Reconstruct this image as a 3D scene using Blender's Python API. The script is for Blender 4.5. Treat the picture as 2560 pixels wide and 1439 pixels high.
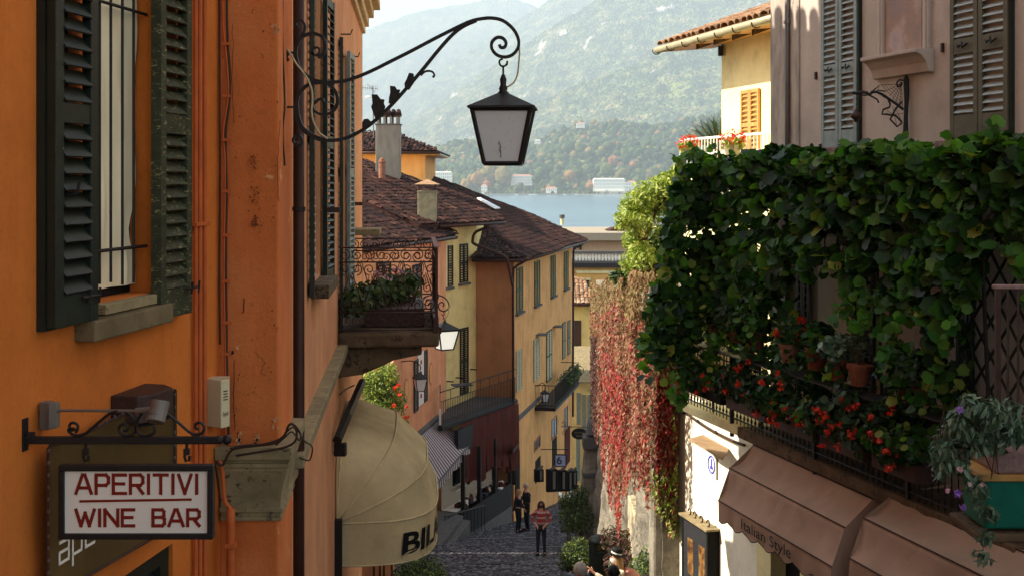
import bpy, bmesh, math, random
import numpy as np
from mathutils import Vector, Matrix
R = random.Random(7)
for o in list(bpy.data.objects): bpy.data.objects.remove(o)
SC = bpy.context.scene
COL = SC.collection
F = 3000.0; CX = 1280.0; HY = 455.0      # focal length and principal point of the photograph, in its pixels

# ------------------------------------------------------------ camera, sky, sun, exposure
cam = bpy.data.cameras.new('camera'); co = bpy.data.objects.new('camera', cam); COL.objects.link(co)
co.rotation_euler = (math.pi/2, 0, 0)
cam.sensor_width = 36; cam.lens = F/2560*36; cam.shift_y = -(719.5-HY)/2560
cam.clip_start = 0.05; cam.clip_end = 30000
SC.camera = co
SUN_EL = math.radians(38); SUN_H = Vector((-1, -0.03, 0)).normalized()
SUN_V = Vector((SUN_H.x*math.cos(SUN_EL), SUN_H.y*math.cos(SUN_EL), math.sin(SUN_EL)))
w = bpy.data.worlds.new('World'); SC.world = w; w.use_nodes = True
nt = w.node_tree; nt.nodes.clear()
sky = nt.nodes.new('ShaderNodeTexSky'); sky.sky_type = 'NISHITA'; sky.sun_disc = False
sky.sun_elevation = SUN_EL; sky.sun_rotation = math.atan2(SUN_H.x, SUN_H.y)
sky.air_density = 1.2; sky.dust_density = 1.0; sky.ozone_density = 1.0
bg = nt.nodes.new('ShaderNodeBackground'); bg.inputs['Strength'].default_value = 0.115
wo = nt.nodes.new('ShaderNodeOutputWorld')
hs_ = nt.nodes.new('ShaderNodeHueSaturation'); hs_.inputs['Saturation'].default_value = .62; tn_ = nt.nodes.new('ShaderNodeMix'); tn_.data_type = 'RGBA'; tn_.blend_type = 'MULTIPLY'; tn_.inputs[0].default_value = 1; tn_.inputs[7].default_value = (1.06, 1.0, .90, 1)
nt.links.new(sky.outputs[0], hs_.inputs['Color']); nt.links.new(hs_.outputs[0], tn_.inputs[6]); nt.links.new(tn_.outputs[2], bg.inputs[0]); nt.links.new(bg.outputs[0], wo.inputs[0])
sl = bpy.data.lights.new('sun', 'SUN'); sl.energy = 5.0; sl.angle = math.radians(0.5); sl.color = (1.0, 0.91, 0.76)
so = bpy.data.objects.new('sun', sl); COL.objects.link(so); so.location = (-30, 0, 40)
so.rotation_euler = SUN_V.to_track_quat('Z', 'Y').to_euler()
SC.view_settings.view_transform = 'Standard'; SC.view_settings.look = 'None'
SC.view_settings.exposure = 1.55; SC.view_settings.gamma = 1.0; SC.view_settings.use_curve_mapping = False
SC.cycles.use_denoising = True
try: SC.cycles.denoiser = 'OPENIMAGEDENOISE'
except Exception: pass
SC.cycles.max_bounces = 7; SC.cycles.diffuse_bounces = 4; SC.cycles.glossy_bounces = 2
SC.cycles.transmission_bounces = 4; SC.cycles.volume_bounces = 0; SC.cycles.transparent_max_bounces = 6

# ------------------------------------------------------------ helpers
def P(x, y, D): return Vector(((x-CX)/F*D, D, (HY-y)/F*D))
BASE = {}
def reg(o, base): BASE[o.name] = Vector(base); return o
def setp(o, label=None, cat=None, group=None, kind=None):
    if label: o['label'] = label
    if cat: o['category'] = cat
    if group: o['group'] = group
    if kind: o['kind'] = kind
    return o
def thing(name, label, cat, base, group=None):
    o = bpy.data.objects.new(name, None); COL.objects.link(o); o.location = base
    o.empty_display_size = 0.1
    setp(o, label, cat, group); return reg(o, base)
def link(name, me, mat, parent=None, base=None, kind=None, label=None):
    """base: world position of the object's origin (verts are relative to it)"""
    o = bpy.data.objects.new(name, me); COL.objects.link(o)
    if mat is not None and len(me.materials) == 0: me.materials.append(mat)
    b = Vector(base) if base is not None else (BASE[parent.name].copy() if parent else Vector((0, 0, 0)))
    if parent:
        o.parent = parent; o.location = b - BASE[parent.name]
    else: o.location = b
    setp(o, label, None, None, kind)
    return reg(o, b)
class MB:
    def __init__(s): s.v = []; s.f = []; s.m = []; s.cm = 0
    def add(s, vs, fs):
        k = len(s.v); s.v += [tuple(v) for v in vs]; s.f += [tuple(i+k for i in f) for f in fs]; s.m += [s.cm]*len(fs); return s
    def hexa(s, p):
        return s.add(p, [(0,3,2,1),(4,5,6,7),(0,1,5,4),(1,2,6,5),(2,3,7,6),(3,0,4,7)])
    def box(s, x0, x1, y0, y1, z0, z1):
        return s.hexa([(x0,y0,z0),(x1,y0,z0),(x1,y1,z0),(x0,y1,z0),(x0,y0,z1),(x1,y0,z1),(x1,y1,z1),(x0,y1,z1)])
    def obox(s, c, a, b, cc, ha, hb, hc):
        c = Vector(c); a = Vector(a)*ha; b = Vector(b)*hb; d = Vector(cc)*hc
        return s.hexa([c-a-b-d, c+a-b-d, c+a+b-d, c-a+b-d, c-a-b+d, c+a-b+d, c+a+b+d, c-a+b+d])
    def fbox(s, W, s0, s1, z0, z1, o0, o1):
        return s.hexa([W.pt(s0,z0,o0), W.pt(s1,z0,o0), W.pt(s1,z0,o1), W.pt(s0,z0,o1), W.pt(s0,z1,o0), W.pt(s1,z1,o0), W.pt(s1,z1,o1), W.pt(s0,z1,o1)])
    def prism(s, poly, vec):
        n = len(poly); vec = Vector(vec); a = [Vector(p) for p in poly]
        vs = a + [p+vec for p in a]
        fs = [tuple(range(n-1,-1,-1)), tuple(range(n, 2*n))] + [(i,(i+1)%n,(i+1)%n+n,i+n) for i in range(n)]
        return s.add(vs, fs)
    def tube(s, pts, r, n=6, cap=True, flat=None):
        pts = [Vector(p) for p in pts]; m = len(pts)
        rs = r if isinstance(r, (list, tuple)) else [r]*m
        vs = []; prev = None
        for i, p in enumerate(pts):
            t = (pts[min(i+1,m-1)] - pts[max(i-1,0)])
            if t.length < 1e-9: t = Vector((0,0,1))
            t.normalize()
            if prev is None:
                up = Vector((0,1,0)) if abs(t.y) < .9 else Vector((0,0,1))
                a = t.cross(up).normalized()
            else:
                a = prev - t*prev.dot(t)
                if a.length < 1e-6: a = t.orthogonal()
                a.normalize()
            prev = a; b = t.cross(a)
            k = flat or 1.0
            for j in range(n):
                q = 2*math.pi*j/n
                vs.append(p + (a*math.cos(q) + b*math.sin(q)*k)*rs[i])
        fs = []
        for i in range(m-1):
            for j in range(n):
                fs.append((i*n+j, i*n+(j+1)%n, (i+1)*n+(j+1)%n, (i+1)*n+j))
        if cap: fs += [tuple(range(n-1,-1,-1)), tuple(range((m-1)*n, m*n))]
        return s.add(vs, fs)
    def lathe(s, c, prof, n=12, axis=None):
        c = Vector(c); vs = []; fs = []
        for r, z in prof:
            for j in range(n):
                q = 2*math.pi*j/n; vs.append(c + Vector((r*math.cos(q), r*math.sin(q), z)))
        for i in range(len(prof)-1):
            for j in range(n): fs.append((i*n+j, i*n+(j+1)%n, (i+1)*n+(j+1)%n, (i+1)*n+j))
        fs += [tuple(range(n-1,-1,-1)), tuple(range((len(prof)-1)*n, len(prof)*n))]
        return s.add(vs, fs)
    def mesh(s, name, base=(0,0,0), smooth=False, fix=True):
        b = Vector(base); me = bpy.data.meshes.new(name)
        me.from_pydata([(v[0]-b.x, v[1]-b.y, v[2]-b.z) for v in s.v], [], s.f)
        if fix and len(s.f) < 60000:
            bm = bmesh.new(); bm.from_mesh(me); bmesh.ops.recalc_face_normals(bm, faces=bm.faces); bm.to_mesh(me); bm.free()
        if smooth: me.polygons.foreach_set('use_smooth', [True]*len(me.polygons))
        if any(s.m): me.polygons.foreach_set('material_index', s.m)
        me.update(); return me
    def build(s, name, mat, parent=None, base=None, smooth=False, kind=None, label=None, bevel=0, fix=True):
        b = Vector(base) if base is not None else (BASE[parent.name] if parent else Vector((0,0,0)))
        me = s.mesh(name, b, smooth, fix)
        if isinstance(mat, (list, tuple)):
            for m in mat: me.materials.append(m)
            mat = None
        o = link(name, me, mat, parent, b, kind, label)
        if bevel:
            md = o.modifiers.new('bevel', 'BEVEL'); md.width = bevel; md.segments = 2; md.limit_method = 'ANGLE'
        return o
class Wall:
    """vertical wall line: passes (X0,D0) with slope dx per metre of depth; side +1 faces +X, -1 faces -X"""
    def __init__(s, X0, D0, dx, side):
        k = math.hypot(dx, 1); s.p = Vector((X0, D0, 0)); s.u = Vector((dx/k, 1/k, 0)); s.n = Vector((side/k, -side*dx/k, 0))
    def pt(s, a, z, o=0): v = s.p + s.u*a + s.n*o; return Vector((v.x, v.y, z))
    def sD(s, D): return (D - s.p.y)/s.u.y
    def hit(s, x, y, o=0):
        r = Vector(((x-CX)/F, 1, 0)); t = (s.n.dot(s.p)+o)/s.n.dot(r); q = r*t
        return (q-s.p).dot(s.u), (HY-y)/F*t
    def wp(s, x, y, o=0): a, z = s.hit(x, y, o); return s.pt(a, z, o)
def smoothpts(pts, k=5):
    pts = [Vector(p) for p in pts]; out = []
    for i in range(len(pts)-1):
        p0 = pts[max(i-1,0)]; p1 = pts[i]; p2 = pts[i+1]; p3 = pts[min(i+2,len(pts)-1)]
        for j in range(k):
            t = j/k; t2 = t*t; t3 = t2*t
            out.append(0.5*((2*p1)+(p2-p0)*t+(2*p0-5*p1+4*p2-p3)*t2+(3*p1-p0-3*p2+p3)*t3))
    out.append(pts[-1]); return out
def spiral(cx, cy, r0, r1, a0, a1, n=22):
    return [(cx+(r0+(r1-r0)*i/n)*math.cos(math.radians(a0+(a1-a0)*i/n)), cy+(r0+(r1-r0)*i/n)*math.sin(math.radians(a0+(a1-a0)*i/n))) for i in range(n+1)]
def place(me, name, parent, loc, M3=None, scale=1.0, mat=None):
    o = bpy.data.objects.new(name, me); COL.objects.link(o)
    if parent: o.parent = parent; l = Vector(loc) - BASE[parent.name]
    else: l = Vector(loc)
    M = (M3.to_4x4() if M3 is not None else Matrix.Identity(4))
    sc = scale if isinstance(scale, (tuple, list)) else (scale,)*3
    o.matrix_basis = Matrix.Translation(l) @ M @ Matrix.Diagonal((*sc, 1))
    return reg(o, loc)
def basis(a, b, c): return Matrix((a, b, c)).transposed()
def dup(root, delta, label=None, group=None):
    r = root.copy(); COL.objects.link(r); r.location = root.location + Vector(delta); reg(r, BASE[root.name]+Vector(delta))
    if label: r['label'] = label
    if group: r['group'] = group
    for ch in list(root.children):
        c = ch.copy(); COL.objects.link(c); c.parent = r; reg(c, BASE[ch.name]+Vector(delta))
        for g in list(ch.children):
            d = g.copy(); COL.objects.link(d); d.parent = c; reg(d, BASE[g.name]+Vector(delta))
    return r

# ------------------------------------------------------------ materials
def srgb(r, g, b):
    f = lambda c: (c/255/12.92 if c/255 <= .04045 else ((c/255+.055)/1.055)**2.4)
    return (f(r), f(g), f(b), 1)
class NT:
    def __init__(s, name):
        s.m = bpy.data.materials.new(name); s.m.use_nodes = True; s.t = s.m.node_tree; s.t.nodes.clear()
        s.out = s.t.nodes.new('ShaderNodeOutputMaterial')
        s.b = s.n('ShaderNodeBsdfPrincipled'); s.l(s.b, 'BSDF', s.out, 'Surface')
        s.tc = s.n('ShaderNodeNewGeometry')
    def n(s, t, **k):
        q = s.t.nodes.new(t)
        for a, v in k.items(): setattr(q, a, v)
        return q
    def l(s, a, ao, b, bi): s.t.links.new(a.outputs[ao], b.inputs[bi])
    def noise(s, scale, detail=4, stretch=None, rough=.6):
        q = s.n('ShaderNodeTexNoise'); q.inputs['Scale'].default_value = scale; q.inputs['Detail'].default_value = detail; q.inputs['Roughness'].default_value = rough
        if stretch:
            mp = s.n('ShaderNodeMapping'); mp.inputs['Scale'].default_value = stretch
            s.l(s.tc, 'Position', mp, 'Vector'); s.l(mp, 'Vector', q, 'Vector')
        else: s.l(s.tc, 'Position', q, 'Vector')
        return q
    def ramp(s, src, out, stops):
        q = s.n('ShaderNodeValToRGB'); e = q.color_ramp.elements
        while len(e) < len(stops): e.new(0.5)
        for i, (p, c) in enumerate(stops):
            e[i].position = p; e[i].color = c if isinstance(c, tuple) else (c, c, c, 1)
        s.l(src, out, q, 'Fac'); return q
    def mix(s, a, b, fac, mode='MIX'):
        q = s.n('ShaderNodeMix'); q.data_type = 'RGBA'; q.blend_type = mode
        for key, v in ((6, a), (7, b), (0, fac)):
            if isinstance(v, tuple) and len(v) == 2: s.t.links.new(v[0].outputs[v[1]], q.inputs[key])
            else: q.inputs[key].default_value = v
        return q
    def bump(s, src, out, strength=.3, dist=.01):
        q = s.n('ShaderNodeBump'); q.inputs['Strength'].default_value = strength; q.inputs['Distance'].default_value = dist
        s.l(src, out, q, 'Height'); s.l(q, 'Normal', s.b, 'Normal'); return q
def sc_(c, k): return (min(c[0]*k,1), min(c[1]*k,1), min(c[2]*k,1), 1)
def plaster(name, c, dark=.62, stain=.35, bump=.35, c2=None, peel=None):
    t = NT(name); t.b.inputs['Roughness'].default_value = .88; t.b.inputs['Specular IOR Level'].default_value = .25
    n1 = t.noise(1.1, 8, None, .68); r1 = t.ramp(n1, 'Fac', [(.3, sc_(c, .74)), (.5, c), (.7, c2 or sc_(c, 1.12))])
    n2 = t.noise(3.4, 7, (1, 1, .12), .68); r2 = t.ramp(n2, 'Fac', [(.44, 0.0), (.72, 1.0)])
    mlt = t.n('ShaderNodeMath', operation='MULTIPLY'); mlt.inputs[1].default_value = stain; t.l(r2, 'Color', mlt, 0)
    m = t.mix((r1, 'Color'), sc_(c, dark), (mlt, 0))
    n3 = t.noise(26, 7, None, .75); r3 = t.ramp(n3, 'Fac', [(.28, .72), (.42, .95), (.7, 1.0)])
    m2 = t.mix((m, 2), (r3, 'Color'), 1.0, 'MULTIPLY'); col = m2
    if peel:
        n4 = t.noise(3.1, 9, None, .72); r4 = t.ramp(n4, 'Fac', [(.635, 0.0), (.65, 1.0)])
        col = t.mix((m2, 2), peel, (r4, 'Color'))
        n5 = t.noise(9, 4, (1, 1, .12)); r5 = t.ramp(n5, 'Fac', [(.69, 0.0), (.715, 1.0)])
        col = t.mix((col, 2), sc_(c, .3), (r5, 'Color'))
    t.l(col, 2, t.b, 'Base Color')
    n6 = t.noise(60, 6, None, .7); n7 = t.noise(5, 3)
    ad = t.n('ShaderNodeMath', operation='ADD'); t.l(n6, 'Fac', ad, 0); t.l(n7, 'Fac', ad, 1)
    t.bump(ad, 0, bump, .012)
    return t.m
def simple(name, c, rough=.6, metal=0, vary=.25, nscale=8, bump=.15, spec=.18, stretch=None, wear=None, wearpos=.62):
    t = NT(name); t.b.inputs['Roughness'].default_value = rough; t.b.inputs['Metallic'].default_value = metal
    t.b.inputs['Specular IOR Level'].default_value = spec
    n1 = t.noise(nscale, 5, stretch); r1 = t.ramp(n1, 'Fac', [(.3, sc_(c, 1-vary)), (.7, sc_(c, 1+vary*.5))])
    col = (r1, 'Color')
    if wear:
        n2 = t.noise(nscale*3, 7, stretch, .75); r2 = t.ramp(n2, 'Fac', [(wearpos, 0.0), (wearpos+.03, 1.0)])
        mx = t.mix(col, wear, (r2, 'Color')); col = (mx, 2)
    t.t.links.new(col[0].outputs[col[1]], t.b.inputs['Base Color'])
    n3 = t.noise(nscale*6, 4, stretch)
    if bump: t.bump(n3, 'Fac', bump, .004)
    return t.m
def island(name, stops, rough=.8, bump=.3, bscale=40, nmix=.35, spec=.3, trans=0, transcol=None, soft=False):
    """colour picked per loose piece, as each tile, stone or leaf has its own"""
    t = NT(name); t.b.inputs['Roughness'].default_value = rough; t.b.inputs['Specular IOR Level'].default_value = spec
    oi = t.n('ShaderNodeObjectInfo'); ad = t.n('ShaderNodeMath', operation='ADD'); fr = t.n('ShaderNodeMath', operation='FRACT')
    t.l(t.tc, 'Random Per Island', ad, 0); t.l(oi, 'Random', ad, 1); t.l(ad, 0, fr, 0)
    r = t.ramp(fr, 0, stops)
    if not soft: r.color_ramp.interpolation = 'LINEAR'
    n1 = t.noise(bscale*.3, 4); rr = t.ramp(n1, 'Fac', [(.3, 1-nmix), (.7, 1.0)])
    mx = t.mix((r, 'Color'), (rr, 'Color'), 1.0, 'MULTIPLY')
    t.l(mx, 2, t.b, 'Base Color')
    if bump:
        n2 = t.noise(bscale, 4); t.bump(n2, 'Fac', bump, .006)
    if trans:
        tr = t.n('ShaderNodeBsdfTranslucent'); ms = t.n('ShaderNodeMixShader'); ms.inputs[0].default_value = trans
        if transcol:
            m3 = t.mix((mx, 2), transcol, 1.0, 'MULTIPLY'); m3.inputs[7].default_value = transcol
            t.l(m3, 2, tr, 'Color')
        else: t.l(mx, 2, tr, 'Color')
        t.l(t.b, 'BSDF', ms, 1); t.l(tr, 'BSDF', ms, 2); t.l(ms, 'Shader', t.out, 'Surface')
    return t.m
def glass(name, c, rough=.08):
    t = NT(name); t.b.inputs['Base Color'].default_value = c; t.b.inputs['Roughness'].default_value = rough; t.b.inputs['Specular IOR Level'].default_value = .9
    return t.m
M = {}
M['orange'] = plaster('orange_plaster', srgb(208, 114, 44), .6, .42, .35, srgb(220, 126, 54))
M['orange2'] = plaster('red_orange_plaster', srgb(216, 118, 60), .58, .4, .55, srgb(226, 136, 78), srgb(226, 166, 116))
M['peach'] = plaster('peach_plaster', srgb(226, 158, 112), .55, .45, .3, srgb(234, 174, 128), srgb(206, 140, 100))
M['brownplaster'] = plaster('brown_plaster', srgb(180, 128, 86), .65, .4)
M['yellow'] = plaster('yellow_plaster', srgb(230, 208, 138), .7, .4, .25)
M['ochre'] = plaster('ochre_plaster', srgb(226, 176, 100), .62, .4, .3)
M['cplaster'] = plaster('apricot_plaster', srgb(228, 170, 106), .6, .5, .3)
M['pink'] = plaster('pink_plaster', srgb(192, 178, 166), .76, .4, .3, srgb(202, 189, 176))
M['whitewall'] = plaster('cream_render', srgb(244, 236, 214), .78, .35, .35)
M['creamwall'] = plaster('pale_yellow_render', srgb(240, 226, 172), .8, .2, .2)
M['redpink'] = plaster('salmon_render', srgb(206, 118, 104), .8, .2, .2)
M['stone'] = simple('carved_stone', srgb(148, 132, 98), .9, 0, .4, 6, .8, .3, None, srgb(84, 74, 56), .58)
M['darkstone'] = simple('weathered_stone', srgb(104, 84, 62), .92, 0, .5, 3, .9, .3, None, srgb(62, 50, 38), .56)
M['pinkstone'] = simple('pink_granite', srgb(150, 122, 116), .85, 0, .35, 30, .5)
M['iron'] = simple('wrought_iron', srgb(38, 34, 33), .55, .3, .4, 20, .3, .4, None, srgb(70, 44, 32), .66)
M['rustiron'] = simple('brown_iron', srgb(70, 48, 42), .6, .3, .4, 20, .3, .4, None, srgb(104, 62, 44), .6)
M['green'] = simple('dark_green_paint', srgb(30, 38, 30), .5, 0, .35, 9, .3, .35, None, srgb(120, 114, 78), .665)
M['greenworn'] = simple('worn_green_paint', srgb(56, 60, 42), .6, 0, .4, 9, .4, .3, (1, 1, 3), srgb(146, 136, 92), .58)
M['bluegreen'] = simple('grey_green_paint', srgb(134, 146, 140), .55, 0, .3, 9, .3, .4, None, srgb(160, 160, 148), .66)
M['slatblue'] = simple('weathered_slat_paint', srgb(166, 176, 174), .6, 0, .3, 9, .3, .4, (1, 1, 6), srgb(90, 92, 86), .62)
M['olive'] = simple('olive_brown_paint', srgb(96, 90, 70), .5, 0, .25, 6, .2)
M['farshutter'] = simple('faded_green_paint', srgb(84, 92, 62), .6, 0, .3, 8, .2)
M['wood'] = simple('honey_wood', srgb(190, 142, 76), .5, 0, .3, 8, .2, .4, (1, 1, .2))
M['pipe'] = simple('brown_pipe_paint', srgb(66, 42, 34), .45, .3, .25, 5, .1)
M['orangepipe'] = simple('orange_pipe_paint', srgb(192, 98, 50), .6, 0, .25, 6, .2)
M['zinc'] = simple('grey_zinc', srgb(120, 116, 112), .45, .6, .2, 5, .1)
M['creampipe'] = simple('painted_gutter', srgb(168, 160, 128), .45, .2, .2, 5, .1)
M['cable'] = simple('beige_cable', srgb(186, 170, 136), .6)
M['darkcable'] = simple('brown_cable', srgb(66, 50, 42), .6)
M['curtain'] = simple('cream_cloth', srgb(240, 226, 190), .9, 0, .1, 3, .3, .1)
M['awning'] = simple('beige_canvas', srgb(206, 184, 140), .9, 0, .3, 1.8, .3, .1)
M['seam'] = simple('pale_piping', srgb(214, 198, 152), .8)
M['brownawning'] = simple('brown_canvas', srgb(180, 150, 128), .9, 0, .2, 1.2, .3, .1)
M['black'] = simple('black_print', srgb(26, 24, 24), .7, 0, .1)
M['dark'] = simple('dark_interior', srgb(22, 19, 17), .8, 0, .2)
M['signwhite'] = simple('white_enamel', srgb(232, 226, 214), .5, 0, .06, 3, .05)
M['signred'] = simple('dark_red_print', srgb(124, 34, 20), .6, 0, .08, 3, 0)
M['brass'] = simple('bronze_sheet', srgb(132, 110, 68), .3, .7, .3, 3, .1, .5)
M['beigebox'] = simple('ivory_plastic', srgb(206, 194, 158), .5, 0, .08, 3, .05)
M['greybox'] = simple('grey_metal', srgb(120, 112, 104), .5, .2, .15)
M['milk'] = NT('milky_glass').m
_b = [n for n in M['milk'].node_tree.nodes if n.type == 'BSDF_PRINCIPLED'][0]
_b.inputs['Base Color'].default_value = (.95, .95, .95, 1); _b.inputs['Roughness'].default_value = .35
_t = M['milk'].node_tree; _tr = _t.nodes.new('ShaderNodeBsdfTranslucent'); _tr.inputs[0].default_value = (.9, .9, .9, 1)
_ms = _t.nodes.new('ShaderNodeMixShader'); _ms.inputs[0].default_value = .45
_t.links.new(_b.outputs[0], _ms.inputs[1]); _t.links.new(_tr.outputs[0], _ms.inputs[2])
_t.links.new(_ms.outputs[0], [n for n in _t.nodes if n.type == 'OUTPUT_MATERIAL'][0].inputs[0])
M['glass'] = glass('window_glass', (.03, .035, .04, 1))
M['tile'] = island('terracotta_tiles', [(0, srgb(34, 25, 24)), (.35, srgb(62, 40, 36)), (.7, srgb(82, 52, 44)), (.9, srgb(42, 32, 31)), (1, srgb(112, 76, 62))], .9, .5, 30, .6, .1)
M['tile2'] = island('lichened_tiles', [(0, srgb(120, 90, 66)), (.4, srgb(176, 138, 104)), (.75, srgb(150, 108, 80)), (1, srgb(190, 160, 130))], .85, .4, 25, .4)
M['cobble'] = island('cobblestones', [(0, srgb(48, 48, 54)), (.5, srgb(80, 79, 85)), (1, srgb(126, 124, 126))], .8, .4, 30, .4, .2)
M['mortar'] = simple('street_bed', srgb(48, 47, 48), .95, 0, .3, 10, .8)
M['slab'] = simple('grey_stone_slab', srgb(98, 96, 94), .85, 0, .3, 6, .5)
M['pot'] = island('terracotta_pot', [(0, srgb(104, 60, 44)), (.5, srgb(142, 80, 56)), (1, srgb(166, 116, 92))], .9, .4, 30, .55, .1)
LEAF = [(0, srgb(24, 44, 18)), (.4, srgb(42, 74, 28)), (.75, srgb(62, 102, 38)), (.94, srgb(92, 132, 50)), (1, srgb(150, 150, 64))]
M['vine'] = island('vine_leaves', LEAF, .5, .2, 60, .25, .3, .35, (1.3, 1.6, .5, 1))
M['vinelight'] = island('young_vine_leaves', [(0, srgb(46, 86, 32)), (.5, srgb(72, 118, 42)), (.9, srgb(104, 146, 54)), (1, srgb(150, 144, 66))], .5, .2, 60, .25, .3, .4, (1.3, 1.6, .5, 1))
M['geran'] = island('geranium_leaves', [(0, srgb(38, 56, 32)), (1, srgb(70, 92, 52))], .55, .2, 60, .3, .3, .2)
M['silver'] = island('passion_leaves', [(0, srgb(56, 84, 60)), (.6, srgb(96, 122, 92)), (1, srgb(146, 166, 134))], .45, .1, 60, .2, .5, .2)
M['lime'] = island('lime_leaves', [(0, srgb(104, 128, 46)), (.5, srgb(150, 166, 70)), (1, srgb(196, 204, 112))], .5, .1, 50, .2, .4, .35, (1.1, 1.2, .6, 1))
M['bush'] = island('bush_leaves', [(0, srgb(44, 66, 34)), (.6, srgb(70, 92, 44)), (1, srgb(110, 124, 62))], .5, .1, 50, .2, .4, .25)
M['redleaf'] = island('red_creeper_leaves', [(0, srgb(110, 22, 26)), (.5, srgb(160, 38, 38)), (.8, srgb(180, 72, 60)), (1, srgb(150, 110, 84))], .6, 0, 50, .2, .3, .3)
M['rustleaf'] = island('rust_creeper_leaves', [(0, srgb(96, 46, 40)), (.35, srgb(140, 84, 66)), (.7, srgb(168, 122, 96)), (.9, srgb(128, 116, 76)), (1, srgb(190, 160, 130))], .6, 0, 50, .2, .3, .25)
M['tanleaf'] = island('dry_creeper_stems', [(0, srgb(104, 84, 56)), (.5, srgb(150, 122, 84)), (.85, srgb(128, 122, 72)), (1, srgb(180, 150, 112))], .7, 0, 50, .2, .2, .25)
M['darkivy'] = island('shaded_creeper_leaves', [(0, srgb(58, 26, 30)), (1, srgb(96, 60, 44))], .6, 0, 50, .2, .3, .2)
M['redflower'] = island('scarlet_petals', [(0, srgb(206, 34, 18)), (1, srgb(244, 84, 44))], .5, 0, 50, .1, .3, .3)
M['pinkflower'] = island('pink_petals', [(0, srgb(206, 120, 140)), (1, srgb(240, 206, 206))], .5, 0, 50, .1, .3, .3)
M['purple'] = island('violet_petals', [(0, srgb(130, 80, 180)), (1, srgb(190, 140, 220))], .5, 0, 50, .1, .3, .3)
M['bark'] = simple('brown_bark', srgb(84, 66, 50), .9, 0, .4, 12, .8)
M['skin'] = simple('skin', srgb(206, 152, 124), .55, 0, .08, 8, .1)
M['cloth_dark'] = simple('black_cloth', srgb(34, 34, 40), .9, 0, .2)
M['denim'] = simple('dark_denim', srgb(44, 48, 62), .9, 0, .25, 12, .3)
M['hairbrown'] = simple('brown_hair', srgb(70, 50, 36), .6, 0, .4, 30, .6, .3, (1, 1, .2))
M['hairblond'] = simple('blond_hair', srgb(176, 136, 90), .6, 0, .4, 30, .6, .3, (1, 1, .2))
M['hairgrey'] = simple('grey_hair', srgb(186, 172, 156), .7, 0, .3, 30, .6, .3)
M['hairblack'] = simple('black_hair', srgb(30, 26, 26), .5, 0, .3, 30, .6)
M['cream_cloth'] = simple('cream_knit', srgb(226, 208, 178), .9, 0, .12, 12, .4)
M['pinkcloth'] = simple('pink_cloth', srgb(214, 150, 130), .9, 0, .12, 12, .3)
M['maskwhite'] = simple('white_mask', srgb(220, 214, 206), .9)
M['whitecloth'] = simple('white_cloth', srgb(206, 206, 210), .9, 0, .1)
M['redcloth'] = simple('red_textile', srgb(84, 34, 24), .9, 0, .35, 7, .5, .2, (1, 1, .2))
M['terrfloor'] = simple('terrace_paving', srgb(214, 196, 150), .85, 0, .2, 4, .2)

for k_ in ('awning', 'brownawning'):   # cloth: soft wide creases as well as weave
    t_ = M[k_].node_tree; b_ = [n for n in t_.nodes if n.type == 'BSDF_PRINCIPLED'][0]; bp_ = [n for n in t_.nodes if n.type == 'BUMP'][0]; g_ = [n for n in t_.nodes if n.type == 'NEW_GEOMETRY'][0]
    mp_ = t_.nodes.new('ShaderNodeMapping'); mp_.inputs['Scale'].default_value = (1.0, 1.3, 1.0); nz_ = t_.nodes.new('ShaderNodeTexNoise'); nz_.inputs['Scale'].default_value = 1.6; nz_.inputs['Detail'].default_value = 6; nz_.inputs['Distortion'].default_value = 1.2
    t_.links.new(g_.outputs['Position'], mp_.inputs[0]); t_.links.new(mp_.outputs[0], nz_.inputs[0]); b2 = t_.nodes.new('ShaderNodeBump'); b2.inputs['Strength'].default_value = .4; b2.inputs['Distance'].default_value = .07
    t_.links.new(nz_.outputs[0], b2.inputs['Height']); t_.links.new(bp_.outputs[0], b2.inputs['Normal']); t_.links.new(b2.outputs[0], b_.inputs['Normal'])
M['litpane'] = NT('lit_milk_glass').m
_b = [n for n in M['litpane'].node_tree.nodes if n.type == 'BSDF_PRINCIPLED'][0]; _b.inputs['Base Color'].default_value = (.85, .87, .84, 1); _b.inputs['Emission Color'].default_value = (1, .97, .85, 1); _b.inputs['Emission Strength'].default_value = .22
# ------------------------------------------------------------ ground, street, water
GP = [(-12, .2), (0, -1.6), (15, -6.5), (30, -9.95), (36, -11.2), (46, -13.36), (66, -17.2), (90, -22.2), (110, -25.2), (122, -26.4), (160, -29)]
def gz(D):
    for (a, za), (b, zb) in zip(GP, GP[1:]):
        if D <= b: return za+(zb-za)*(D-a)/(b-a)
    return GP[-1][1]
WL = Wall(-2.489, 0, .157, 1)      # shutter wall
WF = Wall(-.73, 0, -.083, 1)       # street facade after the pilaster
WP = Wall(-.69, 0, -.083, 1)       # pilaster's street side
WR = Wall(8.4, 0, -.28, -1)        # pink house
WA = Wall(-2.76, 46, .17, 1)       # apricot house, street side
WA2 = Wall(-3.78, 40, .52, 1)      # its near part, turned back
WB = Wall(-1.5, 50.5, .45, 1)      # yellow house
WC = Wall(.08, 50, .211, 1)        # long ochre house

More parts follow.
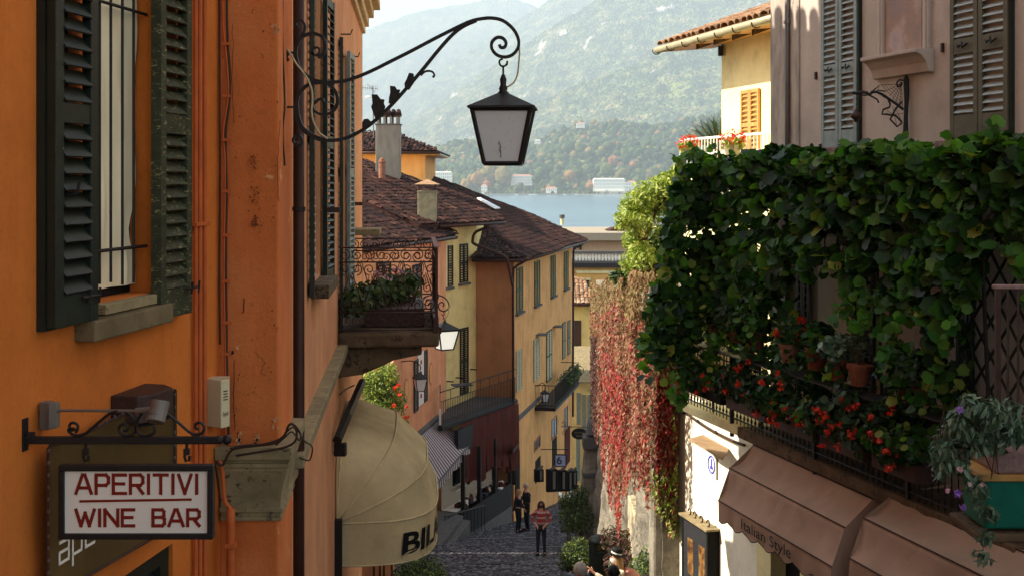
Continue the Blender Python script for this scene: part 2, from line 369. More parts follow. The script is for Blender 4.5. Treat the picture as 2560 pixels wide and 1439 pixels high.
def wallmesh(W, s0, s1, z0, z1, holes, depth=.2, name='wall', mat=None, parent=None, base=None, back=None):
    ss = sorted({s0, s1} | {h[0] for h in holes} | {h[1] for h in holes}); zs = sorted({z0, z1} | {h[2] for h in holes} | {h[3] for h in holes})
    mb = MB(); idx = {}
    def vid(a, z):
        k = (round(a, 5), round(z, 5))
        if k not in idx: idx[k] = len(mb.v); mb.v.append(tuple(W.pt(a, z, 0)))
        return idx[k]
    for i in range(len(ss)-1):
        for j in range(len(zs)-1):
            ca = (ss[i]+ss[i+1])/2; cz = (zs[j]+zs[j+1])/2
            if any(h[0] < ca < h[1] and h[2] < cz < h[3] for h in holes): continue
            mb.f.append((vid(ss[i], zs[j]), vid(ss[i+1], zs[j]), vid(ss[i+1], zs[j+1]), vid(ss[i], zs[j+1]))); mb.m.append(0)
    for h in holes:
        a0, a1, b0, b1 = h[:4]; d = h[4] if len(h) > 4 else depth
        c = [(a0, b0), (a1, b0), (a1, b1), (a0, b1)]
        for k in range(4):
            p, q = c[k], c[(k+1) % 4]
            mb.add([W.pt(p[0], p[1]), W.pt(q[0], q[1]), W.pt(q[0], q[1], -d), W.pt(p[0], p[1], -d)], [(0, 1, 2, 3)])
    o = mb.build(name, mat, parent, base, fix=False)
    return o

g = MB(); xs = [-400, -60, -20, -8, -4, 0, 4, 8, 20, 60, 400]; ds = [a for a, _ in GP]
for i, d in enumerate(ds):
    for x in xs: g.v.append((x, d, gz(d)-.03))
for i in range(len(ds)-1):
    for j in range(len(xs)-1):
        k = i*len(xs)+j; g.f.append((k, k+1, k+1+len(xs), k+len(xs))); g.m.append(0)
setp(g.build('ground', M['mortar'], fix=False), 'dark trodden earth under the lanes and houses down to the lake', kind='structure')
# the flight of wide shallow steps below the camera, then the cobbled lane
st = MB(); D = 0
while D < 27:
    st.box(-3.6, 9.0, D, D+1.22, gz(D+1.2)-.3, gz(D+.6)+.02); D += 1.2
setp(st.build('steps', M['slab']), 'broad shallow stone steps going down between the houses', kind='structure')
lane = setp(bpy.data.objects.new('cobbled_lane', None), 'cobbled lane sloping down between the houses', kind='structure'); COL.objects.link(lane); reg(lane, (0, 0, 0))
lb = MB(); n = 0
for D in range(27, 70): lb.add([(-5, D, gz(D)-.012), (4, D, gz(D)-.012), (4, D+1, gz(D+1)-.012), (-5, D+1, gz(D+1)-.012)], [(0, 1, 2, 3)])
lb.build('street_bed', M['mortar'], lane, fix=False)
def cob(mb, x, y, z, r, rot, hh=.035):
    c, s = math.cos(rot), math.sin(rot); vs = []
    e = R.uniform(.75, 1.25)
    for lev, k in ((-.03, 1), (hh*.6, .93), (hh, .6)):
        for j in range(6):
            a = j*math.pi/3; rr = r*k*(1+.15*math.sin(a*2+rot*3)); px, py = rr*e*math.cos(a), rr/e*math.sin(a)
            vs.append((x+px*c-py*s, y+px*s+py*c, z+lev-.02))
    fs = []
    for i in range(2):
        for j in range(6): fs.append((i*6+j, i*6+(j+1) % 6, (i+1)*6+(j+1) % 6, (i+1)*6+j))
    fs.append(tuple(range(12, 18))); mb.add(vs, fs)
spots = []
D = 29.5
while D < 62:
    step = .15 if D < 44 else .2
    x = -3.9
    while x < 3.2:
        if not (x < -2.9 and D > 45): spots.append((x+R.uniform(-.035, .035), D+R.uniform(-.04, .04), step*.56*R.uniform(.75, 1.1)))
        x += step*R.uniform(.85, 1.1)
    D += step
cm = []
for k in range(6):
    t = MB(); cob(t, 0, 0, 0, 1, k, .35); cm.append(t.mesh('cobble'))
    cm[-1].materials.append(M['cobble'])
spots_v = [q for q in spots if -1.3 < q[0] < 2.2 and 30.8 < q[1] < 34]
R.shuffle(spots_v); chosen = set(map(id, spots_v[:300])); rest = MB()
for q in spots:
    if id(q) in chosen:
        place(cm[R.randrange(6)], 'cobble', lane, (q[0], q[1], gz(q[1])), Matrix.Rotation(R.uniform(0, 6.28), 3, 'Z'), (q[2], q[2], .1))
    else: cob(rest, q[0], q[1], gz(q[1]), q[2], R.uniform(0, 6.28))
rest.build('cobbles', M['cobble'], lane, kind='stuff', fix=False)
# kerb stones along the right side and the flat slabs crossing the lane
kb = MB()
for i in range(14):
    D = 30+i*.9; kb.obox((1.72+.02*i, D, gz(D)+.03), (1, .02, 0), (0, 1, -.22), (0, 0, 1), .09, .43, .09)
kb.build('kerb', M['slab'], lane, bevel=.01)
for (D, x0, x1) in ((33.6, -1.4, .1), (38.7, 0.1, 2.0), (42.2, -1.5, 1.0)):
    MB().obox(((x0+x1)/2, D, gz(D)+.012), (1, .05, 0), (0, 1, -.2), (0, 0, 1), (x1-x0)/2, .16, .03).build('paving_slab', M['cobble'], lane, bevel=.01)

t = NT('lake_water'); t.b.inputs['Base Color'].default_value = (.05, .12, .17, 1); t.b.inputs['Roughness'].default_value = .22; t.b.inputs['Specular IOR Level'].default_value = .6
n1 = t.noise(.35, 5, (.35, 1, 1)); n2 = t.noise(.02, 3, (.3, 1, 1)); r2 = t.ramp(n2, 'Fac', [(.4, (.045, .11, .17, 1)), (.6, (.075, .16, .22, 1))]); t.l(r2, 'Color', t.b, 'Base Color')
t.bump(n1, 'Fac', .5, .8); M['water'] = t.m
wb = MB(); wb.add([(-9000, 60, -26), (9000, 60, -26), (9000, 9000, -26), (-9000, 9000, -26)], [(0, 1, 2, 3)])
setp(wb.build('lake', M['water'], fix=False), 'calm blue lake between the town roofs and the far shore', kind='structure')

# ------------------------------------------------------------ near left house
LB = (-2.3, 6.3, -3.7)
lh = thing('orange_house', 'orange plastered corner house filling the left of the picture, with dark green shutters', 'house', LB)
sj = WL.sD(6.32)
holeW = (WL.sD(4.93), WL.hit(384, 400, 0)[0], -.50, 1.02, .115)
holeD = (WL.sD(4.15), WL.sD(5.66), -4.2, -1.70, .09)
wallmesh(WL, WL.sD(-3), sj, -5.2, 8.4, [holeW, holeD], .15, 'wall', M['orange'], lh)
# pilaster
pb = MB()
A = WP.pt(WP.sD(6.2), 0); B = WP.pt(WP.sD(6.9), 0); Cc = Vector((-1.52, 6.22, 0)); Dd = Vector((-1.6, 6.95, 0))
pb.prism([Vector((v.x, v.y, -6)) for v in (Cc, A, B, Dd)], (0, 0, 14.4))
pb.build('pilaster', M['orange2'], lh, bevel=.012)
lw = MB()   # lower, slightly set back wall under the capital is part of the pilaster; the capital itself:
A6 = WP.pt(WP.sD(6.14), 0, .035); B6 = WP.pt(WP.sD(6.92), 0, .035)
def cap_ring(o, z0, z1):
    a = WP.pt(WP.sD(6.2)-o, z0, o); b = WP.pt(WP.sD(6.9), z0, o); c = Vector((-1.50-o*.3, 6.2-o, z0)); d = Vector((-1.6, 6.95, z0))
    return [c, a, b, d], z1-z0
cb = MB()
for o, z0, z1 in [(.07, -1.42, -1.355), (.045, -1.44, -1.42), (.058, -1.462, -1.44), (.048, -1.485, -1.462)]+[(.022, -1.70, -1.677), (.010, -1.725, -1.70), (.014, -1.745, -1.725)]:
    ring, h = cap_ring(o, z0, z1); cb.prism(ring, (0, 0, h))
vs_ = []; nr_ = 13
for k in range(nr_): vs_ += cap_ring(.046-.036*math.sin(k/(nr_-1)*1.57), -1.485-.192*k/(nr_-1), 0)[0]
cb.add(vs_, [(k*4+j, k*4+(j+1) % 4, (k+1)*4+(j+1) % 4, (k+1)*4+j) for k in range(nr_-1) for j in range(4)])
cb.build('capital', M['stone'], lh, bevel=.004)
# street facade, with cornice, upper cornice, shadow casting upper floor and roof
FE = 17.4
win1 = (WF.hit(762, 200)[0], WF.hit(800, 200)[0])
s1a, s1b = WF.sD(8.75), WF.sD(9.5)
hf1 = (s1a, s1b, -.72, 1.5, .18)
s2a, s2b = WF.sD(12.2), WF.sD(13.0)
hf2 = (s2a, s2b, -1.45, 1.35, .18)
wallmesh(WF, WF.sD(6.9), WF.sD(FE), -9, 2.75, [hf1, hf2], .15, 'wall', M['peach'], lh)
mb = MB()
e = WF.pt(WF.sD(FE), 0)
mb.prism([Vector((e.x, e.y, -9)), Vector((e.x-10, e.y+.8, -9)), Vector((-12, -3, -9)), Vector((WL.pt(WL.sD(-3), 0).x-.32, -3, -9)), Vector((-1.95, 6.6, -9)), Vector((-1.75, 7.2, -9))], (0, 0, 11.7))
mb.build('core_wall', M['peach'], lh, fix=True)
for W_, h in ((WL, holeW), (WL, holeD), (WF, hf1), (WF, hf2)):
    MB().fbox(W_, h[0]-.02, h[1]+.02, h[2]-.02, h[3]+.02, -h[4]-.03, -h[4]).build('window_backing', M['dark'], lh)
cz = MB()
for o, z0, z1 in ((.10, -1.66, -1.585), (.06, -1.72, -1.66)): cz.fbox(WF, WF.sD(6.95), WF.sD(12.2), z0, z1, -.02, o)
cz.build('string_course', M['stone'], lh, bevel=.008)
uc = MB()
for o, z0, z1 in ((.05, 2.15, 2.25), (.10, 2.25, 2.38), (.17, 2.38, 2.5), (.26, 2.5, 2.62)): uc.fbox(WF, WF.sD(6.9), WF.sD(FE)+.02+o*.3, z0, z1, -.02, o)
uc.build('cornice', simple('cornice_plaster', srgb(206, 180, 146), .9, 0, .25, 4, .4), lh, bevel=.01)
up = MB(); up.fbox(WF, WF.sD(-3), WF.sD(15.5), 2.72, 8.3, -9, -.05); up.fbox(WF, WF.sD(15.5)+.01, WF.sD(FE), 2.72, 6.25, -9, -.05)  # unseen storey and roof added, stepped to shape the shade on the pink house
up.build('upper_wall', M['peach'], lh)
rf = MB(); rf.fbox(WF, WF.sD(-3), WF.sD(15.6), 8.3, 8.42, -9, .4); rf.fbox(WF, WF.sD(15.6)+.01, WF.sD(FE)+.25, 6.25, 6.36, -9, .42)
rfo = rf.build('roof', M['tile'], lh)
rt = MB(); a = WF.sD(15.6)
while a < WF.sD(FE)+.2:
    rt.tube([WF.pt(a, 6.45, .52), WF.pt(a, 6.6, -.4)], .12, 8); a += .3
rt.build('roof_tiles', M['tile'], rfo, kind='stuff')

# shutters ------------------------------------------------------------
slat_cache = {}
def slat_mesh(w, d, th, mat, key):
    k = (round(w, 3), d, th, key)
    if k not in slat_cache:
        m = MB().box(-w/2, w/2, -d/2, d/2, -th/2, th/2).mesh('slat'); m.materials.append(mat); slat_cache[k] = m
    return slat_cache[k]
def leaf(W, parent, s0, s1, z0, z1, o, rails, mat, slatmat, stile=.055, pitch=.057, sd=.05, tilt=35, th=.03, singles=True, name='shutter', pan=0.0, skip=None, angle=0):
    """a louvred leaf lying on wall W between s0,s1 and z0,z1 at offset o; rails = heights of the middle rails (z, half height)"""
    a = s0 if angle == 0 else s0
    piv = W.pt(s0, 0, o); rot = Matrix.Rotation(angle, 3, 'Z')
    u = rot @ W.u; n = rot @ W.n
    def q(s, z, oo): v = piv + u*(s-s0) + n*oo; return Vector((v.x, v.y, z))
    fr = MB()
    def bx(sa, sb, za, zb, oa=0, ob=th): fr.hexa([q(sa,za,oa), q(sb,za,oa), q(sb,za,ob), q(sa,za,ob), q(sa,zb,oa), q(sb,zb,oa), q(sb,zb,ob), q(sa,zb,ob)])
    bx(s0, s0+stile, z0, z1); bx(s1-stile, s1, z0, z1)
    segs = []; lo = z0 + max(pan, .06)
    bx(s0+stile, s1-stile, z0, lo, .004, th-.004)
    for rz, rh in sorted(rails):
        bx(s0+stile, s1-stile, rz-rh, rz+rh, .002, th-.003); segs.append((lo, rz-rh)); lo = rz+rh
    bx(s0+stile, s1-stile, z1-.07, z1, .004, th-.004); segs.append((lo, z1-.07))
    fo = fr.build(name, mat, parent, bevel=.003 if singles else 0)
    w = s1-s0-2*stile; ct = math.radians(tilt)
    Mx = basis(u, (n*math.cos(ct) + Vector((0,0,-1))*math.sin(ct)), (n*math.sin(ct)+Vector((0,0,1))*math.cos(ct)))
    jb = MB()
    for (za, zb) in segs:
        k = max(1, int((zb-za)/pitch))
        for i in range(k):
            z = za + (i+.5)*(zb-za)/k
            c = q((s0+s1)/2, z, th*.5)
            if singles:
                mt = Mx @ Matrix.Rotation(math.radians(R.uniform(-2, 2)), 3, 'X')
                place(slat_mesh(w, sd, .008, slatmat, slatmat.name), 'slat', fo, c, mt)
            else:
                jb.obox(c, Mx.col[0], Mx.col[1], Mx.col[2], w/2, sd/2, .005)
    if not singles: jb.build('slats', slatmat, fo, kind='stuff')
    return fo
l1 = leaf(WL, lh, WL.hit(140, 400, .075)[0], WL.hit(247, 400, .075)[0], -.55, 1.05, .035, [(.265, .04)], M['green'], M['green'], .06, .062, .078, 48, .04, pan=.12)
MB().fbox(WL, WL.hit(109, 400, .03)[0], WL.hit(168, 400, .03)[0], -.56, 1.05, .0, .033).build('shutter_edge', M['green'], lh)
l2 = leaf(WL, lh, WL.hit(398, 400, .06)[0], WL.hit(476, 400, .06)[0], -.62, 1.05, .02, [(.265, .045)], M['greenworn'], M['greenworn'], .055, .058, .072, 48, .05, pan=.13)
MB().fbox(WL, WL.hit(386, 400, .0)[0], WL.hit(412, 400, .019)[0], -.62, 1.05, .0, .019).build('shutter_edge', M['green'], lh)
for W_, s, z in ((WL, WL.sD(5.7), -.50), (WL, WL.sD(4.75), -.45)):
    lt = MB(); lt.tube([W_.pt(s-.07, z, .085), W_.pt(s+.07, z, .085)], .006, 6); lt.tube([W_.pt(s-.02, z-.03, .085), W_.pt(s-.02, z+.03, .09)], .005, 6); lt.tube([W_.pt(s+.06, z-.03, .085), W_.pt(s+.06, z+.03, .09)], .005, 6)
    lt.build('latch', M['iron'], lh)
hk = MB(); hk.tube([WL.pt(WL.sD(4.62), -.05, .04), WL.pt(WL.sD(4.63), -.045, .09), WL.pt(WL.sD(4.63), .0, .1)], .007, 6); hk.build('latch', M['iron'], lh)
sill = MB(); sill.fbox(WL, WL.sD(4.77), WL.sD(5.48), -.635, -.55, -.04, .09)
sill.build('sill', simple('worn_sill_stone', srgb(118, 102, 76), .92, 0, .35, 5, 1.0, .1, None, srgb(84, 72, 52), .6), lh, bevel=.008)
MB().fbox(WL, holeW[0]+.001, holeW[1]-.001, -.545, -.502, -.11, .05).build('inner_sill', M['stone'], lh, bevel=.004)
# curtain
cu = MB(); ns, nz = 26, 30
for i in range(ns+1):
    for j in range(nz+1):
        a = i/ns; zz = -.46+1.5*j/nz
        sr = holeW[0]+(holeW[1]-.012-holeW[0])*a*(1-.10*math.exp(-((zz+.22)/.1)**2)*a)
        o = -.088 + .008*math.sin(a*19+zz*2) + .008*math.sin(zz*5+a*3) + .006*math.sin(zz*11+a*7)
        cu.v.append(tuple(WL.pt(sr, zz, o)))
for i in range(ns):
    for j in range(nz): k = i*(nz+1)+j; cu.f.append((k, k+nz+1, k+nz+2, k+1)); cu.m.append(0)
cu.build('curtain', M['curtain'], lh, smooth=True, fix=False)
for x in (249, 277, 306, 334):
    a, _ = WL.hit(x, 400, -.045)
    MB().tube([WL.pt(a, -.43 - (.02 if x > 300 else 0), -.045), WL.pt(a, 1.0, -.045)], .0065, 8).build('window_bar', M['iron'], lh)
for z in (-.29, .76):
    MB().tube([WL.pt(holeW[0]-.0, z, -.034), WL.pt(holeW[1]-.01, z, -.03)], .0075, 8).build('window_bar', M['iron'], lh)
# pipes and cables on the left wall
for i, x in enumerate((489, 500, 512)):
    a, _ = WL.hit(x, 400, .02); MB().tube([WL.pt(a, -5, .02), WL.pt(a, 3, .02)], .011, 8).build('conduit', M['orangepipe'], lh)
a0, _ = WL.hit(484, 400, .02); a1, _ = WL.hit(518, 400, .02)
for y in (560, 1250): z = WL.hit(500, y, .02)[1]; MB().fbox(WL, a0, a1, z-.01, z+.01, .0, .038).build('pipe_clip', M['orangepipe'], lh, bevel=.003)
def cablepx(pts, r, mat, parent, D=None, W=None, o=.02, name='cable', n=6):
    q = [(P(x, y, D) if W is None else W.wp(x, y, o)) for x, y in pts]
    return MB().tube(smoothpts(q, 4), r, n).build(name, mat, parent, smooth=True)
cablepx([(556, -60), (558, 60), (562, 100), (569, 180), (571, 240), (558, 330), (563, 400), (562, 560), (560, 700), (564, 900), (562, 1000), (566, 1100), (590, 1110)], .007, M['orangepipe'], lh, W=None, D=6.17)
cablepx([(566, -60), (569, 100), (575, 190), (573, 260), (564, 340), (567, 480), (565, 600), (566, 800), (568, 950), (570, 1040), (572, 1095)], .006, M['darkcable'], lh, D=6.17)
cablepx([(548, -60), (549, 300), (550, 420), (548, 700), (550, 860)], .005, M['darkcable'], lh, D=6.18)
for y in (110, 240, 350, 478, 588, 702, 806, 884): MB().obox(P(566, y, 6.165), (1, 0, 0), (0, 1, 0), (0, 0, 1), .02, .01, .007).build('pipe_clip', M['orangepipe'], lh)
cablepx([(548, 1150), (556, 1180), (562, 1250), (575, 1268), (580, 1300)], .011, M['orangepipe'], lh, D=6.12)
cablepx([(577, 1270), (577, 1500)], .022, M['orangepipe'], lh, D=6.12, n=10)
MB().obox(P(577, 1362, 6.11), (1, 0, 0), (0, 1, 0), (0, 0, 1), .028, .025, .012).build('pipe_clip', M['orangepipe'], lh, bevel=.004)
cablepx([(540, 1150), (556, 1162), (575, 1128), (600, 1118), (650, 1112), (690, 1105), (712, 1085), (722, 1062), (733, 1060), (742, 1080), (735, 1105), (700, 1120), (640, 1130), (590, 1138)], .006, M['darkcable'], lh, D=6.08)
cablepx([(575, 1120), (610, 1112), (660, 1108), (700, 1095), (728, 1068), (745, 1075), (760, 1100), (780, 1115), (778, 1140), (770, 1150), (748, 1142)], .004, M['darkcable'], lh, D=6.05)
cablepx([(690, 1112), (712, 1092), (728, 1078), (741, 1090), (748, 1100), (752, 1085), (738, 1062), (725, 1060)], .004, M['darkcable'], lh, D=6.04)
cablepx([(708, -60), (706, 60), (708, 150), (712, 260), (707, 330), (712, 415)], .005, M['darkcable'], lh, D=6.4)
# brown drainpipe by the pilaster
dp = MB(); X = (747-CX)/F*7.1
dp.tube([(X, 7.1, 2.5), (X, 7.1, -6)], .034, 14)
dpo = dp.build('drainpipe', M['pipe'], lh, smooth=True)
for y in (522,): MB().tube([(X, 7.1, (HY-y)/F*7.1-.012), (X, 7.1, (HY-y)/F*7.1+.012)], .04, 14).build('pipe_clip', M['iron'], lh)
MB().obox((X-.05, 7.1, (HY-522)/F*7.1), (1,0,0), (0,1,0), (0,0,1), .06, .006, .006).build('pipe_clip', M['iron'], lh)
# far drainpipe at the end of the facade
X2 = (897-CX)/F*FE; MB().tube([(X2, FE+.02, 2.3), (X2, FE+.02, -9)], .05, 12).build('drainpipe', M['pipe'], lh, smooth=True)
# facade shutters: first pair (open, dark green, sunlit look of slats put in as paler paint), second tall pair
def openleaf(W, parent, s, w, z0, z1, ang, mat, sm, rails, **k):
    """leaf hinged at s on the wall, turned out from the wall by ang degrees"""
    return leaf(W, parent, s, s+w, z0, z1, .02, rails, mat, sm, angle=math.radians(ang), **k)
openleaf(WF, lh, WF.sD(8.72)-.0, -.0, 0, 0, 0, M['green'], M['green'], []) if False else None
def turned(W, parent, s, w, z0, z1, deg, mat, sm, rails, pitch=.058, sd=.05, singles=True, pan=.1, stile=.05, tilt=32):
    class Q: pass
    q = Q(); a = math.radians(deg)
    q.u = (W.u*math.cos(a) + W.n*math.sin(a)); q.n = (W.n*math.cos(a) - W.u*math.sin(a)); p0 = W.pt(s, 0, .02)
    q.pt = lambda ss, z, o=0: Vector((p0.x+q.u.x*ss+q.n.x*o, p0.y+q.u.y*ss+q.n.y*o, z))
    return leaf(q, parent, 0, w, z0, z1, 0, rails, mat, sm, stile, pitch, sd, tilt, .035, singles, 'shutter', pan)
turned(WF, lh, s1a, .46, -.80, 1.55, 176, M['green'], M['bluegreen'], [(.32, .05)])
turned(WF, lh, s1b, .46, -.80, 1.48, 4, M['green'], M['green'], [(.32, .05)])
MB().fbox(WF, s1a-.12, s1b+.12, -.84, -.74, -.05, .13).build('sill', M['darkstone'], lh, bevel=.008)
turned(WF, lh, s2a, .44, -1.45, 1.42, 176, M['green'], M['bluegreen'], [(.1, .05)])
turned(WF, lh, s2b, .44, -1.45, 1.42, 4, M['bluegreen'], M['bluegreen'], [(.1, .05)])
MB().fbox(WF, WF.sD(13.9), WF.sD(14.6), -.62, -.55, -.05, .35).build('sill', M['stone'], lh, bevel=.006)
for D_, z in ((8.5, 1.62), (9.9, 1.55), (12.2, 1.5), (13.9, 1.45)):
    h = MB(); s = WF.sD(D_); h.tube([WF.pt(s, z, 0), WF.pt(s, z, .1), WF.pt(s, z+.05, .12)], .007, 6); h.tube([WF.pt(s-.03, z, .08), WF.pt(s+.03, z, .08)], .006, 6); h.build('shutter_hook', M['iron'], lh)
for D_, z in ((9.4, -.22), (13.7, -.25)): MB().fbox(WF, WF.sD(D_), WF.sD(D_)+.05, z-.02, z+.02, .06, .16).build('shutter_hook', M['rustiron'], lh)
# marks on the pilaster face
for (x, y, s_) in ((636, 405, 1.0), (636, 480, 1.3), (638, 560, .9)):
    pm = MB()
    for k in range(26): px, py = x+R.gauss(0, 5.5*s_), y+R.gauss(0, 14*s_); pm.obox(P(px, py, 6.197), (1,0,0), (0,1,0), (0,0,1), .0018*R.uniform(.6,2), .0025, .002*R.uniform(.6, 2.2))
    pm.build('scuff_marks', simple('old_scuff', srgb(110, 62, 40), .9) if 'scuff' not in M else M['scuff'], lh, kind='stuff')
MB().box(P(514,0,6.2).x, P(522,0,6.2).x, 6.16, 6.2, P(0,920,6.2).z, P(0,883,6.2).z).build('outlet_plate', M['olive'], lh)

# ------------------------------------------------------------ alarm box
ab = thing('alarm_box', 'ivory plastic alarm siren box mounted beside the orange pilaster', 'alarm box', P(545, 1065, 6.1))
bx = MB(); pts = [P(514, 952, 6.06), P(553, 948, 6.0), P(574, 948, 6.05), P(574, 0, 6.14), P(514, 0, 6.14)]
zt, zb = P(0, 946, 6.05).z, P(0, 1065, 6.05).z
q = [Vector((p.x, p.y, zb)) for p in pts]
bx.prism(q, (0, 0, zt-zb)); bx.build('housing', M['beigebox'], ab, bevel=.004)
sl_ = MB()
a, b = Vector((q[1].x, q[1].y, 0)), Vector((q[2].x, q[2].y, 0)); uu = (b-a).normalized(); nn = Vector((uu.y, -uu.x, 0))
for k in range(4):
    c = a.lerp(b, .5)+nn*.001; c.z = P(0, 976+k*7, 6.03).z; sl_.obox(c, uu, nn, (0,0,1), .014, .002, .0022)
sl_.build('vent_slot', M['black'], ab)

def text_mesh(txt, bold=0):
    cu_ = bpy.data.curves.new('txt', 'FONT'); cu_.body = txt; cu_.offset = bold; cu_.extrude = 0
    cu_.resolution_u = 3
    ob = bpy.data.objects.new('txt', cu_); COL.objects.link(ob)
    dg = bpy.context.evaluated_depsgraph_get(); me = bpy.data.meshes.new_from_object(ob.evaluated_get(dg))
    vs = [v.co.copy() for v in me.vertices]; fs = [tuple(p.vertices) for p in me.polygons]
    bpy.data.objects.remove(ob); bpy.data.meshes.remove(me)
    x0 = min(v.x for v in vs); x1 = max(v.x for v in vs); y0 = min(v.y for v in vs); y1 = max(v.y for v in vs)
    return [((v.x-x0)/(x1-x0), (v.y-y0)/(y1-y0)) for v in vs], fs
def text_on(txt, f, mat, parent, name='lettering', kind=None):
    """f maps (u,v) in the unit box of the text to a world point"""
    vs, fs = text_mesh(txt); return MB().add([f(u, v) for u, v in vs], fs).build(name, mat, parent, fix=False)
text_on('Beghelli', lambda u, v: Vector(((a.x+(b.x-a.x)*(.2+.6*u))+nn.x*.003, a.y+(b.y-a.y)*(.2+.6*u)+nn.y*.003, P(0, 1041-14*v, 6.03).z)), M['black'], ab)

# ------------------------------------------------------------ metal shop plate on the wall, door below
mp = thing('metal_shop_plate', 'arched bronze metal plate with pale letters, fixed to the orange wall behind the hanging sign', 'sign', WL.wp(118, 1400, .06))
poly = [(120, 1122), (126, 1112), (160, 1100), (215, 1082), (265, 1055), (315, 1032), (370, 1003), (437, 972), (437, 1312), (385, 1342), (215, 1441), (118, 1497)]
pw = [WL.wp(x, y, .055) for x, y in poly]
MB().prism(pw, WL.n*.012).build('plate', M['brass'], mp, bevel=.002)
fr = MB(); rim = [WL.wp(x, y, .07) for x, y in poly]; fr.tube(rim+[rim[0]], .006, 6); fr.build('rim', M['rustiron'], mp)
rv = MB()
for i in range(11):
    for (x0, y0, x1, y1) in ((437, 985, 437, 1300), (122, 1125, 122, 1430), (225, 1070, 430, 972)):
        x = x0+(x1-x0)*i/10; y = y0+(y1-y0)*i/10; c = WL.wp(x, y, .076); rv.obox(c, WL.u, WL.n, (0,0,1), .005, .003, .006)
rv.build('rivets', M['zinc'], mp, kind='stuff')
# letters "ape" drawn with slanted square strokes
def stroke_text(W, o, lines, wdt, mat, parent, name='lettering'):
    t_ = MB()
    for ln in lines:
        pts = [W.wp(x, y, o) for x, y in ln]
        for p_, q_ in zip(pts, pts[1:]):
            d = (q_-p_); L = d.length; d.normalize(); nn_ = W.n; c_ = d.cross(nn_).normalized()
            t_.obox((p_+q_)/2, d, c_, nn_, L/2+wdt*.45, wdt/2, .001)
    return t_.build(name, mat, parent)
stroke_text(WL, .071, [[(150, 1356), (172, 1344)], [(172, 1344), (172, 1392)], [(172, 1368), (149, 1381)], [(149, 1381), (149, 1408)], [(149, 1408), (172, 1394)],
    [(182, 1410), (182, 1340)], [(182, 1340), (204, 1327)], [(204, 1327), (204, 1372)], [(204, 1372), (182, 1385)],
    [(214, 1366), (214, 1322)], [(214, 1322), (236, 1309)], [(236, 1309), (236, 1330)], [(236, 1330), (214, 1343)], [(214, 1366), (236, 1353)],
    [(247, 1344), (247, 1303)], [(247, 1303), (266, 1292)]], .011, M['signwhite'], mp)
dr = MB(); dr.fbox(WL, holeD[0], holeD[1], -1.78, -1.701, -.085, -.02); dr.fbox(WL, holeD[1]-.09, holeD[1]-.001, -4.2, -1.78, -.085, -.02); dr.fbox(WL, holeD[0]+.6, holeD[0]+.68, -4.2, -1.78, -.085, -.02)
dr.build('door_frame', M['green'], lh)
MB().fbox(WL, holeD[0], holeD[1]-.09, -4.2, -1.78, -.07, -.06).build('door_pane', M['glass'], lh)

# ------------------------------------------------------------ hanging sign with its bracket
SD = 4.42
sb = thing('sign_bracket', 'black iron sign bracket with four scrolls reaching out from the orange wall', 'bracket', P(60, 1095, SD))
br = MB()
z1_, z0_ = P(0, 1090, SD).z, P(0, 1108, SD).z
br.box(P(60,0,SD).x, P(545,0,SD).x, SD-.012, SD+.012, z0_, z1_)
br.build('bar', M['iron'], sb, bevel=.003)
MB().lathe(P(568, 1098, SD), [(.001, -.02), (.013, -.013), (.018, 0), (.013, .013), (.001, .02)], 12).build('ball_end', M['iron'], sb, smooth=True)
MB().tube([P(540, 1098, SD), P(548, 1098, SD), P(560, 1098, SD)], [.013, .017, .01], 10).build('collar', M['iron'], sb)
wp_ = MB(); wp_.obox(P(60, 1085, SD), WL.u, WL.n, (0,0,1), .018, .008, .06); wp_.obox(P(44, 1110, SD-.01), (1, .1, 0), WL.n, (0,0,1), .012, .006, .03); wp_.obox(P(78, 1090, SD-.01), (1, 0, 0), (0,1,0), (0,0,1), .012, .01, .016); wp_.build('wall_plate', M['iron'], sb, bevel=.002)
def scroll(parent, paths, r, mat, D, name='scroll', flat=1.0, n=6, k=4):
    for pts in paths: MB().tube(smoothpts([P(x, y, D) for x, y in pts], k), r, n, flat=flat).build(name, mat, parent, smooth=True)
def zz(pts, k=2.059, ox=0, oy=740): return [(x/k+ox, y/k+oy) for x, y in pts]
scroll(sb, [zz([(385, 680), (370, 688), (358, 672), (362, 655), (380, 650), (398, 660), (400, 680), (390, 700), (370, 708), (352, 690), (352, 668), (368, 652), (392, 652), (401, 672), (385, 684)][:8][::-1]+[(352, 685), (370, 708), (400, 715), (440, 705), (500, 655), (560, 605), (600, 588), (640, 590), (675, 615), (697, 655), (700, 690), (680, 712), (645, 716), (618, 700), (612, 678), (625, 660), (648, 660), (660, 676), (650, 690), (636, 688)]),
            zz([(765, 676), (778, 690), (790, 680), (786, 662), (765, 656), (792, 668), (795, 695), (775, 712), (740, 716), (712, 702), (702, 670), (712, 630), (740, 592), (780, 580), (830, 585), (870, 610), (920, 650), (965, 690), (1000, 710), (1035, 706), (1050, 685), (1046, 660), (1025, 648), (1006, 660), (1008, 678), (1025, 682)][5:])], .0055, M['iron'], SD, flat=1.6)
for x in (214, 467):
    h = MB(); h.tube([P(x, 1108, SD), P(x, 1122, SD), P(x-2, 1132, SD), P(x-6, 1140, SD), P(x-2, 1152, SD), P(x+6, 1150, SD), P(x+7, 1138, SD)], .006, 6); h.build('hook', M['iron'], sb)
    MB().obox(P(x, 1128, SD), (1,0,0), (0,1,0), (0,0,1), .011, .008, .011).build('hook_collar', M['iron'], sb)
hs = thing('hanging_sign', 'white rectangular sign in a black frame with dark red letters, hanging from the scroll bracket', 'sign', P(342, 1340, SD))
x0, x1, zt, zb = P(150,0,SD).x, P(535,0,SD).x, P(0,1160,SD).z, P(0,1344,SD).z
f_ = MB(); t_ = .021
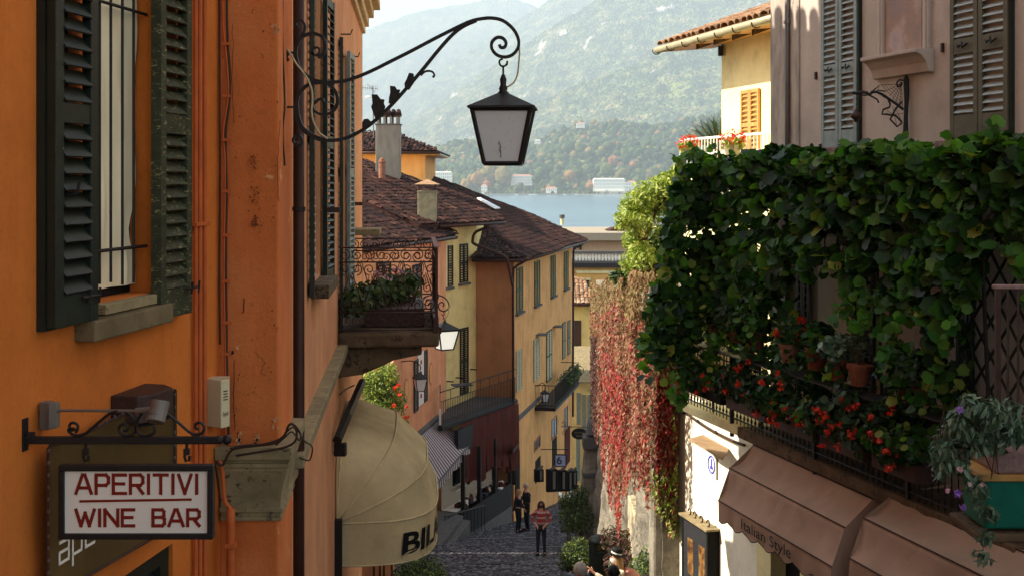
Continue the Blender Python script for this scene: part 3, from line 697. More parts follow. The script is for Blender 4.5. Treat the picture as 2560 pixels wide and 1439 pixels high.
f_.box(x0, x1, SD-.02, SD+.02, zt-t_, zt); f_.box(x0, x1, SD-.02, SD+.02, zb, zb+t_); f_.box(x0, x0+t_, SD-.0195, SD+.0195, zb+t_, zt-t_); f_.box(x1-t_, x1, SD-.0195, SD+.0195, zb+t_, zt-t_)
f_.build('frame', M['iron'], hs, bevel=.003)
pp = MB(); pp.box(x0+t_, x1-t_, SD-.008, SD+.008, zb+t_, zt-t_); pp.build('panel', M['signwhite'], hs)
LET = {'A': [[(0,0),(.42,1),(.58,1),(1,0)], [(.16,.3),(.84,.3)]], 'P': [[(0,0),(0,1),(.8,1),(1,.86),(1,.58),(.8,.44),(0,.44)]], 'E': [[(1,1),(0,1),(0,0),(1,0)], [(0,.52),(.85,.52)]],
 'R': [[(0,0),(0,1),(.8,1),(1,.86),(1,.58),(.8,.44),(0,.44)], [(.5,.44),(1,0)]], 'I': [[(0,0),(0,1)]], 'T': [[(0,1),(1,1)], [(.5,1),(.5,0)]], 'V': [[(0,1),(.5,0),(1,1)]],
 'W': [[(0,1),(.27,0),(.5,.8),(.73,0),(1,1)]], 'N': [[(0,0),(0,1),(1,0),(1,1)]], 'B': [[(0,0),(0,1),(.8,1),(.95,.88),(.95,.64),(.8,.53),(0,.53)], [(.8,.53),(1,.42),(1,.14),(.82,0),(0,0)]]}
def word(txt, xa, xb, yt, yb, D, sw, parent, mat):
    wd = {'I': .12, 'T': .9, 'W': 1.35, ' ': .75, 'N': .95, 'A': 1.05}; ws = [wd.get(c, .85) for c in txt]; gap = .33
    tot = sum(ws)+gap*(len(txt)-1); x = xa; k = (xb-xa)/tot
    for c, w_ in zip(txt, ws):
        if c != ' ':
            m_ = MB(); ww = 0 if c == 'I' else w_*k; xo = x+(w_*k/2 if c == 'I' else 0)
            for ln in LET[c]:
                pts = [P(xo+px*ww, yb+(yt-yb)*py, D) for px, py in ln]
                for p_, q_ in zip(pts, pts[1:]):
                    d = q_-p_; L = d.length; d.normalize(); c_ = d.cross(Vector((0,1,0)))
                    m_.obox((p_+q_)/2+Vector((0, R.uniform(0, .0004), 0)), d, c_, (0,1,0), L/2+sw*.45, sw/2, .0012)
            m_.build('letter', mat, parent)
        x += (w_+gap)*k
word('APERITIVI', 190, 494, 1186, 1232, SD-.0095, .0115, hs, M['signred'])
word('WINE BAR', 190, 498, 1273, 1313, SD-.0095, .0115, hs, M['signred'])
ub = MB(); ub.obox(P(339, 1249.5, SD-.0095), (1, 0, .016), (0,1,0), (0,0,1), .206, .0012, .0042); ub.build('underline', M['signred'], hs)
# spotlight on its rod, horn box
sp = thing('sign_spotlight', 'grey cylindrical spotlight on a thin rod pointing down at the hanging sign', 'spotlight', WL.wp(127, 1040, 0))
m_ = MB(); m_.obox(P(118, 1037, 4.52), WL.u, WL.n, (0,0,1), .022, .02, .052); m_.obox(P(136, 1037, 4.48), (1,.2,0), (0,1,0), (0,0,1), .014, .02, .046); m_.build('mount', M['greybox'], sp, bevel=.003)
MB().tube([P(146, 1025, 4.47), P(345, 1026, 4.4)], .0055, 8).build('rod', M['greybox'], sp)
MB().tube([P(340, 1026, 4.4), P(378, 1022, 4.39)], .011, 10).build('arm_sleeve', M['greybox'], sp)
MB().tube([P(402, 1000, 4.37), P(397, 1025, 4.36), P(392, 1040, 4.35)], [.032, .032, .033], 18).build('lamp_head', M['greybox'], sp, smooth=False, bevel=.002)
MB().tube([P(391, 1041, 4.349), P(388, 1054, 4.34)], [.034, .034], 18).build('lens_ring', M['greybox'], sp, bevel=.002)
hb = thing('brown_wall_box', 'dark brown rounded metal box on the orange wall above the arched plate', 'wall lamp', WL.wp(320, 1040, 0))
a0, _ = WL.hit(276, 1000); a1, _ = WL.hit(362, 1000)
zt = WL.hit(320, 972)[1]; zb = WL.hit(320, 1040)[1]
pl = [WL.pt(a0, zb, 0), WL.pt(a0, zb, .12), WL.pt(a0+.06, zb, .17), WL.pt(a1-.08, zb, .17), WL.pt(a1-.01, zb, .1), WL.pt(a1, zb, 0)]
MB().prism(pl, (0, 0, zt-zb)).build('housing', M['rustiron'], hb, bevel=.006)
MB().prism([p+Vector((0,0,-.012)) for p in pl[1:5]], (0,0,.008)).build('lens', M['dark'], hb)

# rain streaks under the sill, old cracks, small rust holes
def streaks(W, x0, x1, y, n, L, mat, parent, o=.0015):
    m_ = MB()
    for _ in range(n):
        x = R.uniform(x0, x1); a, z = W.hit(x, y, o); l = L*R.uniform(.2, 1); w_ = R.uniform(.002, .007)
        m_.add([W.pt(a-w_, z, o), W.pt(a+w_, z, o), W.pt(a+w_*.2, z-l, o), W.pt(a-w_*.2, z-l, o)], [(0, 1, 2, 3)])
    m_.build('rain_streaks', mat, parent, kind='stuff', fix=False)
M['streak'] = simple('old_rain_stain', srgb(150, 84, 34), .9, 0, .3, 20)
M['crack'] = simple('old_crack', srgb(84, 46, 26), .9, 0, .3)
def crack(pts, D, parent, r=.0013):
    q = []
    for (x0, y0), (x1, y1) in zip(pts, pts[1:]):
        for k in range(6): t_ = k/6; q.append(P(x0+(x1-x0)*t_+R.uniform(-2.5, 2.5), y0+(y1-y0)*t_, D))
    MB().tube(q, r, 4).build('crack', M['crack'], parent)
crack([(583, 60), (579, 200), (583, 330)], 6.198, lh); crack([(640, 880), (662, 905), (650, 930), (668, 940)], 6.198, lh); crack([(700, 300), (692, 420), (698, 520)], 6.198, lh); crack([(585, 900), (583, 1000), (588, 1090)], 6.198, lh, .002); crack([(610, 745), (606, 790)], 6.198, lh, .003)
m_ = MB()
for _ in range(46): m_.obox(P(R.uniform(585, 695), R.uniform(20, 1090), 6.198), (1,0,0), (0,1,0), (0,0,1), R.uniform(.001, .0035), .0015, R.uniform(.001, .005))
m_.build('chips', M['crack'], lh, kind='stuff')
m_ = MB()
for _ in range(30):
    x, y = R.choice([(690, 80), (600, 1095), (640, 1100), (690, 1060), (590, 880)]); x += R.uniform(-9, 9); y += R.uniform(-18, 12); m_.prism([P(x+R.uniform(2, 6)*math.cos(a), y+R.uniform(2, 9)*math.sin(a), 6.199) for a in (0, 1, 2, 3, 4, 5)], (0, -.0015, 0))
m_.build('bare_patches', simple('old_limewash', srgb(214, 158, 112), .9, 0, .2), lh, kind='stuff')
# ------------------------------------------------------------ lanterns
def frustum(mb, c, z0, w0, z1, w1, rot, d0=None, d1=None):
    d0 = d0 or w0; d1 = d1 or w1; vs = []
    for z, w_, d_ in ((z0, w0, d0), (z1, w1, d1)):
        for sx, sy in ((-1,-1), (1,-1), (1,1), (-1,1)):
            v = rot @ Vector((sx*w_/2, sy*d_/2, 0)); vs.append((c.x+v.x, c.y+v.y, z))
    return mb.add(vs, [(0,3,2,1), (4,5,6,7), (0,1,5,4), (1,2,6,5), (2,3,7,6), (3,0,4,7)])
def lantern_body(root, c, ztop_rod, zroof_top, zeave, zbot, wtop, wbot, deg, t_=.016, pane=None):
    rot = Matrix.Rotation(math.radians(deg), 3, 'Z')
    k = wtop/.34
    m_ = MB(); frustum(m_, c, zeave, wtop*1.14, zeave-.012*k, wtop*1.14, rot); frustum(m_, c, zeave, wtop*1.12, zroof_top, .05*k, rot); m_.build('roof', M['iron'], root)
    m_ = MB(); h = (ztop_rod-zroof_top)
    m_.lathe((c.x, c.y, zroof_top), [(.03*k, -.006), (.034*k, .0), (.022*k, h*.08), (.026*k, h*.16), (.017*k, h*.3), (.02*k, h*.5), (.011*k, h*.66), (.006*k, h*.7), (.006*k, h)], 10)
    m_.build('finial', M['iron'], root, smooth=True)
    fr = MB()
    def corner(sx, sy, z, w_): v = rot @ Vector((sx*w_/2, sy*w_/2, 0)); return Vector((c.x+v.x, c.y+v.y, z))
    for sx, sy in ((-1,-1), (1,-1), (1,1), (-1,1)): fr.tube([corner(sx, sy, zeave-.01, wtop), corner(sx, sy, zbot, wbot)], t_*.75, 4)
    for z, w_ in ((zeave-.018*k, wtop), (zbot, wbot)):
        for a, b in (((-1,-1), (1,-1)), ((1,-1), (1,1)), ((1,1), (-1,1)), ((-1,1), (-1,-1))): fr.tube([corner(*a, z, w_), corner(*b, z, w_)], t_*.7, 4)
    fr.build('frame', M['iron'], root)
    for a, b in (((-1,-1), (1,-1)), ((1,-1), (1,1)), ((1,1), (-1,1)), ((-1,1), (-1,-1))):
        q = [corner(*a, zeave-.02*k, wtop*.96), corner(*b, zeave-.02*k, wtop*.96), corner(*b, zbot+.005, wbot*.96), corner(*a, zbot+.005, wbot*.96)]
        nn_ = (q[1]-q[0]).cross(q[3]-q[0]).normalized()
        MB().prism(q, nn_*.003).build('pane', pane or M['milk'], root)
def z3(pts): return [(x/2.878+680, y/2.878) for x, y in pts]
LD = 6.6
l1r = thing('wall_lantern', 'large black iron lantern with frosted panes hanging from a long curled arm against mountains', 'street lamp', P(745, 200, LD))
arm_up = z3([(330, 415), (372, 385), (385, 340), (370, 280), (325, 248), (270, 245), (215, 270), (180, 330), (172, 400), (195, 480), (240, 535), (310, 578), (400, 592), (500, 588), (600, 560), (720, 510), (860, 440), (1000, 370), (1180, 275), (1350, 190), (1430, 155), (1500, 138), (1580, 132), (1660, 150), (1730, 205), (1770, 275), (1772, 340), (1735, 392), (1680, 412), (1620, 398), (1583, 355), (1583, 305), (1620, 272), (1662, 278), (1684, 312), (1672, 342), (1645, 342), (1636, 322)])
arm_lo = z3([(372, 735), (362, 715), (335, 718), (308, 742), (290, 745), (300, 790), (340, 820), (390, 825), (440, 800), (470, 745), (465, 680), (425, 620), (370, 598), (300, 600), (240, 625), (195, 680), (178, 750), (182, 830), (210, 910), (260, 960), (340, 1000), (430, 1012), (530, 995), (620, 955), (690, 910), (780, 835), (880, 735), (1000, 600), (1090, 495), (1200, 360), (1300, 250), (1380, 190), (1470, 150)])
def flatbar(pts, D, r, mat, parent, name, th=.012):
    """a flat iron strip bent in one plane: narrow seen from the front, th deep"""
    q = smoothpts([P(x, y, D) for x, y in pts], 5); m_ = MB(); m = len(q); rr = r if isinstance(r, list) else [r]*len(q)
    vs = []
    for i, p in enumerate(q):
        t = (q[min(i+1, m-1)]-q[max(i-1, 0)]).normalized(); nn_ = t.cross(Vector((0,1,0))).normalized(); k = rr[min(int(i*len(rr)/m), len(rr)-1)]
        for a, b in ((-k, -th), (k, -th), (k, th), (-k, th)): vs.append(p+nn_*a+Vector((0, b, 0)))
    fs = [(0,1,2,3), tuple((m-1)*4+j for j in (3,2,1,0))]
    for i in range(m-1):
        for j in range(4): fs.append((i*4+j, i*4+(j+1)%4, (i+1)*4+(j+1)%4, (i+1)*4+j))
    m_.add(vs, fs); return m_.build(name, mat, parent)
flatbar(arm_up, LD, .0085, M['iron'], l1r, 'arm')
flatbar(arm_lo, LD+.004, [.007]*2+[.009]*2+[.013]*1+[.009]*3, M['iron'], l1r, 'arm')
flatbar(z3([(300, 400), (290, 380), (300, 350), (330, 345), (345, 370), (320, 400), (285, 380)]), LD, .006, M['iron'], l1r, 'scroll')
flatbar(z3([(195, 195), (178, 190), (172, 165), (195, 150), (225, 160), (238, 190), (232, 230), (210, 260)]), LD, .006, M['iron'], l1r, 'scroll')
flatbar(z3([(185, 1025), (175, 1035), (160, 1030), (152, 1010), (165, 985), (195, 975), (215, 1000), (218, 1035), (200, 1055), (165, 1052)]), LD, .006, M['iron'], l1r, 'scroll')
flatbar(z3([(1070, 545), (1095, 520), (1130, 512), (1158, 522), (1168, 545), (1155, 558)]), LD, .005, M['iron'], l1r, 'tendril')
for pts in ([(650, 930), (648, 885), (660, 858), (690, 855), (710, 875), (760, 850), (700, 910)], [(740, 850), (712, 770), (722, 745), (716, 680), (755, 680), (782, 715), (808, 716), (803, 745), (815, 770), (805, 790), (780, 815)],
            [(838, 745), (842, 700), (850, 665), (848, 618), (885, 622), (898, 645), (922, 645), (915, 668), (926, 675), (870, 745)], [(955, 640), (952, 600), (968, 570), (985, 525), (1018, 530), (1020, 560), (1030, 580), (985, 648)]):
    q = z3(pts); m_ = MB(); pl = [P(x, y, LD-.01) for x, y in q]; m_.prism(pl, (0, .02, 0)); m_.build('iron_leaf', M['iron'], l1r, bevel=.002)
for y in (380, 772):
    m_ = MB(); m_.tube([P(*z3([(90, y)])[0], LD), P(*z3([(175, y)])[0], LD)], .006, 6); m_.build('wall_bracket', M['iron'], l1r)
cl = MB(); cl.obox(P(*z3([(108, 385)])[0], LD), (1,0,0), (0,1,0), (0,0,1), .012, .01, .014); cl.tube([P(*z3([(100, 400)])[0], LD), P(*z3([(118, 440)])[0], LD)], .008, 6); cl.build('junction_clip', M['iron'], l1r)
cablepx(z3([(108, 352), (140, 400), (175, 460), (230, 530), (265, 590), (288, 660), (290, 740), (285, 800), (300, 880), (340, 955), (400, 998)]), .0055, M['cable'], l1r, D=LD-.03)
cablepx(z3([(1775, 320), (1781, 380), (1776, 450), (1765, 540), (1735, 600), (1690, 628)]), .0045, M['cable'], l1r, D=LD-.005)
scroll(l1r, [z3([(1690, 470), (1692, 448), (1690, 440)]), z3([(1660, 425), (1640, 435), (1636, 455), (1648, 475), (1670, 478), (1688, 465), (1693, 445)])], .0055, M['iron'], LD, 'hook')
lc = Vector(((1258-CX)/F*LD, LD+.02, 0)); zf = lambda y: (HY-y)/F*LD
lantern_body(l1r, lc, zf(165), zf(232), zf(268), zf(409), .318, .195, -4, .016)
m_ = MB()
for k in range(7): x = 1248+k*.6+R.uniform(-1.5, 1.5); y = 358+k*5.5; m_.obox(P(x, y, LD-.148+.011*k), (1, 0, .3), (0,1,0), (0,0,1), .003*R.uniform(.6, 1.5), .0006, .008)
for k in range(14): m_.obox(P(R.uniform(1225, 1300), R.uniform(290, 380), LD-.17), (1,0,0), (0,1,0), (0,0,1), .0012, .001, .0015)
m_.build('dirt_specks', M['greybox'], l1r, kind='stuff')
# second lantern beyond the balcony, on a scroll arm
L2 = 17.95
l2r = thing('wall_lantern', 'lit-looking white lantern with a cable loop, hanging just beyond the iron balcony', 'street lamp', P(1075, 745, L2))
ap = [(1020, 770), (1045, 758), (1062, 742), (1085, 737), (1105, 740), (1119, 752), (1122, 768), (1112, 777), (1100, 774), (1096, 762), (1103, 755), (1110, 759), (1107, 766)]
scroll(l2r, [ap, [(1006, 800), (1000, 810), (1008, 822), (1022, 818), (1026, 800), (1015, 785), (1022, 770)], [(1020, 812), (1050, 800), (1070, 812), (1090, 832)]], .010, M['iron'], L2, 'arm', 1.4, 6)
MB().tube([WF.pt(WF.sD(17.35), P(0, 780, L2).z, 0), P(1000, 780, L2), P(1022, 780, L2)], .012, 6).build('wall_bracket', M['iron'], l2r)
cablepx([(1121, 762), (1120, 785), (1110, 800), (1104, 806)], .006, M['cable'], l2r, D=L2-.01)
scroll(l2r, [[(1107, 777), (1111, 783), (1107, 788), (1104, 783)], [(1107, 788), (1109, 794), (1106, 799)]], .006, M['iron'], L2, 'hook')
zf = lambda y: (HY-y)/F*L2; lc = Vector(((1111-CX)/F*L2, L2+.05, 0))
lantern_body(l2r, lc, zf(794), zf(806), zf(822), zf(873), .33, .20, 28, .016, M['litpane'])
q = [(1083, 818), (1092, 813), (1105, 820), (1103, 834), (1090, 838)]
MB().prism([P(x, y, L2-.3) for x, y in q], (0, .02, 0)).build('iron_leaf', M['rustiron'], l2r)

# ------------------------------------------------------------ scroll balcony
B1, B2 = 11.7, 13.7
bal = thing('scroll_balcony', 'brown wrought iron balcony full of scrolls with a flower trough on a stone corbel', 'balcony', WF.pt(WF.sD(B1), -1.55, 0))
MB().fbox(WF, WF.sD(B1), WF.sD(B2), -1.62, -1.47, 0, .99).build('slab', M['darkstone'], bal, bevel=.03)
# corbel: curved underside
cs = []
for o, z in ((0, -1.62), (.82, -1.62), (.82, -1.71), (.70, -1.73), (.55, -1.76), (.40, -1.83), (.22, -1.9), (0, -1.93)): cs.append((o, z))
MB().prism([WF.pt(WF.sD(B1)+.12, z, o) for o, z in cs], WF.u*1.7).build('corbel', M['darkstone'], bal, bevel=.015)
MB().fbox(WF, WF.sD(B1), WF.sD(B2), -1.47, -1.33, .93, .985).build('trough_edge', M['rustiron'], bal)
rr = .0075
def panel(Wt, s0, s1, zb, zt, parent, count=5):
    """balustrade panel in the plane given by Wt(s, z): bars, two bands of C scrolls, crossing bars, lower band"""
    T = lambda s, z: Wt(s, z)
    def tub(pts, r=rr, name='scroll', n=5): MB().tube([T(a, z) for a, z in pts], r, n).build(name, M['rustiron'], parent, smooth=True)
    H = zt-zb
    for z in (zt, zt-.17*H, zb+.23*H, zb+.02): tub([(s0, z), (s1, z)], .008, 'rail')
    wd = (s1-s0)/count
    for i in range(count):
        c = s0+wd*(i+.5)
        for sgn in (-1, 1):
            # upper scroll band, scrolls below it, band above lower bar, bottom running scrolls
            for (cz, rad, st) in ((zt-.085*H, .075*H, 90), (zt-.255*H, .075*H, -90), (zb+.315*H, .075*H, 90), (zb+.125*H, .085*H, 100)):
                rx = min(rad, wd*.24)
                pts = [(c+sgn*(wd*.25)+sgn*rx*(1-.75*k/15)*math.cos(math.radians(st+k*32)), cz+rx*(1-.75*k/15)*math.sin(math.radians(st+k*32))) for k in range(16)]
                tub(pts, .0058)
            tub([(c+sgn*wd*.06, zt-.3*H), (c+sgn*wd*.42, zb+.36*H)], .006, 'bar')
        tub([(c, zt-.32*H), (c-.02, zt-.4*H), (c, zt-.5*H), (c+.02, zt-.4*H), (c, zt-.32*H)], .005, 'scroll')
        tub([(c+wd/2, zb+.30*H), (c+wd/2-.025, zb+.42*H), (c+wd/2, zb+.55*H), (c+wd/2+.025, zb+.42*H), (c+wd/2, zb+.30*H)], .005, 'scroll')
zb_, zt_ = -1.47, -.645
for D_ in (B1+.03, B2-.03):
    s_ = WF.sD(D_); panel(lambda a, z, s_=s_: WF.pt(s_, z, a), .01, .96, zb_, zt_, bal, 4)
panel(lambda a, z: WF.pt(a, z, .965), WF.sD(B1+.03), WF.sD(B2-.03), zb_, zt_, bal, 6)
for D_ in (B1+.03, B2-.03): MB().obox(WF.pt(WF.sD(D_), (zb_+zt_)/2, .965), WF.u, WF.n, (0,0,1), .013, .013, (zt_-zb_)/2+.01).build('post', M['rustiron'], bal)
MB().fbox(WF, WF.sD(B1), WF.sD(B2), zt_, zt_+.012, .94, .99).build('handrail', M['pinkstone'], bal)
# foliage helpers ------------------------------------------------------------
def leafverts(kind):
    if kind == 'vine':   # five lobed leaf, folded along the midrib
        pts = [(0, -.5), (.12, -.42), (.40, -.38), (.42, -.14), (.52, .06), (.37, .2), (.22, .42), (0, .55), (-.22, .42), (-.37, .2), (-.52, .06), (-.42, -.14), (-.40, -.38), (-.12, -.42)]
        v = [(0, -.05, -.02)]+[(x, y, .16*abs(x)-.10*y*y-.05*abs(x*y)*4) for x, y in pts]; f = [(0, i+1, (i+1) % 14+1) for i in range(14)]
    elif kind == 'round':
        v = [(0, 0, -.05)]+[(.5*math.cos(a)*(1+.1*math.sin(a*7)), .5*math.sin(a), .08) for a in [k*math.pi/4 for k in range(8)]]; f = [(0, i+1, (i+1) % 8+1) for i in range(8)]
    elif kind == 'petal':
        v = [(0, 0, 0)]+[(.5*math.cos(a)*(1 if i % 2 else .55), .5*math.sin(a)*(1 if i % 2 else .55), .12 if i % 2 else 0) for i, a in enumerate([k*math.pi/5 for k in range(10)])]; f = [(0, i+1, (i+1) % 10+1) for i in range(10)]
    else:  # lance
        v = [(0, -.5, 0), (.18, -.1, .05), (.12, .25, .04), (0, .5, -.08), (-.12, .25, .04), (-.18, -.1, .05), (0, 0, -.03)]; f = [(6, 0, 1), (6, 1, 2), (6, 2, 3), (6, 3, 4), (6, 4, 5), (6, 5, 0)]
    return [Vector(q) for q in v], f
LV = {k: leafverts(k) for k in ('vine', 'round', 'petal', 'lance')}
def rnd_rot(nrm=None, spread=.6, down=None):
    """rotation whose local Z is about nrm"""
    z = Vector((R.gauss(0, spread), R.gauss(0, spread), R.gauss(0, spread)))+(Vector(nrm) if nrm is not None else Vector((0,0,0)))
    if z.length < 1e-3: z = Vector((0, 0, 1))
    z.normalize(); y = Vector(down) if down is not None else Vector((R.gauss(0,1), R.gauss(0,1), R.gauss(0,1)))
    y = y+Vector((R.gauss(0,.3), R.gauss(0,.3), R.gauss(0,.3))); x = y.cross(z)
    if x.length < 1e-3: x = z.orthogonal()
    x.normalize(); y = z.cross(x); return basis(x, y, z)
def leaves(pts, kind, size, mat, parent, name='foliage', nrm=None, spread=.6, down=None, stuff=True, jit=.35):
    """many leaves at once, as one piece of countless foliage"""
    lv, lf = LV[kind]; lva = np.array([tuple(v) for v in lv]); n = len(pts); k = len(lv)
    if n == 0: return None
    V = np.zeros((n*k, 3)); Fs = []
    for i, p in enumerate(pts):
        nr = p[3] if len(p) > 3 else nrm
        m3 = np.array(rnd_rot(nr, spread, down)); s_ = size*R.uniform(1-jit, 1+jit)
        V[i*k:(i+1)*k] = (lva*s_) @ m3.T + np.array((p[0], p[1], p[2]))
    b = BASE[parent.name] if parent else Vector((0,0,0)); V -= np.array(tuple(b))
    nf = len(lf); fa = np.array(lf); allf = (fa[None]+(np.arange(n)*k)[:, None, None]).reshape(-1, 3)
    me = bpy.data.meshes.new(name); me.vertices.add(n*k); me.vertices.foreach_set('co', V.ravel())
    me.loops.add(len(allf)*3); me.loops.foreach_set('vertex_index', allf.ravel().astype(np.int32))
    me.polygons.add(len(allf)); me.polygons.foreach_set('loop_start', np.arange(0, len(allf)*3, 3, dtype=np.int32)); me.polygons.foreach_set('loop_total', np.full(len(allf), 3, dtype=np.int32))
    me.update(); me.validate()
    return link(name, me, mat, parent, b, 'stuff' if stuff else None)
def blob(c, rx, ry, rz, n, skin=.35):
    out = []
    for _ in range(n):
        v = Vector((R.gauss(0,1), R.gauss(0,1), R.gauss(0,1))).normalized(); k = 1-skin*R.random()**1.5
        out.append((c[0]+v.x*rx*k, c[1]+v.y*ry*k, c[2]+v.z*rz*k, v*.8+Vector((0,0,.4))))
    return out
LEAFMESH = {}
def leafmesh(kind, mat):
    k = (kind, mat.name)
    if k not in LEAFMESH:
        m_ = MB(); v, f = LV[kind]; m_.add(v, f); me = m_.mesh('leaf', fix=False); me.materials.append(mat); LEAFMESH[k] = me
    return LEAFMESH[k]
# flower trough on the balcony
tr = thing('flower_trough', 'long trough of dark leaves and pale pink flowers standing in the scroll balcony', 'plants', WF.pt(WF.sD(12.6), -1.45, .6))
MB().fbox(WF, WF.sD(12.1), WF.sD(13.2), -1.46, -1.28, .25, .85).build('trough', M['rustiron'], tr)
pts = []
for i in range(5): c = WF.pt(WF.sD(12.0+.25*i), -1.2+.02*i, .15+.13*i); pts += blob(c, .17, .25, .16, 220, .7)
leaves(pts, 'round', .06, M['bush'], tr)
pts = []
for i in range(10): c = WF.pt(WF.sD(12.3+.1*i), -1.02+R.uniform(-.08, .1), .32+.05*i); pts += blob(c, .05, .05, .04, 14, .8)
leaves(pts, 'petal', .045, M['pinkflower'], tr, 'flowers')

# ------------------------------------------------------------ dome awning
pv = WF.sD(11.3); pe = WF.sD(13.9); pz = P(0, 1308, 11.3).z; RO, RU = .97, .84
da = thing('dome_awning', 'beige canvas dome awning with pale piping over a shop door, dark letters on its valance', 'awning', WF.pt(pv, pz, 0))
def dome(th, ph, k=1.0):
    ct, s_ = math.cos(ph), math.sin(ph); e = .55
    ct = math.copysign(abs(ct)**e, ct); s_ = abs(s_)**e
    return (pv+pe)/2 - (pe-pv)/2*ct, pz+.0+RU*k*s_*math.sin(th), RO*k*s_*math.cos(th)
m_ = MB(); NT_, NP_ = 30, 36
for i in range(NT_+1):
    th = math.pi/2*i/NT_; seg = (i/NT_*3.3) % 1; sag = 1-.035*math.sin(math.pi*seg)
    for j in range(NP_+1):
        ph = math.pi*j/NP_; a, z, o = dome(th, ph, sag+.004*math.sin(j*1.3+i*.9)); m_.v.append(tuple(WF.pt(a, z, o+.01)))
for i in range(NT_):
    for j in range(NP_): k = i*(NP_+1)+j; m_.f.append((k, k+1, k+NP_+2, k+NP_+1)); m_.m.append(0)
m_.build('canopy', M['awning'], da, smooth=True, fix=False)
m_ = MB()
for i in range(6):
    for j in range(NP_*2+1):
        ph = math.pi*j/NP_/2; a, z, o = dome(0, ph); m_.v.append(tuple(WF.pt(a, pz-.005-.40*i/5-.012*math.sin(j*.9)*(i/5), o+.01+.012*math.sin(j*.55)*(i/5))))
for i in range(5):
    for j in range(NP_*2): k = i*(NP_*2+1)+j; m_.f.append((k, k+1, k+NP_*2+2, k+NP_*2+1)); m_.m.append(0)
m_.build('valance', M['awning'], da, smooth=True, fix=False)
for th in (0, math.pi/2*.30, math.pi/2*.62, math.pi/2*.97):
    MB().tube([WF.pt(*[(v[0], v[1], v[2]+.016) for v in [dome(th, math.pi*j/40, 1.004)]][0]) for j in range(41)], .008, 6).build('rib_seam', M['seam'], da, smooth=True)
MB().tube([WF.pt(dome(0, math.pi*j/40)[0], pz-.405, dome(0, math.pi*j/40)[2]+.01) for j in range(41)], .007, 6).build('hem', M['seam'], da, smooth=True)
MB().fbox(WF, pv-.06, pv+.02, pz-.55, pz+.05, 0, .07).build('bracket', M['iron'], da, bevel=.005)
vs, fs = text_mesh('BILAC', .028)
def arc_frac(u):
    # walk along the valance by arc length from the near wall
    L = 0; prev = None; tab = []
    for j in range(121):
        a, z, o = dome(0, math.pi*j/120); p = (a, o)
        if prev: L += math.hypot(p[0]-prev[0], p[1]-prev[1])
        tab.append((L, a, o)); prev = p
    return tab
TAB = arc_frac(0)
def val(L):
    for (l0, a0, o0), (l1, a1, o1) in zip(TAB, TAB[1:]):
        if l1 >= L: t = (L-l0)/max(l1-l0, 1e-6); return a0+(a1-a0)*t, o0+(o1-o0)*t
    return TAB[-1][1:]
for mat, dx_, dz_, oo in ((M['seam'], .014, -.016, .021), (M['black'], 0, 0, .026)):
    m_ = MB()
    def f2(u, v):
        a, o = val(.63+u*1.08+dx_+.02*v); q = WF.pt(a, pz-.33+.21*v+dz_, o); cn = (q-WF.pt((pv+pe)/2, q.z, .3)).normalized(); return q+cn*oo
    m_.add([f2(u, v) for u, v in vs], fs); m_.build('lettering', mat, da, fix=False)
# arm and small flood light by the awning
ar = thing('awning_strut', 'dark diagonal iron strut below the stone balcony corbel', 'strut', WF.wp(845, 1095, .05))
MB().tube([WF.wp(843, 1100, .05), WF.wp(868, 1040, .12), P(905, 955, 12.6)], .045, 6).build('strut', M['iron'], ar)
MB().tube(smoothpts([WF.wp(850, 985, .03), P(865, 972, 12.2), P(885, 962, 12.4)]), .008, 5).build('chain', M['iron'], ar)
fl = thing('flood_light', 'small square black flood light on the wall above the beige dome awning', 'flood light', WF.wp(835, 1125, .02))
MB().obox(P(851, 1122, 11.0), (1,-.1,0), (.1,1,0), (0,0,1), .055, .035, .06).build('housing', M['iron'], fl, bevel=.01)
MB().tube([P(833, 1130, 11.1), P(845, 1132, 11.05)], .012, 6).build('mount', M['iron'], fl)

# ------------------------------------------------------------ left town houses
def planehit(x, y, P0, n): r = Vector(((x-CX)/F, 1, (HY-y)/F)); return r*(n.dot(P0)/n.dot(r))
def inpoly(p, poly):
    x, y = p; c = False
    for (x0, y0), (x1, y1) in zip(poly, poly[1:]+poly[:1]):
        if (y0 > y) != (y1 > y) and x < (x1-x0)*(y-y0)/(y1-y0)+x0: c = not c
    return c
tile_m = {}
def tilemesh(w, L, mat, v):
    k = (w, L, mat.name, v)
    if k not in tile_m:
        rr_ = random.Random(v); n = 5; vs = []
        for yy, r_ in ((0, w*.54), (L*1.12, w*.44)):
            for j in range(n+1): a = math.pi*j/n; vs.append((r_*math.cos(a), yy, r_*.62*math.sin(a)+.02-yy*.03))
        for yy, r_ in ((0, w*.54-.018), (L*1.12, w*.44-.018)):
            for j in range(n+1): a = math.pi*j/n; vs.append((r_*math.cos(a), yy, max(0, r_*.62*math.sin(a))+.012-yy*.03))
        q = n+1; fs = [(j, j+1, q+j+1, q+j) for j in range(n)]+[(2*q+j+1, 2*q+j, j, j+1)[::-1] for j in range(n)]
        tile_m[k] = MB().add(vs, fs).mesh('roof_tile', fix=False); tile_m[k].materials.append(mat)
        tile_m[k]['_'] = 0
    return tile_m[k]
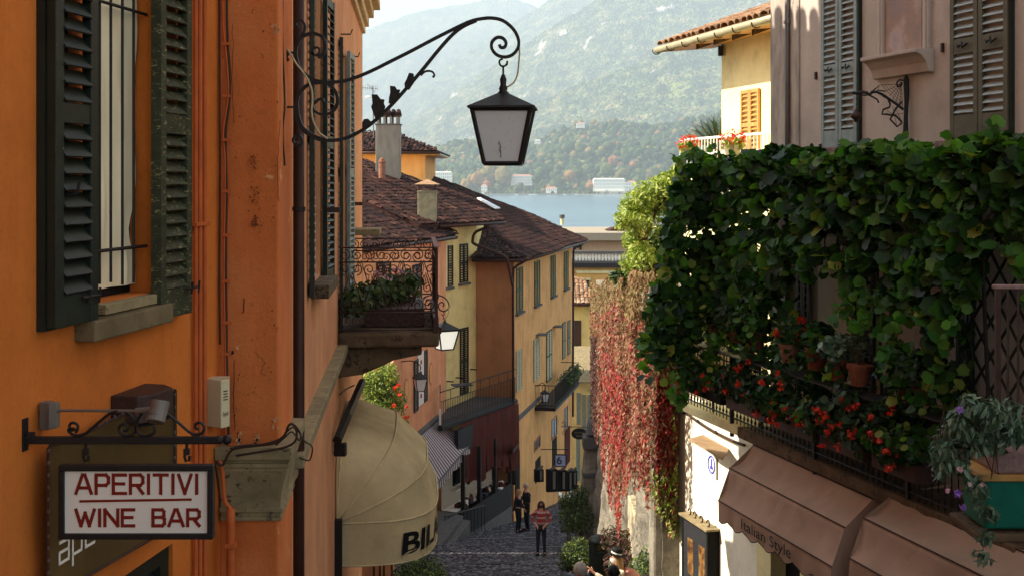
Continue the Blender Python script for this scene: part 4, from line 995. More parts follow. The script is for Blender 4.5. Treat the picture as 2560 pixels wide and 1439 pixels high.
def tiled(P0, u, m_up, poly3, parent, mat, w=.21, L=.34, singles=300, name='roof', near=(0,0), th=.12):
    """a tiled slope: a solid deck and rows of barrel tiles; the largest in view are objects"""
    n = u.cross(m_up).normalized()
    if n.z < 0: n = -n
    p2 = [((p-P0).dot(u), (p-P0).dot(m_up)) for p in poly3]
    deck = MB().prism(poly3, -n*th).build(name, M['tile'] if mat is None else mat, parent)
    a0, a1 = min(p[0] for p in p2), max(p[0] for p in p2); b0, b1 = min(p[1] for p in p2), max(p[1] for p in p2)
    sp_ = []; r = 0; b = b0-.03
    while b < b1:
        a = a0+(.5*w)
        while a < a1:
            if inpoly((a, b+L*.5), p2): sp_.append((a+R.uniform(-.02, .02), b+R.uniform(-.04, .03)+.05*math.sin(a*.7)))
            a += w
        b += L
    Mx = basis(u, m_up, n)
    if u.cross(m_up).dot(n) < 0: Mx = basis(-u, m_up, n)
    wpz = [P0+u*a+m_up*b for a, b in sp_]
    order = sorted(range(len(sp_)), key=lambda i: wpz[i].y)
    vis = [i for i in order if P0 is not None]
    big = set(vis[:singles]); rest = MB(); base_mesh = tilemesh(w, L, mat, 0); bv = [v.co.copy() for v in base_mesh.vertices]; bf = [tuple(p.vertices) for p in base_mesh.polygons]
    for i in range(len(sp_)):
        rm = Mx @ Matrix.Rotation(math.radians(R.gauss(0, 3.6)), 3, 'Z') @ Matrix.Rotation(math.radians(R.gauss(0, 2.2)), 3, 'X')
        if i in big: place(base_mesh, 'roof_tile', deck, wpz[i]+n*.002, rm)
        else: rest.add([wpz[i]+rm @ v for v in bv], bf)
    if rest.v: rest.build('roof_tiles', mat, deck, kind='stuff', fix=False)
    return deck
def ridge(pts, parent, mat, r=.12, L=.36, name='ridge_tile'):
    out = MB()
    for a, b in zip(pts, pts[1:]):
        d = b-a; n_ = max(1, int(d.length/L)); d.normalize(); sx = d.cross(Vector((0,0,1))).normalized(); up_ = sx.cross(d).normalized()
        for k in range(n_):
            c = a.lerp(b, k/n_); e = c+d*(L*1.08); vs = []
            for q, rr_ in ((c, r), (e, r*.86)):
                for j in range(7): t = math.pi*j/6; vs.append(q+sx*rr_*math.cos(t)+up_*(rr_*.8*math.sin(t)-.01))
            out.add(vs, [(j, j+1, 8+j, 7+j) for j in range(6)])
    return out.build(name, mat, parent, kind='stuff', fix=False)
def closedhouse(parent, fp, z0, z1, mat, name='wall'):
    MB().prism([Vector((x, y, z0)) for x, y in fp], (0, 0, z1-z0)).build(name, mat, parent, fix=True)
def winpx(W, parent, x0, x1, yt, yb, mode='closed', mat=None, smat=None, sill=True, o=0.0, sillmat=None):
    """shuttered window given by its sight lines on wall W. closed: two leaves over the opening; open: leaves folded back"""
    mat = mat or M['farshutter']; s0, zt = W.hit(x0, yt); s1, z1b = W.hit(x1, yt); xm = (x0+x1)/2
    zt = W.hit(xm, yt)[1]; zb = W.hit(xm, yb)[1]
    if s0 > s1: s0, s1 = s1, s0
    mid = (s0+s1)/2
    if mode == 'closed':
        for a, b in ((s0, mid-.006), (mid+.006, s1)): leaf(W, parent, a, b, zb, zt, .015, [((zb+zt)/2, .04)], mat, smat or mat, .05, .09, .06, 40, .04, False)
    elif mode == 'dark':
        MB().fbox(W, s0, s1, zb, zt, -.001, .012).build('window', M['glass'], parent)
        f_ = MB()
        for a, b in ((s0-.05, s0), (s1, s1+.05)): f_.fbox(W, a, b, zb-.05, zt+.05, 0, .04)
        f_.fbox(W, s0, s1, zt, zt+.05, 0, .04); f_.fbox(W, s0, s1, zb-.05, zb, 0, .04); f_.fbox(W, mid-.02, mid+.02, zb, zt, .012, .03)
        f_.build('window_frame', mat, parent)
    elif mode == 'oneopen':
        leaf(W, parent, mid, s1+.1, zb, zt, .03, [((zb+zt)/2, .04)], mat, mat, .05, .09, .06, 40, .04, False)
        MB().fbox(W, s0, mid, zb, zt, -.001, .02).build('window', M['creamwall'], parent)
    if sill: MB().fbox(W, s0-.08, s1+.08, zb-.12, zb-.03, -.02, .14).build('sill', sillmat or M['slab'], parent)
# ---- apricot house A
ha = thing('apricot_house', 'apricot house with round niches and brown tiled roof, seen beyond the scroll balcony', 'house', (-3, 43, gz(43)))
eA = WA.pt(WA.sD(40), 0); e2 = WA2.pt(WA2.sD(36.8), 0)
zA = -2.05
pA = WA.hit(1067, 870); 
closedhouse(ha, [(-2.76, 46), (eA.x, 40), (e2.x, 36.8), (-14, 36.8), (-14, 47.2), (-2.6, 47.2)], -16, zA, M['peach'])
gutA = [Vector((-2.18, 46.2, zA)), Vector((-3.2, 39.8, zA)), Vector((-4.9, 36.2, zA))]
uA = (gutA[0]-gutA[2]); uA.z = 0; uA.normalize(); up2 = Vector((-uA.y, uA.x, 0)); ph_ = math.radians(21)
mA = up2*math.cos(ph_)+Vector((0,0,1))*math.sin(ph_); nA = uA.cross(mA).normalized()
if nA.z < 0: nA = -nA
P0A = gutA[2]
def onp(v, P0, n): return Vector((v.x, v.y, P0.z-((v.x-P0.x)*n.x+(v.y-P0.y)*n.y)/n.z))
polyA = [gutA[0], planehit(1138, 584, P0A, nA), planehit(1060, 541, P0A, nA), planehit(906, 466, P0A, nA), planehit(860, 446, P0A, nA), gutA[2]]
polyA[0] = onp(gutA[0], P0A, nA)
tiled(P0A, uA, mA, polyA, ha, M['tile'], singles=300)
ridge([polyA[1]+Vector((0,0,.05)), polyA[3]+Vector((0,0,.05))], ha, M['tile'])
def gutter(pts, parent, r=.07, mat=None):
    return MB().tube(pts, r, 8).build('gutter', mat or M['pipe'], parent, smooth=True)
gutter([gutA[0]+Vector((.04,0,-.08)), gutA[2]+Vector((.04,0,-.08))], ha)
MB().prism([gutA[0]+Vector((0,0,-.12)), gutA[2]+Vector((0,0,-.12)), Vector((e2.x-.2, 36.9, zA-.1)), Vector((-2.9, 46, zA-.1))], (0,0,.02)).build('soffit', M['wood'], ha)
for x, y0, y1 in ((1015, 944, 1002), (1077, 905, 962)):
    s, zt = WA.hit(x, y0); zb = WA.hit(x, y1)[1]; pts = []
    for k in range(16): a = 2*math.pi*k/16; pts.append(WA.pt(s+.3*math.cos(a), (zt+zb)/2+(zt-zb)/2*math.sin(a), .004))
    MB().prism(pts, WA.n*.012).build('niche', M['brownplaster'], ha)
    MB().prism([WA.pt(s+.24*math.cos(2*math.pi*k/16), (zt+zb)/2+(zt-zb)*.42*math.sin(2*math.pi*k/16), .017) for k in range(16)], WA.n*.004).build('niche_back', M['cplaster'], ha)
s, z = WA.hit(1035, 900); zb = WA.hit(1035, 1030)[1]
leaf(WA, ha, s-.1, s+.45, zb, z, .02, [((z+zb)/2, .04)], M['green'], M['green'], .05, .09, .06, 40, .04, False)
s2_ = WA.hit(1064, 895)[0]; leaf(WA, ha, s2_-.35, s2_+.1, zb+.1, z+.15, .02, [((z+zb)/2, .04)], M['green'], M['green'], .05, .09, .06, 40, .04, False)
MB().fbox(WA, s+.46, s2_-.36, zb+.1, z+.15, .01, .03).build('poster_board', M['signwhite'], ha)
m_ = MB(); sm_ = (s+.46+s2_-.36)/2
for k in range(5): m_.fbox(WA, sm_-.1, sm_+.1, zb+.35+.4*k, zb+.5+.4*k, .031, .036)
m_.build('poster_print', M['signred'], ha)
for x0, x1, yt, yb in ((940, 975, 655, 760), (1030, 1052, 660, 770)): winpx(WA2 if x0 < 990 else WA, ha, x0, x1, yt, yb, 'closed', M['green'])
# ---- yellow house B
hbh = thing('yellow_house', 'lemon yellow house with dark green shutters between two apricot walls', 'house', (-1.8, 50, gz(50)))
zB = -1.62
closedhouse(hbh, [(-1.5, 50.5), (WB.pt(WB.sD(46.3), 0).x, 46.3), (-13, 47.4), (-13, 58), (-1.2, 58)], -18, zB, M['yellow'])
gB0, gB1 = Vector(tuple(P(1262, 551, 50.3))), Vector(tuple(P(1100, 561, 45.6)))
gB1.z = gB0.z
uB = (gB0-gB1).normalized(); upB = Vector((-uB.y, uB.x, 0)); mB_ = upB*math.cos(ph_)+Vector((0,0,1))*math.sin(ph_); nB = uB.cross(mB_).normalized(); nB = nB if nB.z > 0 else -nB
polyB = [gB0, planehit(1192, 498, gB0, nB), planehit(1050, 452, gB0, nB), planehit(1003, 434, gB0, nB), planehit(906, 398, gB0, nB), planehit(840, 385, gB0, nB), planehit(840, 450, gB0, nB), planehit(906, 500, gB0, nB), gB1-uB*1.5]
tiled(gB0, uB, mB_, polyB, hbh, M['tile'], singles=300)
gutter([gB0+Vector((0,-.05,-.08)), gB1+Vector((0,-.05,-.08))], hbh)
winpx(WB, hbh, 1148, 1168, 609, 705, 'closed', M['green']); winpx(WB, hbh, 1108, 1127, 614, 716, 'oneopen', M['green'])
winpx(WB, hbh, 1149, 1169, 818, 985, 'closed', M['green'], sill=False); winpx(WB, hbh, 1107, 1112, 880, 1010, 'closed', M['green'], sill=False)
for x, y in ((1117, 952), (1140, 943), (1176, 922)): a, z = WB.hit(x, y); MB().fbox(WB, a-.03, a+.03, z-.02, z+.02, 0, .3).build('wall_hook', M['iron'], hbh)
MB().obox(P(1155, 961, 47.5), (1,.3,0), (-.3,1,0), (0,0,1), .38, .25, .02).build('folding_shelf', M['slab'], hbh)
# ---- ochre house C
hc = thing('ochre_house', 'long ochre house with slatted shutters and a big brown tiled roof going down the lane', 'house', (1.5, 56, gz(56)))
zC = -3.2; FC = 66.9
closedhouse(hc, [(-1.5, 50.45), (.08, 50), (WC.pt(WC.sD(65), 0).x, 65), (-8, 68), (-8, 58.2), (-1.45, 58.2)], -22, zC, M['cplaster'])
MB().prism([Vector((-1.495, 50.43, -16)), Vector((.05, 49.985, -16)), Vector((.05, 50.1, -16)), Vector((-1.4, 50.5, -16))], (0, 0, 16+zC)).build('end_wall', M['brownplaster'], hc)
G1 = Vector((.495, 49.4, -3.15)); uC = Vector((.2065, .9785, 0)); upC = Vector((-.9785, .2065, 0)); pc = math.radians(22)
mC = upC*math.cos(pc)+Vector((0,0,1))*math.sin(pc); nC = uC.cross(mC).normalized(); nC = nC if nC.z > 0 else -nC
H1 = planehit(1228, 570, G1, nC)
pc_ = [G1, planehit(1467, 600, G1, nC), planehit(1330, 536, G1, nC), planehit(1230, 499, G1, nC), planehit(1145, 465, G1, nC), planehit(1010, 417, G1, nC), planehit(1000, 440, G1, nC), planehit(1130, 520, G1, nC), H1]
tiled(G1, uC, mC, pc_, hc, M['tile'], singles=300)
ridge([pc_[1]+Vector((0,0,.04)), pc_[5]+Vector((0,0,.04))], hc, M['tile'])
E1 = P(1180, 640, 49.6); E1.z = G1.z
nn_ = (H1-G1).cross(E1-G1).normalized(); nn_ = nn_ if nn_.z > 0 else -nn_
ue = (E1-G1).normalized(); me_ = nn_.cross(ue).normalized(); me_ = me_ if me_.z > 0 else -me_
tiled(G1, ue, me_, [G1, H1, planehit(1205, 572, G1, nn_), E1], hc, M['tile'], singles=60, w=.2)
ridge([G1+Vector((0,0,.04)), H1+Vector((0,0,.04))], hc, M['tile'])
gutter([G1+Vector((.03,0,-.08)), Vector(tuple(pc_[1]))+Vector((.03,0,-.08))], hc, .07); gutter([G1+Vector((0,-.03,-.08)), E1+Vector((0,-.03,-.08))], hc, .07)
MB().prism([G1+Vector((0,.1,-.13)), pc_[1]+Vector((0,0,-.13)), Vector((WC.pt(WC.sD(65),0).x-.2, 65, zC-.05)), Vector((-.1, 50.2, zC-.05))], (0,0,.02)).build('soffit', M['wood'], hc)
cablepx([(1222, 568), (1190, 580), (1182, 600), (1190, 612), (1260, 640), (1270, 660), (1282, 715)], .06, M['pipe'], hc, D=49.3, name='drainpipe', n=8)
cablepx([(1320, 646), (1308, 655), (1288, 668), (1283, 690), (1283, 860), (1284, 1210)], .055, M['pipe'], hc, D=49.5, name='drainpipe', n=8)
cablepx([(1462, 605), (1445, 618), (1434, 625), (1433, 760), (1432, 1040)], .06, M['pipe'], hc, D=65.3, name='drainpipe', n=8)
for x0, x1, yt, yb, md in ((1289, 1305, 668, 778, 'closed'), (1335, 1348, 652, 760, 'closed'), (1376, 1387, 638, 738, 'closed'), (1409, 1419, 628, 720, 'closed')): winpx(WC, hc, x0, x1, yt, yb, md)
WHT = simple('pale_shutter_paint', srgb(176, 170, 140), .6, 0, .2)
for x0, x1, yt, yb in ((1289, 1303, 874, 975), (1333, 1347, 845, 950), (1365, 1378, 825, 950), (1405, 1412, 805, 895), (1418, 1424, 800, 885)): winpx(WC, hc, x0, x1, yt, yb, 'closed', WHT if x0 < 1350 else M['farshutter'], WHT, sill=False)
for x, y in ((1343, 834), (1385, 814)): a, z = WC.hit(x, y); MB().fbox(WC, a-.4, a+.4, z-.04, z, 0, .45).build('door_hood', M['slab'], hc)
for x0, x1, yt, yb in ((1379, 1391, 1045, 1090), (1410, 1418, 1018, 1070), (1335, 1349, 1096, 1120)): winpx(WC, hc, x0, x1, yt, yb, 'dark', M['brownplaster'], sill=False)
for x0, x1, yt, yb in ((1287, 1298, 1130, 1270), (1380, 1391, 1095, 1170), (1411, 1424, 1070, 1160), (1338, 1350, 1145, 1200)):
    s0, _ = WC.hit(x0, yt); s1, _ = WC.hit(x1, yt); zt = WC.hit((x0+x1)/2, yt)[1]; zb = WC.hit((x0+x1)/2, yb)[1]
    MB().fbox(WC, s0, s1, zb, zt, .0, .03).build('door', M['redcloth'] if x0 > 1400 else M['dark'], hc)
a0 = WC.sD(50.1); MB().fbox(WC, a0, WC.sD(57), P(0, 1025, 53).z, P(0, 1015, 53).z, 0, .08).build('string_course', M['slab'], hc)
MB().prism([WC.wp(1283, 1125, .5), WC.wp(1297, 1110, .5), WC.wp(1297, 1120, 0), WC.wp(1283, 1135, 0)], (0, 0, .04)).build('door_hood', M['slab'], hc)
# chimneys etc
def chimney(name, label, x0, x1, yt, yb, D, dd, mat, kind, cat='chimney'):
    r_ = thing(name, label, cat, P((x0+x1)/2, yb, D)); a, b = P(x0, yt, D), P(x1, yb, D); zt_ = a.z; hh = zt_-b.z; w_ = b.x-a.x
    if kind == 'arch':
        MB().box(a.x, b.x, D, D+dd, b.z-.6, zt_-.55).build('stack', mat, r_, bevel=.02)
        MB().box(a.x-.04, b.x+.04, D-.04, D+dd+.04, zt_-.58, zt_-.53).build('ledge', M['slab'], r_, bevel=.01)
        for k in range(4): MB().box(a.x+.05+k*(w_-.2)/3, a.x+.15+k*(w_-.2)/3, D+.02, D+dd-.02, zt_-.53, zt_-.22).build('pier', mat, r_)
        MB().box(a.x, b.x, D-.01, D+dd+.01, zt_-.22, zt_-.17).build('cap_slab', M['slab'], r_)
        t_ = MB()
        for k in range(5):
            for sg in (0, 1): x = a.x+.08+k*(w_-.16)/4; t_.tube([(x, D-.06 if sg == 0 else D+dd+.06, zt_-.14), (x, D+dd/2, zt_+.02)], [.1, .1], 8)
        t_.build('cap_tiles', M['tile'], r_, kind='stuff')
    else:
        MB().box(a.x, b.x, D, D+dd, b.z-.5, zt_-.5).build('stack', mat, r_, bevel=.02)
        MB().box(a.x-.02, b.x+.02, D-.02, D+dd+.02, zt_-.5, zt_-.44).build('ledge', mat, r_, bevel=.015)
        f_ = MB()
        for sx in (a.x+.05, b.x-.05):
            for sy in (D+.05, D+dd-.05): f_.box(sx-.015, sx+.015, sy-.015, sy+.015, zt_-.44, zt_-.19)
        f_.build('legs', M['rustiron'], r_)
        c = Vector(((a.x+b.x)/2, D+dd/2, 0)); m_ = MB(); frustum(m_, c, zt_-.2, w_*1.35, zt_, .03, Matrix.Identity(3)); m_.build('cowl', M['tile2'], r_)
    return r_
chimney('chimney', 'tall grey rendered chimney with an arched tiled cap', 939, 999, 278, 432, 51, .8, simple('grey_render', srgb(142, 134, 122), .9, 0, .3, 3, .4, .2, (1, 1, .3)), 'arch')
chimney('chimney', 'short cream chimney with a pointed metal cowl on the brown roof', 1044, 1090, 448, 540, 45.5, .6, simple('lichened_render', srgb(150, 140, 112), .9, 0, .4, 4, .4), 'cowl')
cp = thing('chimney_pot', 'small round terracotta chimney pot on the brown roof beside the tall chimney', 'chimney pot', P(955, 428, 49.5))
MB().lathe(P(955, 428, 49.5), [(.14, -.3), (.14, .35), (.17, .36), (.17, .40), (.12, .41), (.10, .5), (.02, .56)], 12).build('pot', M['pot'], cp, smooth=False)
sk = thing('skylight', 'narrow white roof window set in the brown tiled slope', 'skylight', planehit(1220, 512, gB0, nB))
q = [planehit(x, y, gB0+nB*.12, nB) for x, y in ((1192, 497), (1200, 496), (1250, 522), (1238, 523))]
MB().prism(q, nB*.05).build('frame', M['signwhite'], sk)
MB().prism([q[0].lerp(q[2], .08)+nB*.052, q[1].lerp(q[3], .1)+nB*.052, q[2].lerp(q[0], .08)+nB*.052, q[3].lerp(q[1], .1)+nB*.052], nB*.004).build('pane', glass('skylight_glass', (.35, .4, .5, 1), .05), sk)
ht = thing('tower_house', 'upper apricot house with an overhanging tiled roof behind the tall chimney', 'house', P(1000, 420, 60))
D = 60; MB().box(P(850,0,D).x, P(1063,0,D).x, D, D+8, -4, P(0,375,D).z).build('wall', M['cplaster'], ht)
rp = [P(840, 378, 59.2), P(1100, 379, 59.2), P(1030, 352, 63.5), P(965, 330, 64.5), P(840, 322, 64.5)]
c0 = rp[0]; zz_ = rp[0].z; rp = [Vector((p.x, p.y, zz_ if i < 2 else p.z)) for i, p in enumerate(rp)]
slope = [rp[0], rp[1], Vector((P(985,0,64).x, 64, zz_+1.15)), Vector((P(840,0,64).x, 64, zz_+1.15))]
mm = (slope[3]-slope[0]); mm.x = 0; mm.normalize()
tiled(slope[0], Vector((1,0,0)), mm, slope, ht, M['tile'], singles=120)
MB().prism([slope[1]+Vector((0,0,-.02)), slope[2]+Vector((0,0,-.02)), Vector((slope[1].x, 69, slope[1].z))], (0,0,-.1)).build('roof', M['tile'], ht)
MB().box(slope[0].x, slope[1].x-.1, 59.3, 68, zz_-.2, zz_-.12).build('soffit', M['wood'], ht)
gutter([slope[0]+Vector((0,-.05,-.08)), slope[1]+Vector((0,-.05,-.08))], ht, .07)
an = thing('roof_antenna', 'thin television antenna with a small satellite dish above the roofs', 'antenna', P(928, 330, 55))
D = 55; MB().tube([P(934, 345, D), P(932, 215, D)], .025, 6).build('mast', M['zinc'], an)
m_ = MB(); m_.tube([P(906, 220, D), P(944, 222, D)], .012, 5)
for x in range(908, 945, 5): m_.tube([P(x, 214, D), P(x, 227, D)], .008, 5)
m_.tube([P(918, 210, D), P(938, 232, D)], .01, 5); m_.build('antenna_rods', M['zinc'], an)
MB().lathe(P(921, 243, D), [(.16, -.02), (.12, .03), (.02, .06)], 12).build('dish', M['signwhite'], an)
vp = thing('vent_pipe', 'small pale vent pipe on the ridge of the long brown roof', 'vent pipe', P(1405, 560, 64))
MB().tube([P(1405, 562, 64), P(1405, 545, 64)], .09, 8).build('pipe', M['creamwall'], vp); MB().tube([P(1405, 545, 64), P(1405, 537, 64)], .14, 8).build('cap', M['slab'], vp)
# ---- railed terrace before the yellow house
tb = thing('long_balcony', 'long grey floored balcony with thin black railings above the shop with red textiles', 'balcony', (-1.2, 47, -9))
A1, A2 = Vector((-2.66, 44.4, 0)), Vector((.15, 49.9, 0)); zf_ = -8.97; dA = (A2-A1).normalized()
MB().prism([Vector((A1.x, A1.y, zf_-.2)), Vector((A2.x, A2.y, zf_-.2)), Vector((.05, 50.2, zf_-.2)), Vector((-1.45, 50.6, zf_-.2)), Vector((-2.8, 47.0, zf_-.2))], (0, 0, .2)).build('floor', M['slab'], tb)
MB().tube([Vector((A1.x, A1.y, zf_-.12)), Vector((A2.x, A2.y, zf_-.12))], .12, 6).build('edge_beam', M['iron'], tb)
for z in (zf_+1.2, zf_+.1, zf_+.85): MB().tube([Vector((A1.x, A1.y, z)), Vector((A2.x, A2.y, z))], .022 if z > zf_+1 else .014, 6).build('rail', M['iron'], tb)
L_ = (A2-A1).length
for i in range(int(L_/.13)+1):
    p = A1+dA*(.13*i); top = zf_+(1.2 if i % 6 == 0 else .85); MB().box(p.x-.01, p.x+.01, p.y-.01, p.y+.01, zf_, top).build('baluster', M['iron'], tb)
A3 = Vector((-2.8, 46.8, 0))
for z in (zf_+1.2, zf_+.1): MB().tube([Vector((A1.x, A1.y, z)), Vector((A3.x, A3.y, z))], .02, 6).build('rail', M['iron'], tb)
MB().box(A1.x-.04, A1.x+.04, A1.y-.04, A1.y+.04, zf_, zf_+.6).build('post', M['signwhite'], tb)
# red textiles and shop front under it
rx = thing('hanging_textiles', 'long dark red textiles hanging under the railed balcony above the shop windows', 'textiles', (-.8, 47.5, -11))
m_ = MB(); n = 60
for i in range(n+1):
    t = i/n; p = A1.lerp(A2, .18+.78*t)+Vector((.12, -.12, 0)); o = .3*math.sin(i*1.9)+.12*math.sin(i*.7)
    for j, zz_ in enumerate((-9.15, -10.0, -11.0-.5*math.sin(t*9)*.5-.35*abs(math.sin(i*.55))-.3*(t>.3))): m_.v.append((p.x+.1+o*(.3+.3*j)*.5, p.y+.2+o*.3, zz_))
for i in range(n):
    for j in range(2): k = i*3+j; m_.f.append((k, k+3, k+4, k+1)); m_.m.append(0)
m_.build('cloth', M['redcloth'], rx, smooth=True, fix=False)
M['redcloth2'] = 0
sh = thing('shop_front', 'dark shop front with lit glass windows full of goods at the lane corner', 'shop window', (-1, 48, gz(48)))
WS = Wall(-1.95, 44.6, .395, 1)
sA, sB = WS.sD(44.9), WS.sD(49.4); zt, zb = -10.2, -12.35
m_ = MB(); m_.fbox(WS, sA, sB, zb-.95, zb, -.25, .04); m_.fbox(WS, sA, sB, zt, zt+.9, -.35, -.2)
for s in (sA, sA+(sB-sA)*.32, sA+(sB-sA)*.64, sB-.1): m_.fbox(WS, s, s+.1, zb, zt, -.1, .05)
m_.build('frame', M['iron'], sh)
emi = NT('lit_display'); emi.b.inputs['Base Color'].default_value = (.07, .06, .045, 1); emi.b.inputs['Emission Color'].default_value = (1, .86, .62, 1); emi.b.inputs['Emission Strength'].default_value = .025
MB().fbox(WS, sA, sB, zb, zt, -.9, -.85).build('back_panel', emi.m, sh)
MB().fbox(WS, sA, sB, zb-.02, zb, -.85, 0).build('display_floor', M['signwhite'], sh)
for k in range(46):
    s = R.uniform(sA+.2, sB-.2); o = R.uniform(-.5, .0); m_ = MB(); kk = R.random()
    if kk < .5: m_.fbox(WS, s-.12, s+.1, zb, zb+R.uniform(.04, .2), o-.08, o+.08)
    else: m_.lathe(WS.pt(s, zb, o), [(.06, 0), (.09, .08), (.05, .2), (.07, .22)], 8)
    m_.build('goods', [M['black'], M['redcloth'], M['denim'], M['signwhite'], M['pot']][k % 5], sh)
MB().fbox(WS, sA+.9, sA+1.5, zb+.7, zb+1.3, -.84, -.78).build('picture', M['black'], sh); MB().fbox(WS, sA+.75, sA+1.65, zb+.55, zb+.6, -.84, -.6).build('shelf', M['signwhite'], sh)
MB().fbox(WS, sA, sB, -15.2, zb-.95, -.25, .06).build('base_wall', M['slab'], sh)
MB().prism([WS.pt(sA, -16, .0), WS.pt(sB, -16, .0), Vector((-.2, 51.5, -16)), Vector((-3.5, 46.5, -16))], (0, 0, 6.8)).build('side_wall', M['dark'], sh) if False else None
# landing and stair with railing in front
ld = thing('stone_landing', 'grey stone landing with two steps before the dark shop door', 'steps', (-2.2, 42, gz(42)))
for k, (x1, zo) in enumerate(((-1.75, .30), (-1.5, .12))):
    MB().prism([Vector((-3.6, 39.5+k*.2, gz(41)+zo-1.5)), Vector((x1-.6, 39.5, gz(41)+zo-1.5)), Vector((x1, 43.2, gz(41)+zo-1.5)), Vector((-2.9, 44, gz(41)+zo-1.5))], (0, 0, 1.5)).build('step', M['slab'], ld, bevel=.02)
sr = thing('stair_railing', 'low black railing beside the stone landing', 'railing', (-1.6, 43.5, gz(43)))
a, b = P(1112, 1290, 42.5), P(1212, 1262, 46); MB().tube([a, b], .03, 6).build('rail', M['iron'], sr)
for i in range(12): p = a.lerp(b, i/11); MB().tube([p, (p.x, p.y, gz(p.y))], .012, 5).build('baluster', M['iron'], sr)
# striped awning
sa = thing('striped_awning', 'slanting awning with narrow grey and white stripes below its pale roller box', 'awning', (-2.7, 43.5, -9.3))
r0, r1 = P(1024, 1100, 41.6), P(1092, 1043, 45.6); f0, f1 = P(1080, 1222, 41.2), P(1176, 1108, 46.2)
MB().tube([r0, r1], .13, 10).build('roller_box', M['slab'], sa, smooth=True)
stw = simple('white_stripe', srgb(182, 176, 176), .9, 0, .1); stg = simple('grey_stripe', srgb(92, 72, 78), .9, 0, .1)
m_ = MB(); n = 44; nf = 8
for i in range(n):
    m_.cm = i % 2
    for a_, b_, c_, d_ in ((r0.lerp(r1, i/n), r0.lerp(r1, (i+1)/n), f0.lerp(f1, (i+1)/n), f0.lerp(f1, i/n)),):
        m_.add([a_, b_, c_, d_], [(0, 1, 2, 3)])
    a_, b_ = f0.lerp(f1, i/n), f0.lerp(f1, (i+1)/n); hz = .28+.05*math.sin(i*math.pi/4)
    m_.add([a_, b_, b_+Vector((.02,0,-hz)), a_+Vector((.02,0,-hz))], [(0, 1, 2, 3)])
m_.build('canopy', [stw, stg], sa, fix=False)
MB().tube([f0, f1], .03, 6).build('front_bar', M['slab'], sa)
# small lanterns in the lane
def small_lamp(label, x, yt, yb, D, wall, deg=20, w_=.32):
    r_ = thing('wall_lantern', label, 'street lamp', P(x, yb, D)); h = P(0, yt, D).z-P(0, yb, D).z
    c = P(x, yt, D); zt = c.z; lantern_body(r_, Vector((c.x, D, 0)), zt, zt-h*.12, zt-h*.36, zt-h, w_, w_*.62, deg, .018)
    pts = [Vector((c.x, D, zt)), Vector((c.x+.02, D, zt+.12)), Vector((c.x-.1, D, zt+.25)), wall.lerp(Vector((c.x, D, zt+.35)), .5), wall]
    MB().tube(smoothpts(pts), .018, 6).build('arm', M['iron'], r_, smooth=True); return r_
small_lamp('small lantern with dark roof hanging before the poster between green shutters', 1050, 925, 976, 39.3, WA.pt(WA.sD(40.3), P(0, 915, 39.3).z, 0), 20, .38)
small_lamp('small lantern hanging under the flowered balcony of the long ochre house', 1362, 970, 1003, 55, WC.pt(WC.sD(55), P(0, 965, 55).z, 0), 15, .33)
sc_lamp = None
m_ = MB()
# flowered balcony on C
fb = thing('flower_balcony', 'small black balcony with trailing plants on the long ochre house', 'balcony', WC.pt(WC.sD(58), -11, 0))
sA, sB = WC.sD(54.5), WC.sD(61.5); zf2 = P(0, 1012, 55).z
MB().fbox(WC, sA, sB, zf2-.15, zf2, 0, .95).build('slab', M['iron'], fb)
for z in (zf2+1.0, zf2+.1):
    MB().tube([WC.pt(sA, z, 0), WC.pt(sA, z, .93), WC.pt(sB, z, .93), WC.pt(sB, z, 0)], .02, 5).build('rail', M['iron'], fb)
s = sA
while s <= sB: MB().tube([WC.pt(s, zf2, .93), WC.pt(s, zf2+1, .93)], .011, 4).build('baluster', M['iron'], fb); s += .16
for k in range(6): MB().tube([WC.pt(sA, zf2, .15*k+.05), WC.pt(sA, zf2+1, .15*k+.05)], .011, 4).build('baluster', M['iron'], fb)
pts = []
for k in range(7): pts += blob(WC.pt(sA+3+k*.55, zf2+.75-.1*(k % 2), .9), .4, .4, .35, 130, .7)
leaves(pts, 'lance', .16, M['bush'], fb)
# signs on C
bs = thing('square_shop_sign', 'small square white sign with a dark rounded letter, hanging on a wall bracket', 'sign', P(1401, 1167, 56))
a, b = P(1386, 1134, 56), P(1416, 1166, 56)
MB().box(a.x, b.x, 55.97, 56.03, b.z, a.z).build('frame', M['iron'], bs); MB().box(a.x+.05, b.x-.05, 55.955, 55.969, b.z+.05, a.z-.05).build('panel', simple('lilac_panel', srgb(170, 176, 206), .6, 0, .05), bs)
c = (a+b)/2; m_ = MB(); m_.tube([Vector((c.x-.05+.09*math.cos(t*.5236), 55.94, c.z-.04+.09*math.sin(t*.5236))) for t in range(13)], .03, 6, flat=.3); m_.tube([Vector((c.x-.13, 55.94, c.z-.03)), Vector((c.x-.1, 55.94, c.z+.12)), Vector((c.x, 55.94, c.z+.17))], .03, 6); m_.build('letter', M['green'], bs)
MB().tube([WC.pt(WC.sD(56), P(0, 1122, 56).z, 0), P(1420, 1122, 56)], .02, 5).build('bracket', M['iron'], bs)
ov = thing('oval_shop_sign', 'dark oval sign on a scrolled bracket reaching out over the lane', 'sign', P(1449, 1098, 58))
c = P(1449, 1083, 58); MB().prism([Vector((c.x+.40*math.cos(t*math.pi/12), 57.97, c.z+.27*math.sin(t*math.pi/12))) for t in range(24)], (0, .06, 0)).build('panel', M['iron'], ov)
for zo, hw in ((.06, .26), (-.10, .17)): MB().tube([Vector((c.x-hw+2*hw*k/24, 57.95, c.z+zo+.035*math.sin(k*1.7)+.02*math.sin(k*.9))) for k in range(25)], .012, 5).build('worn_script', M['stone'], ov)
MB().tube([P(1403, 1065, 58), P(1475, 1067, 58)], .02, 5).build('bracket', M['iron'], ov)
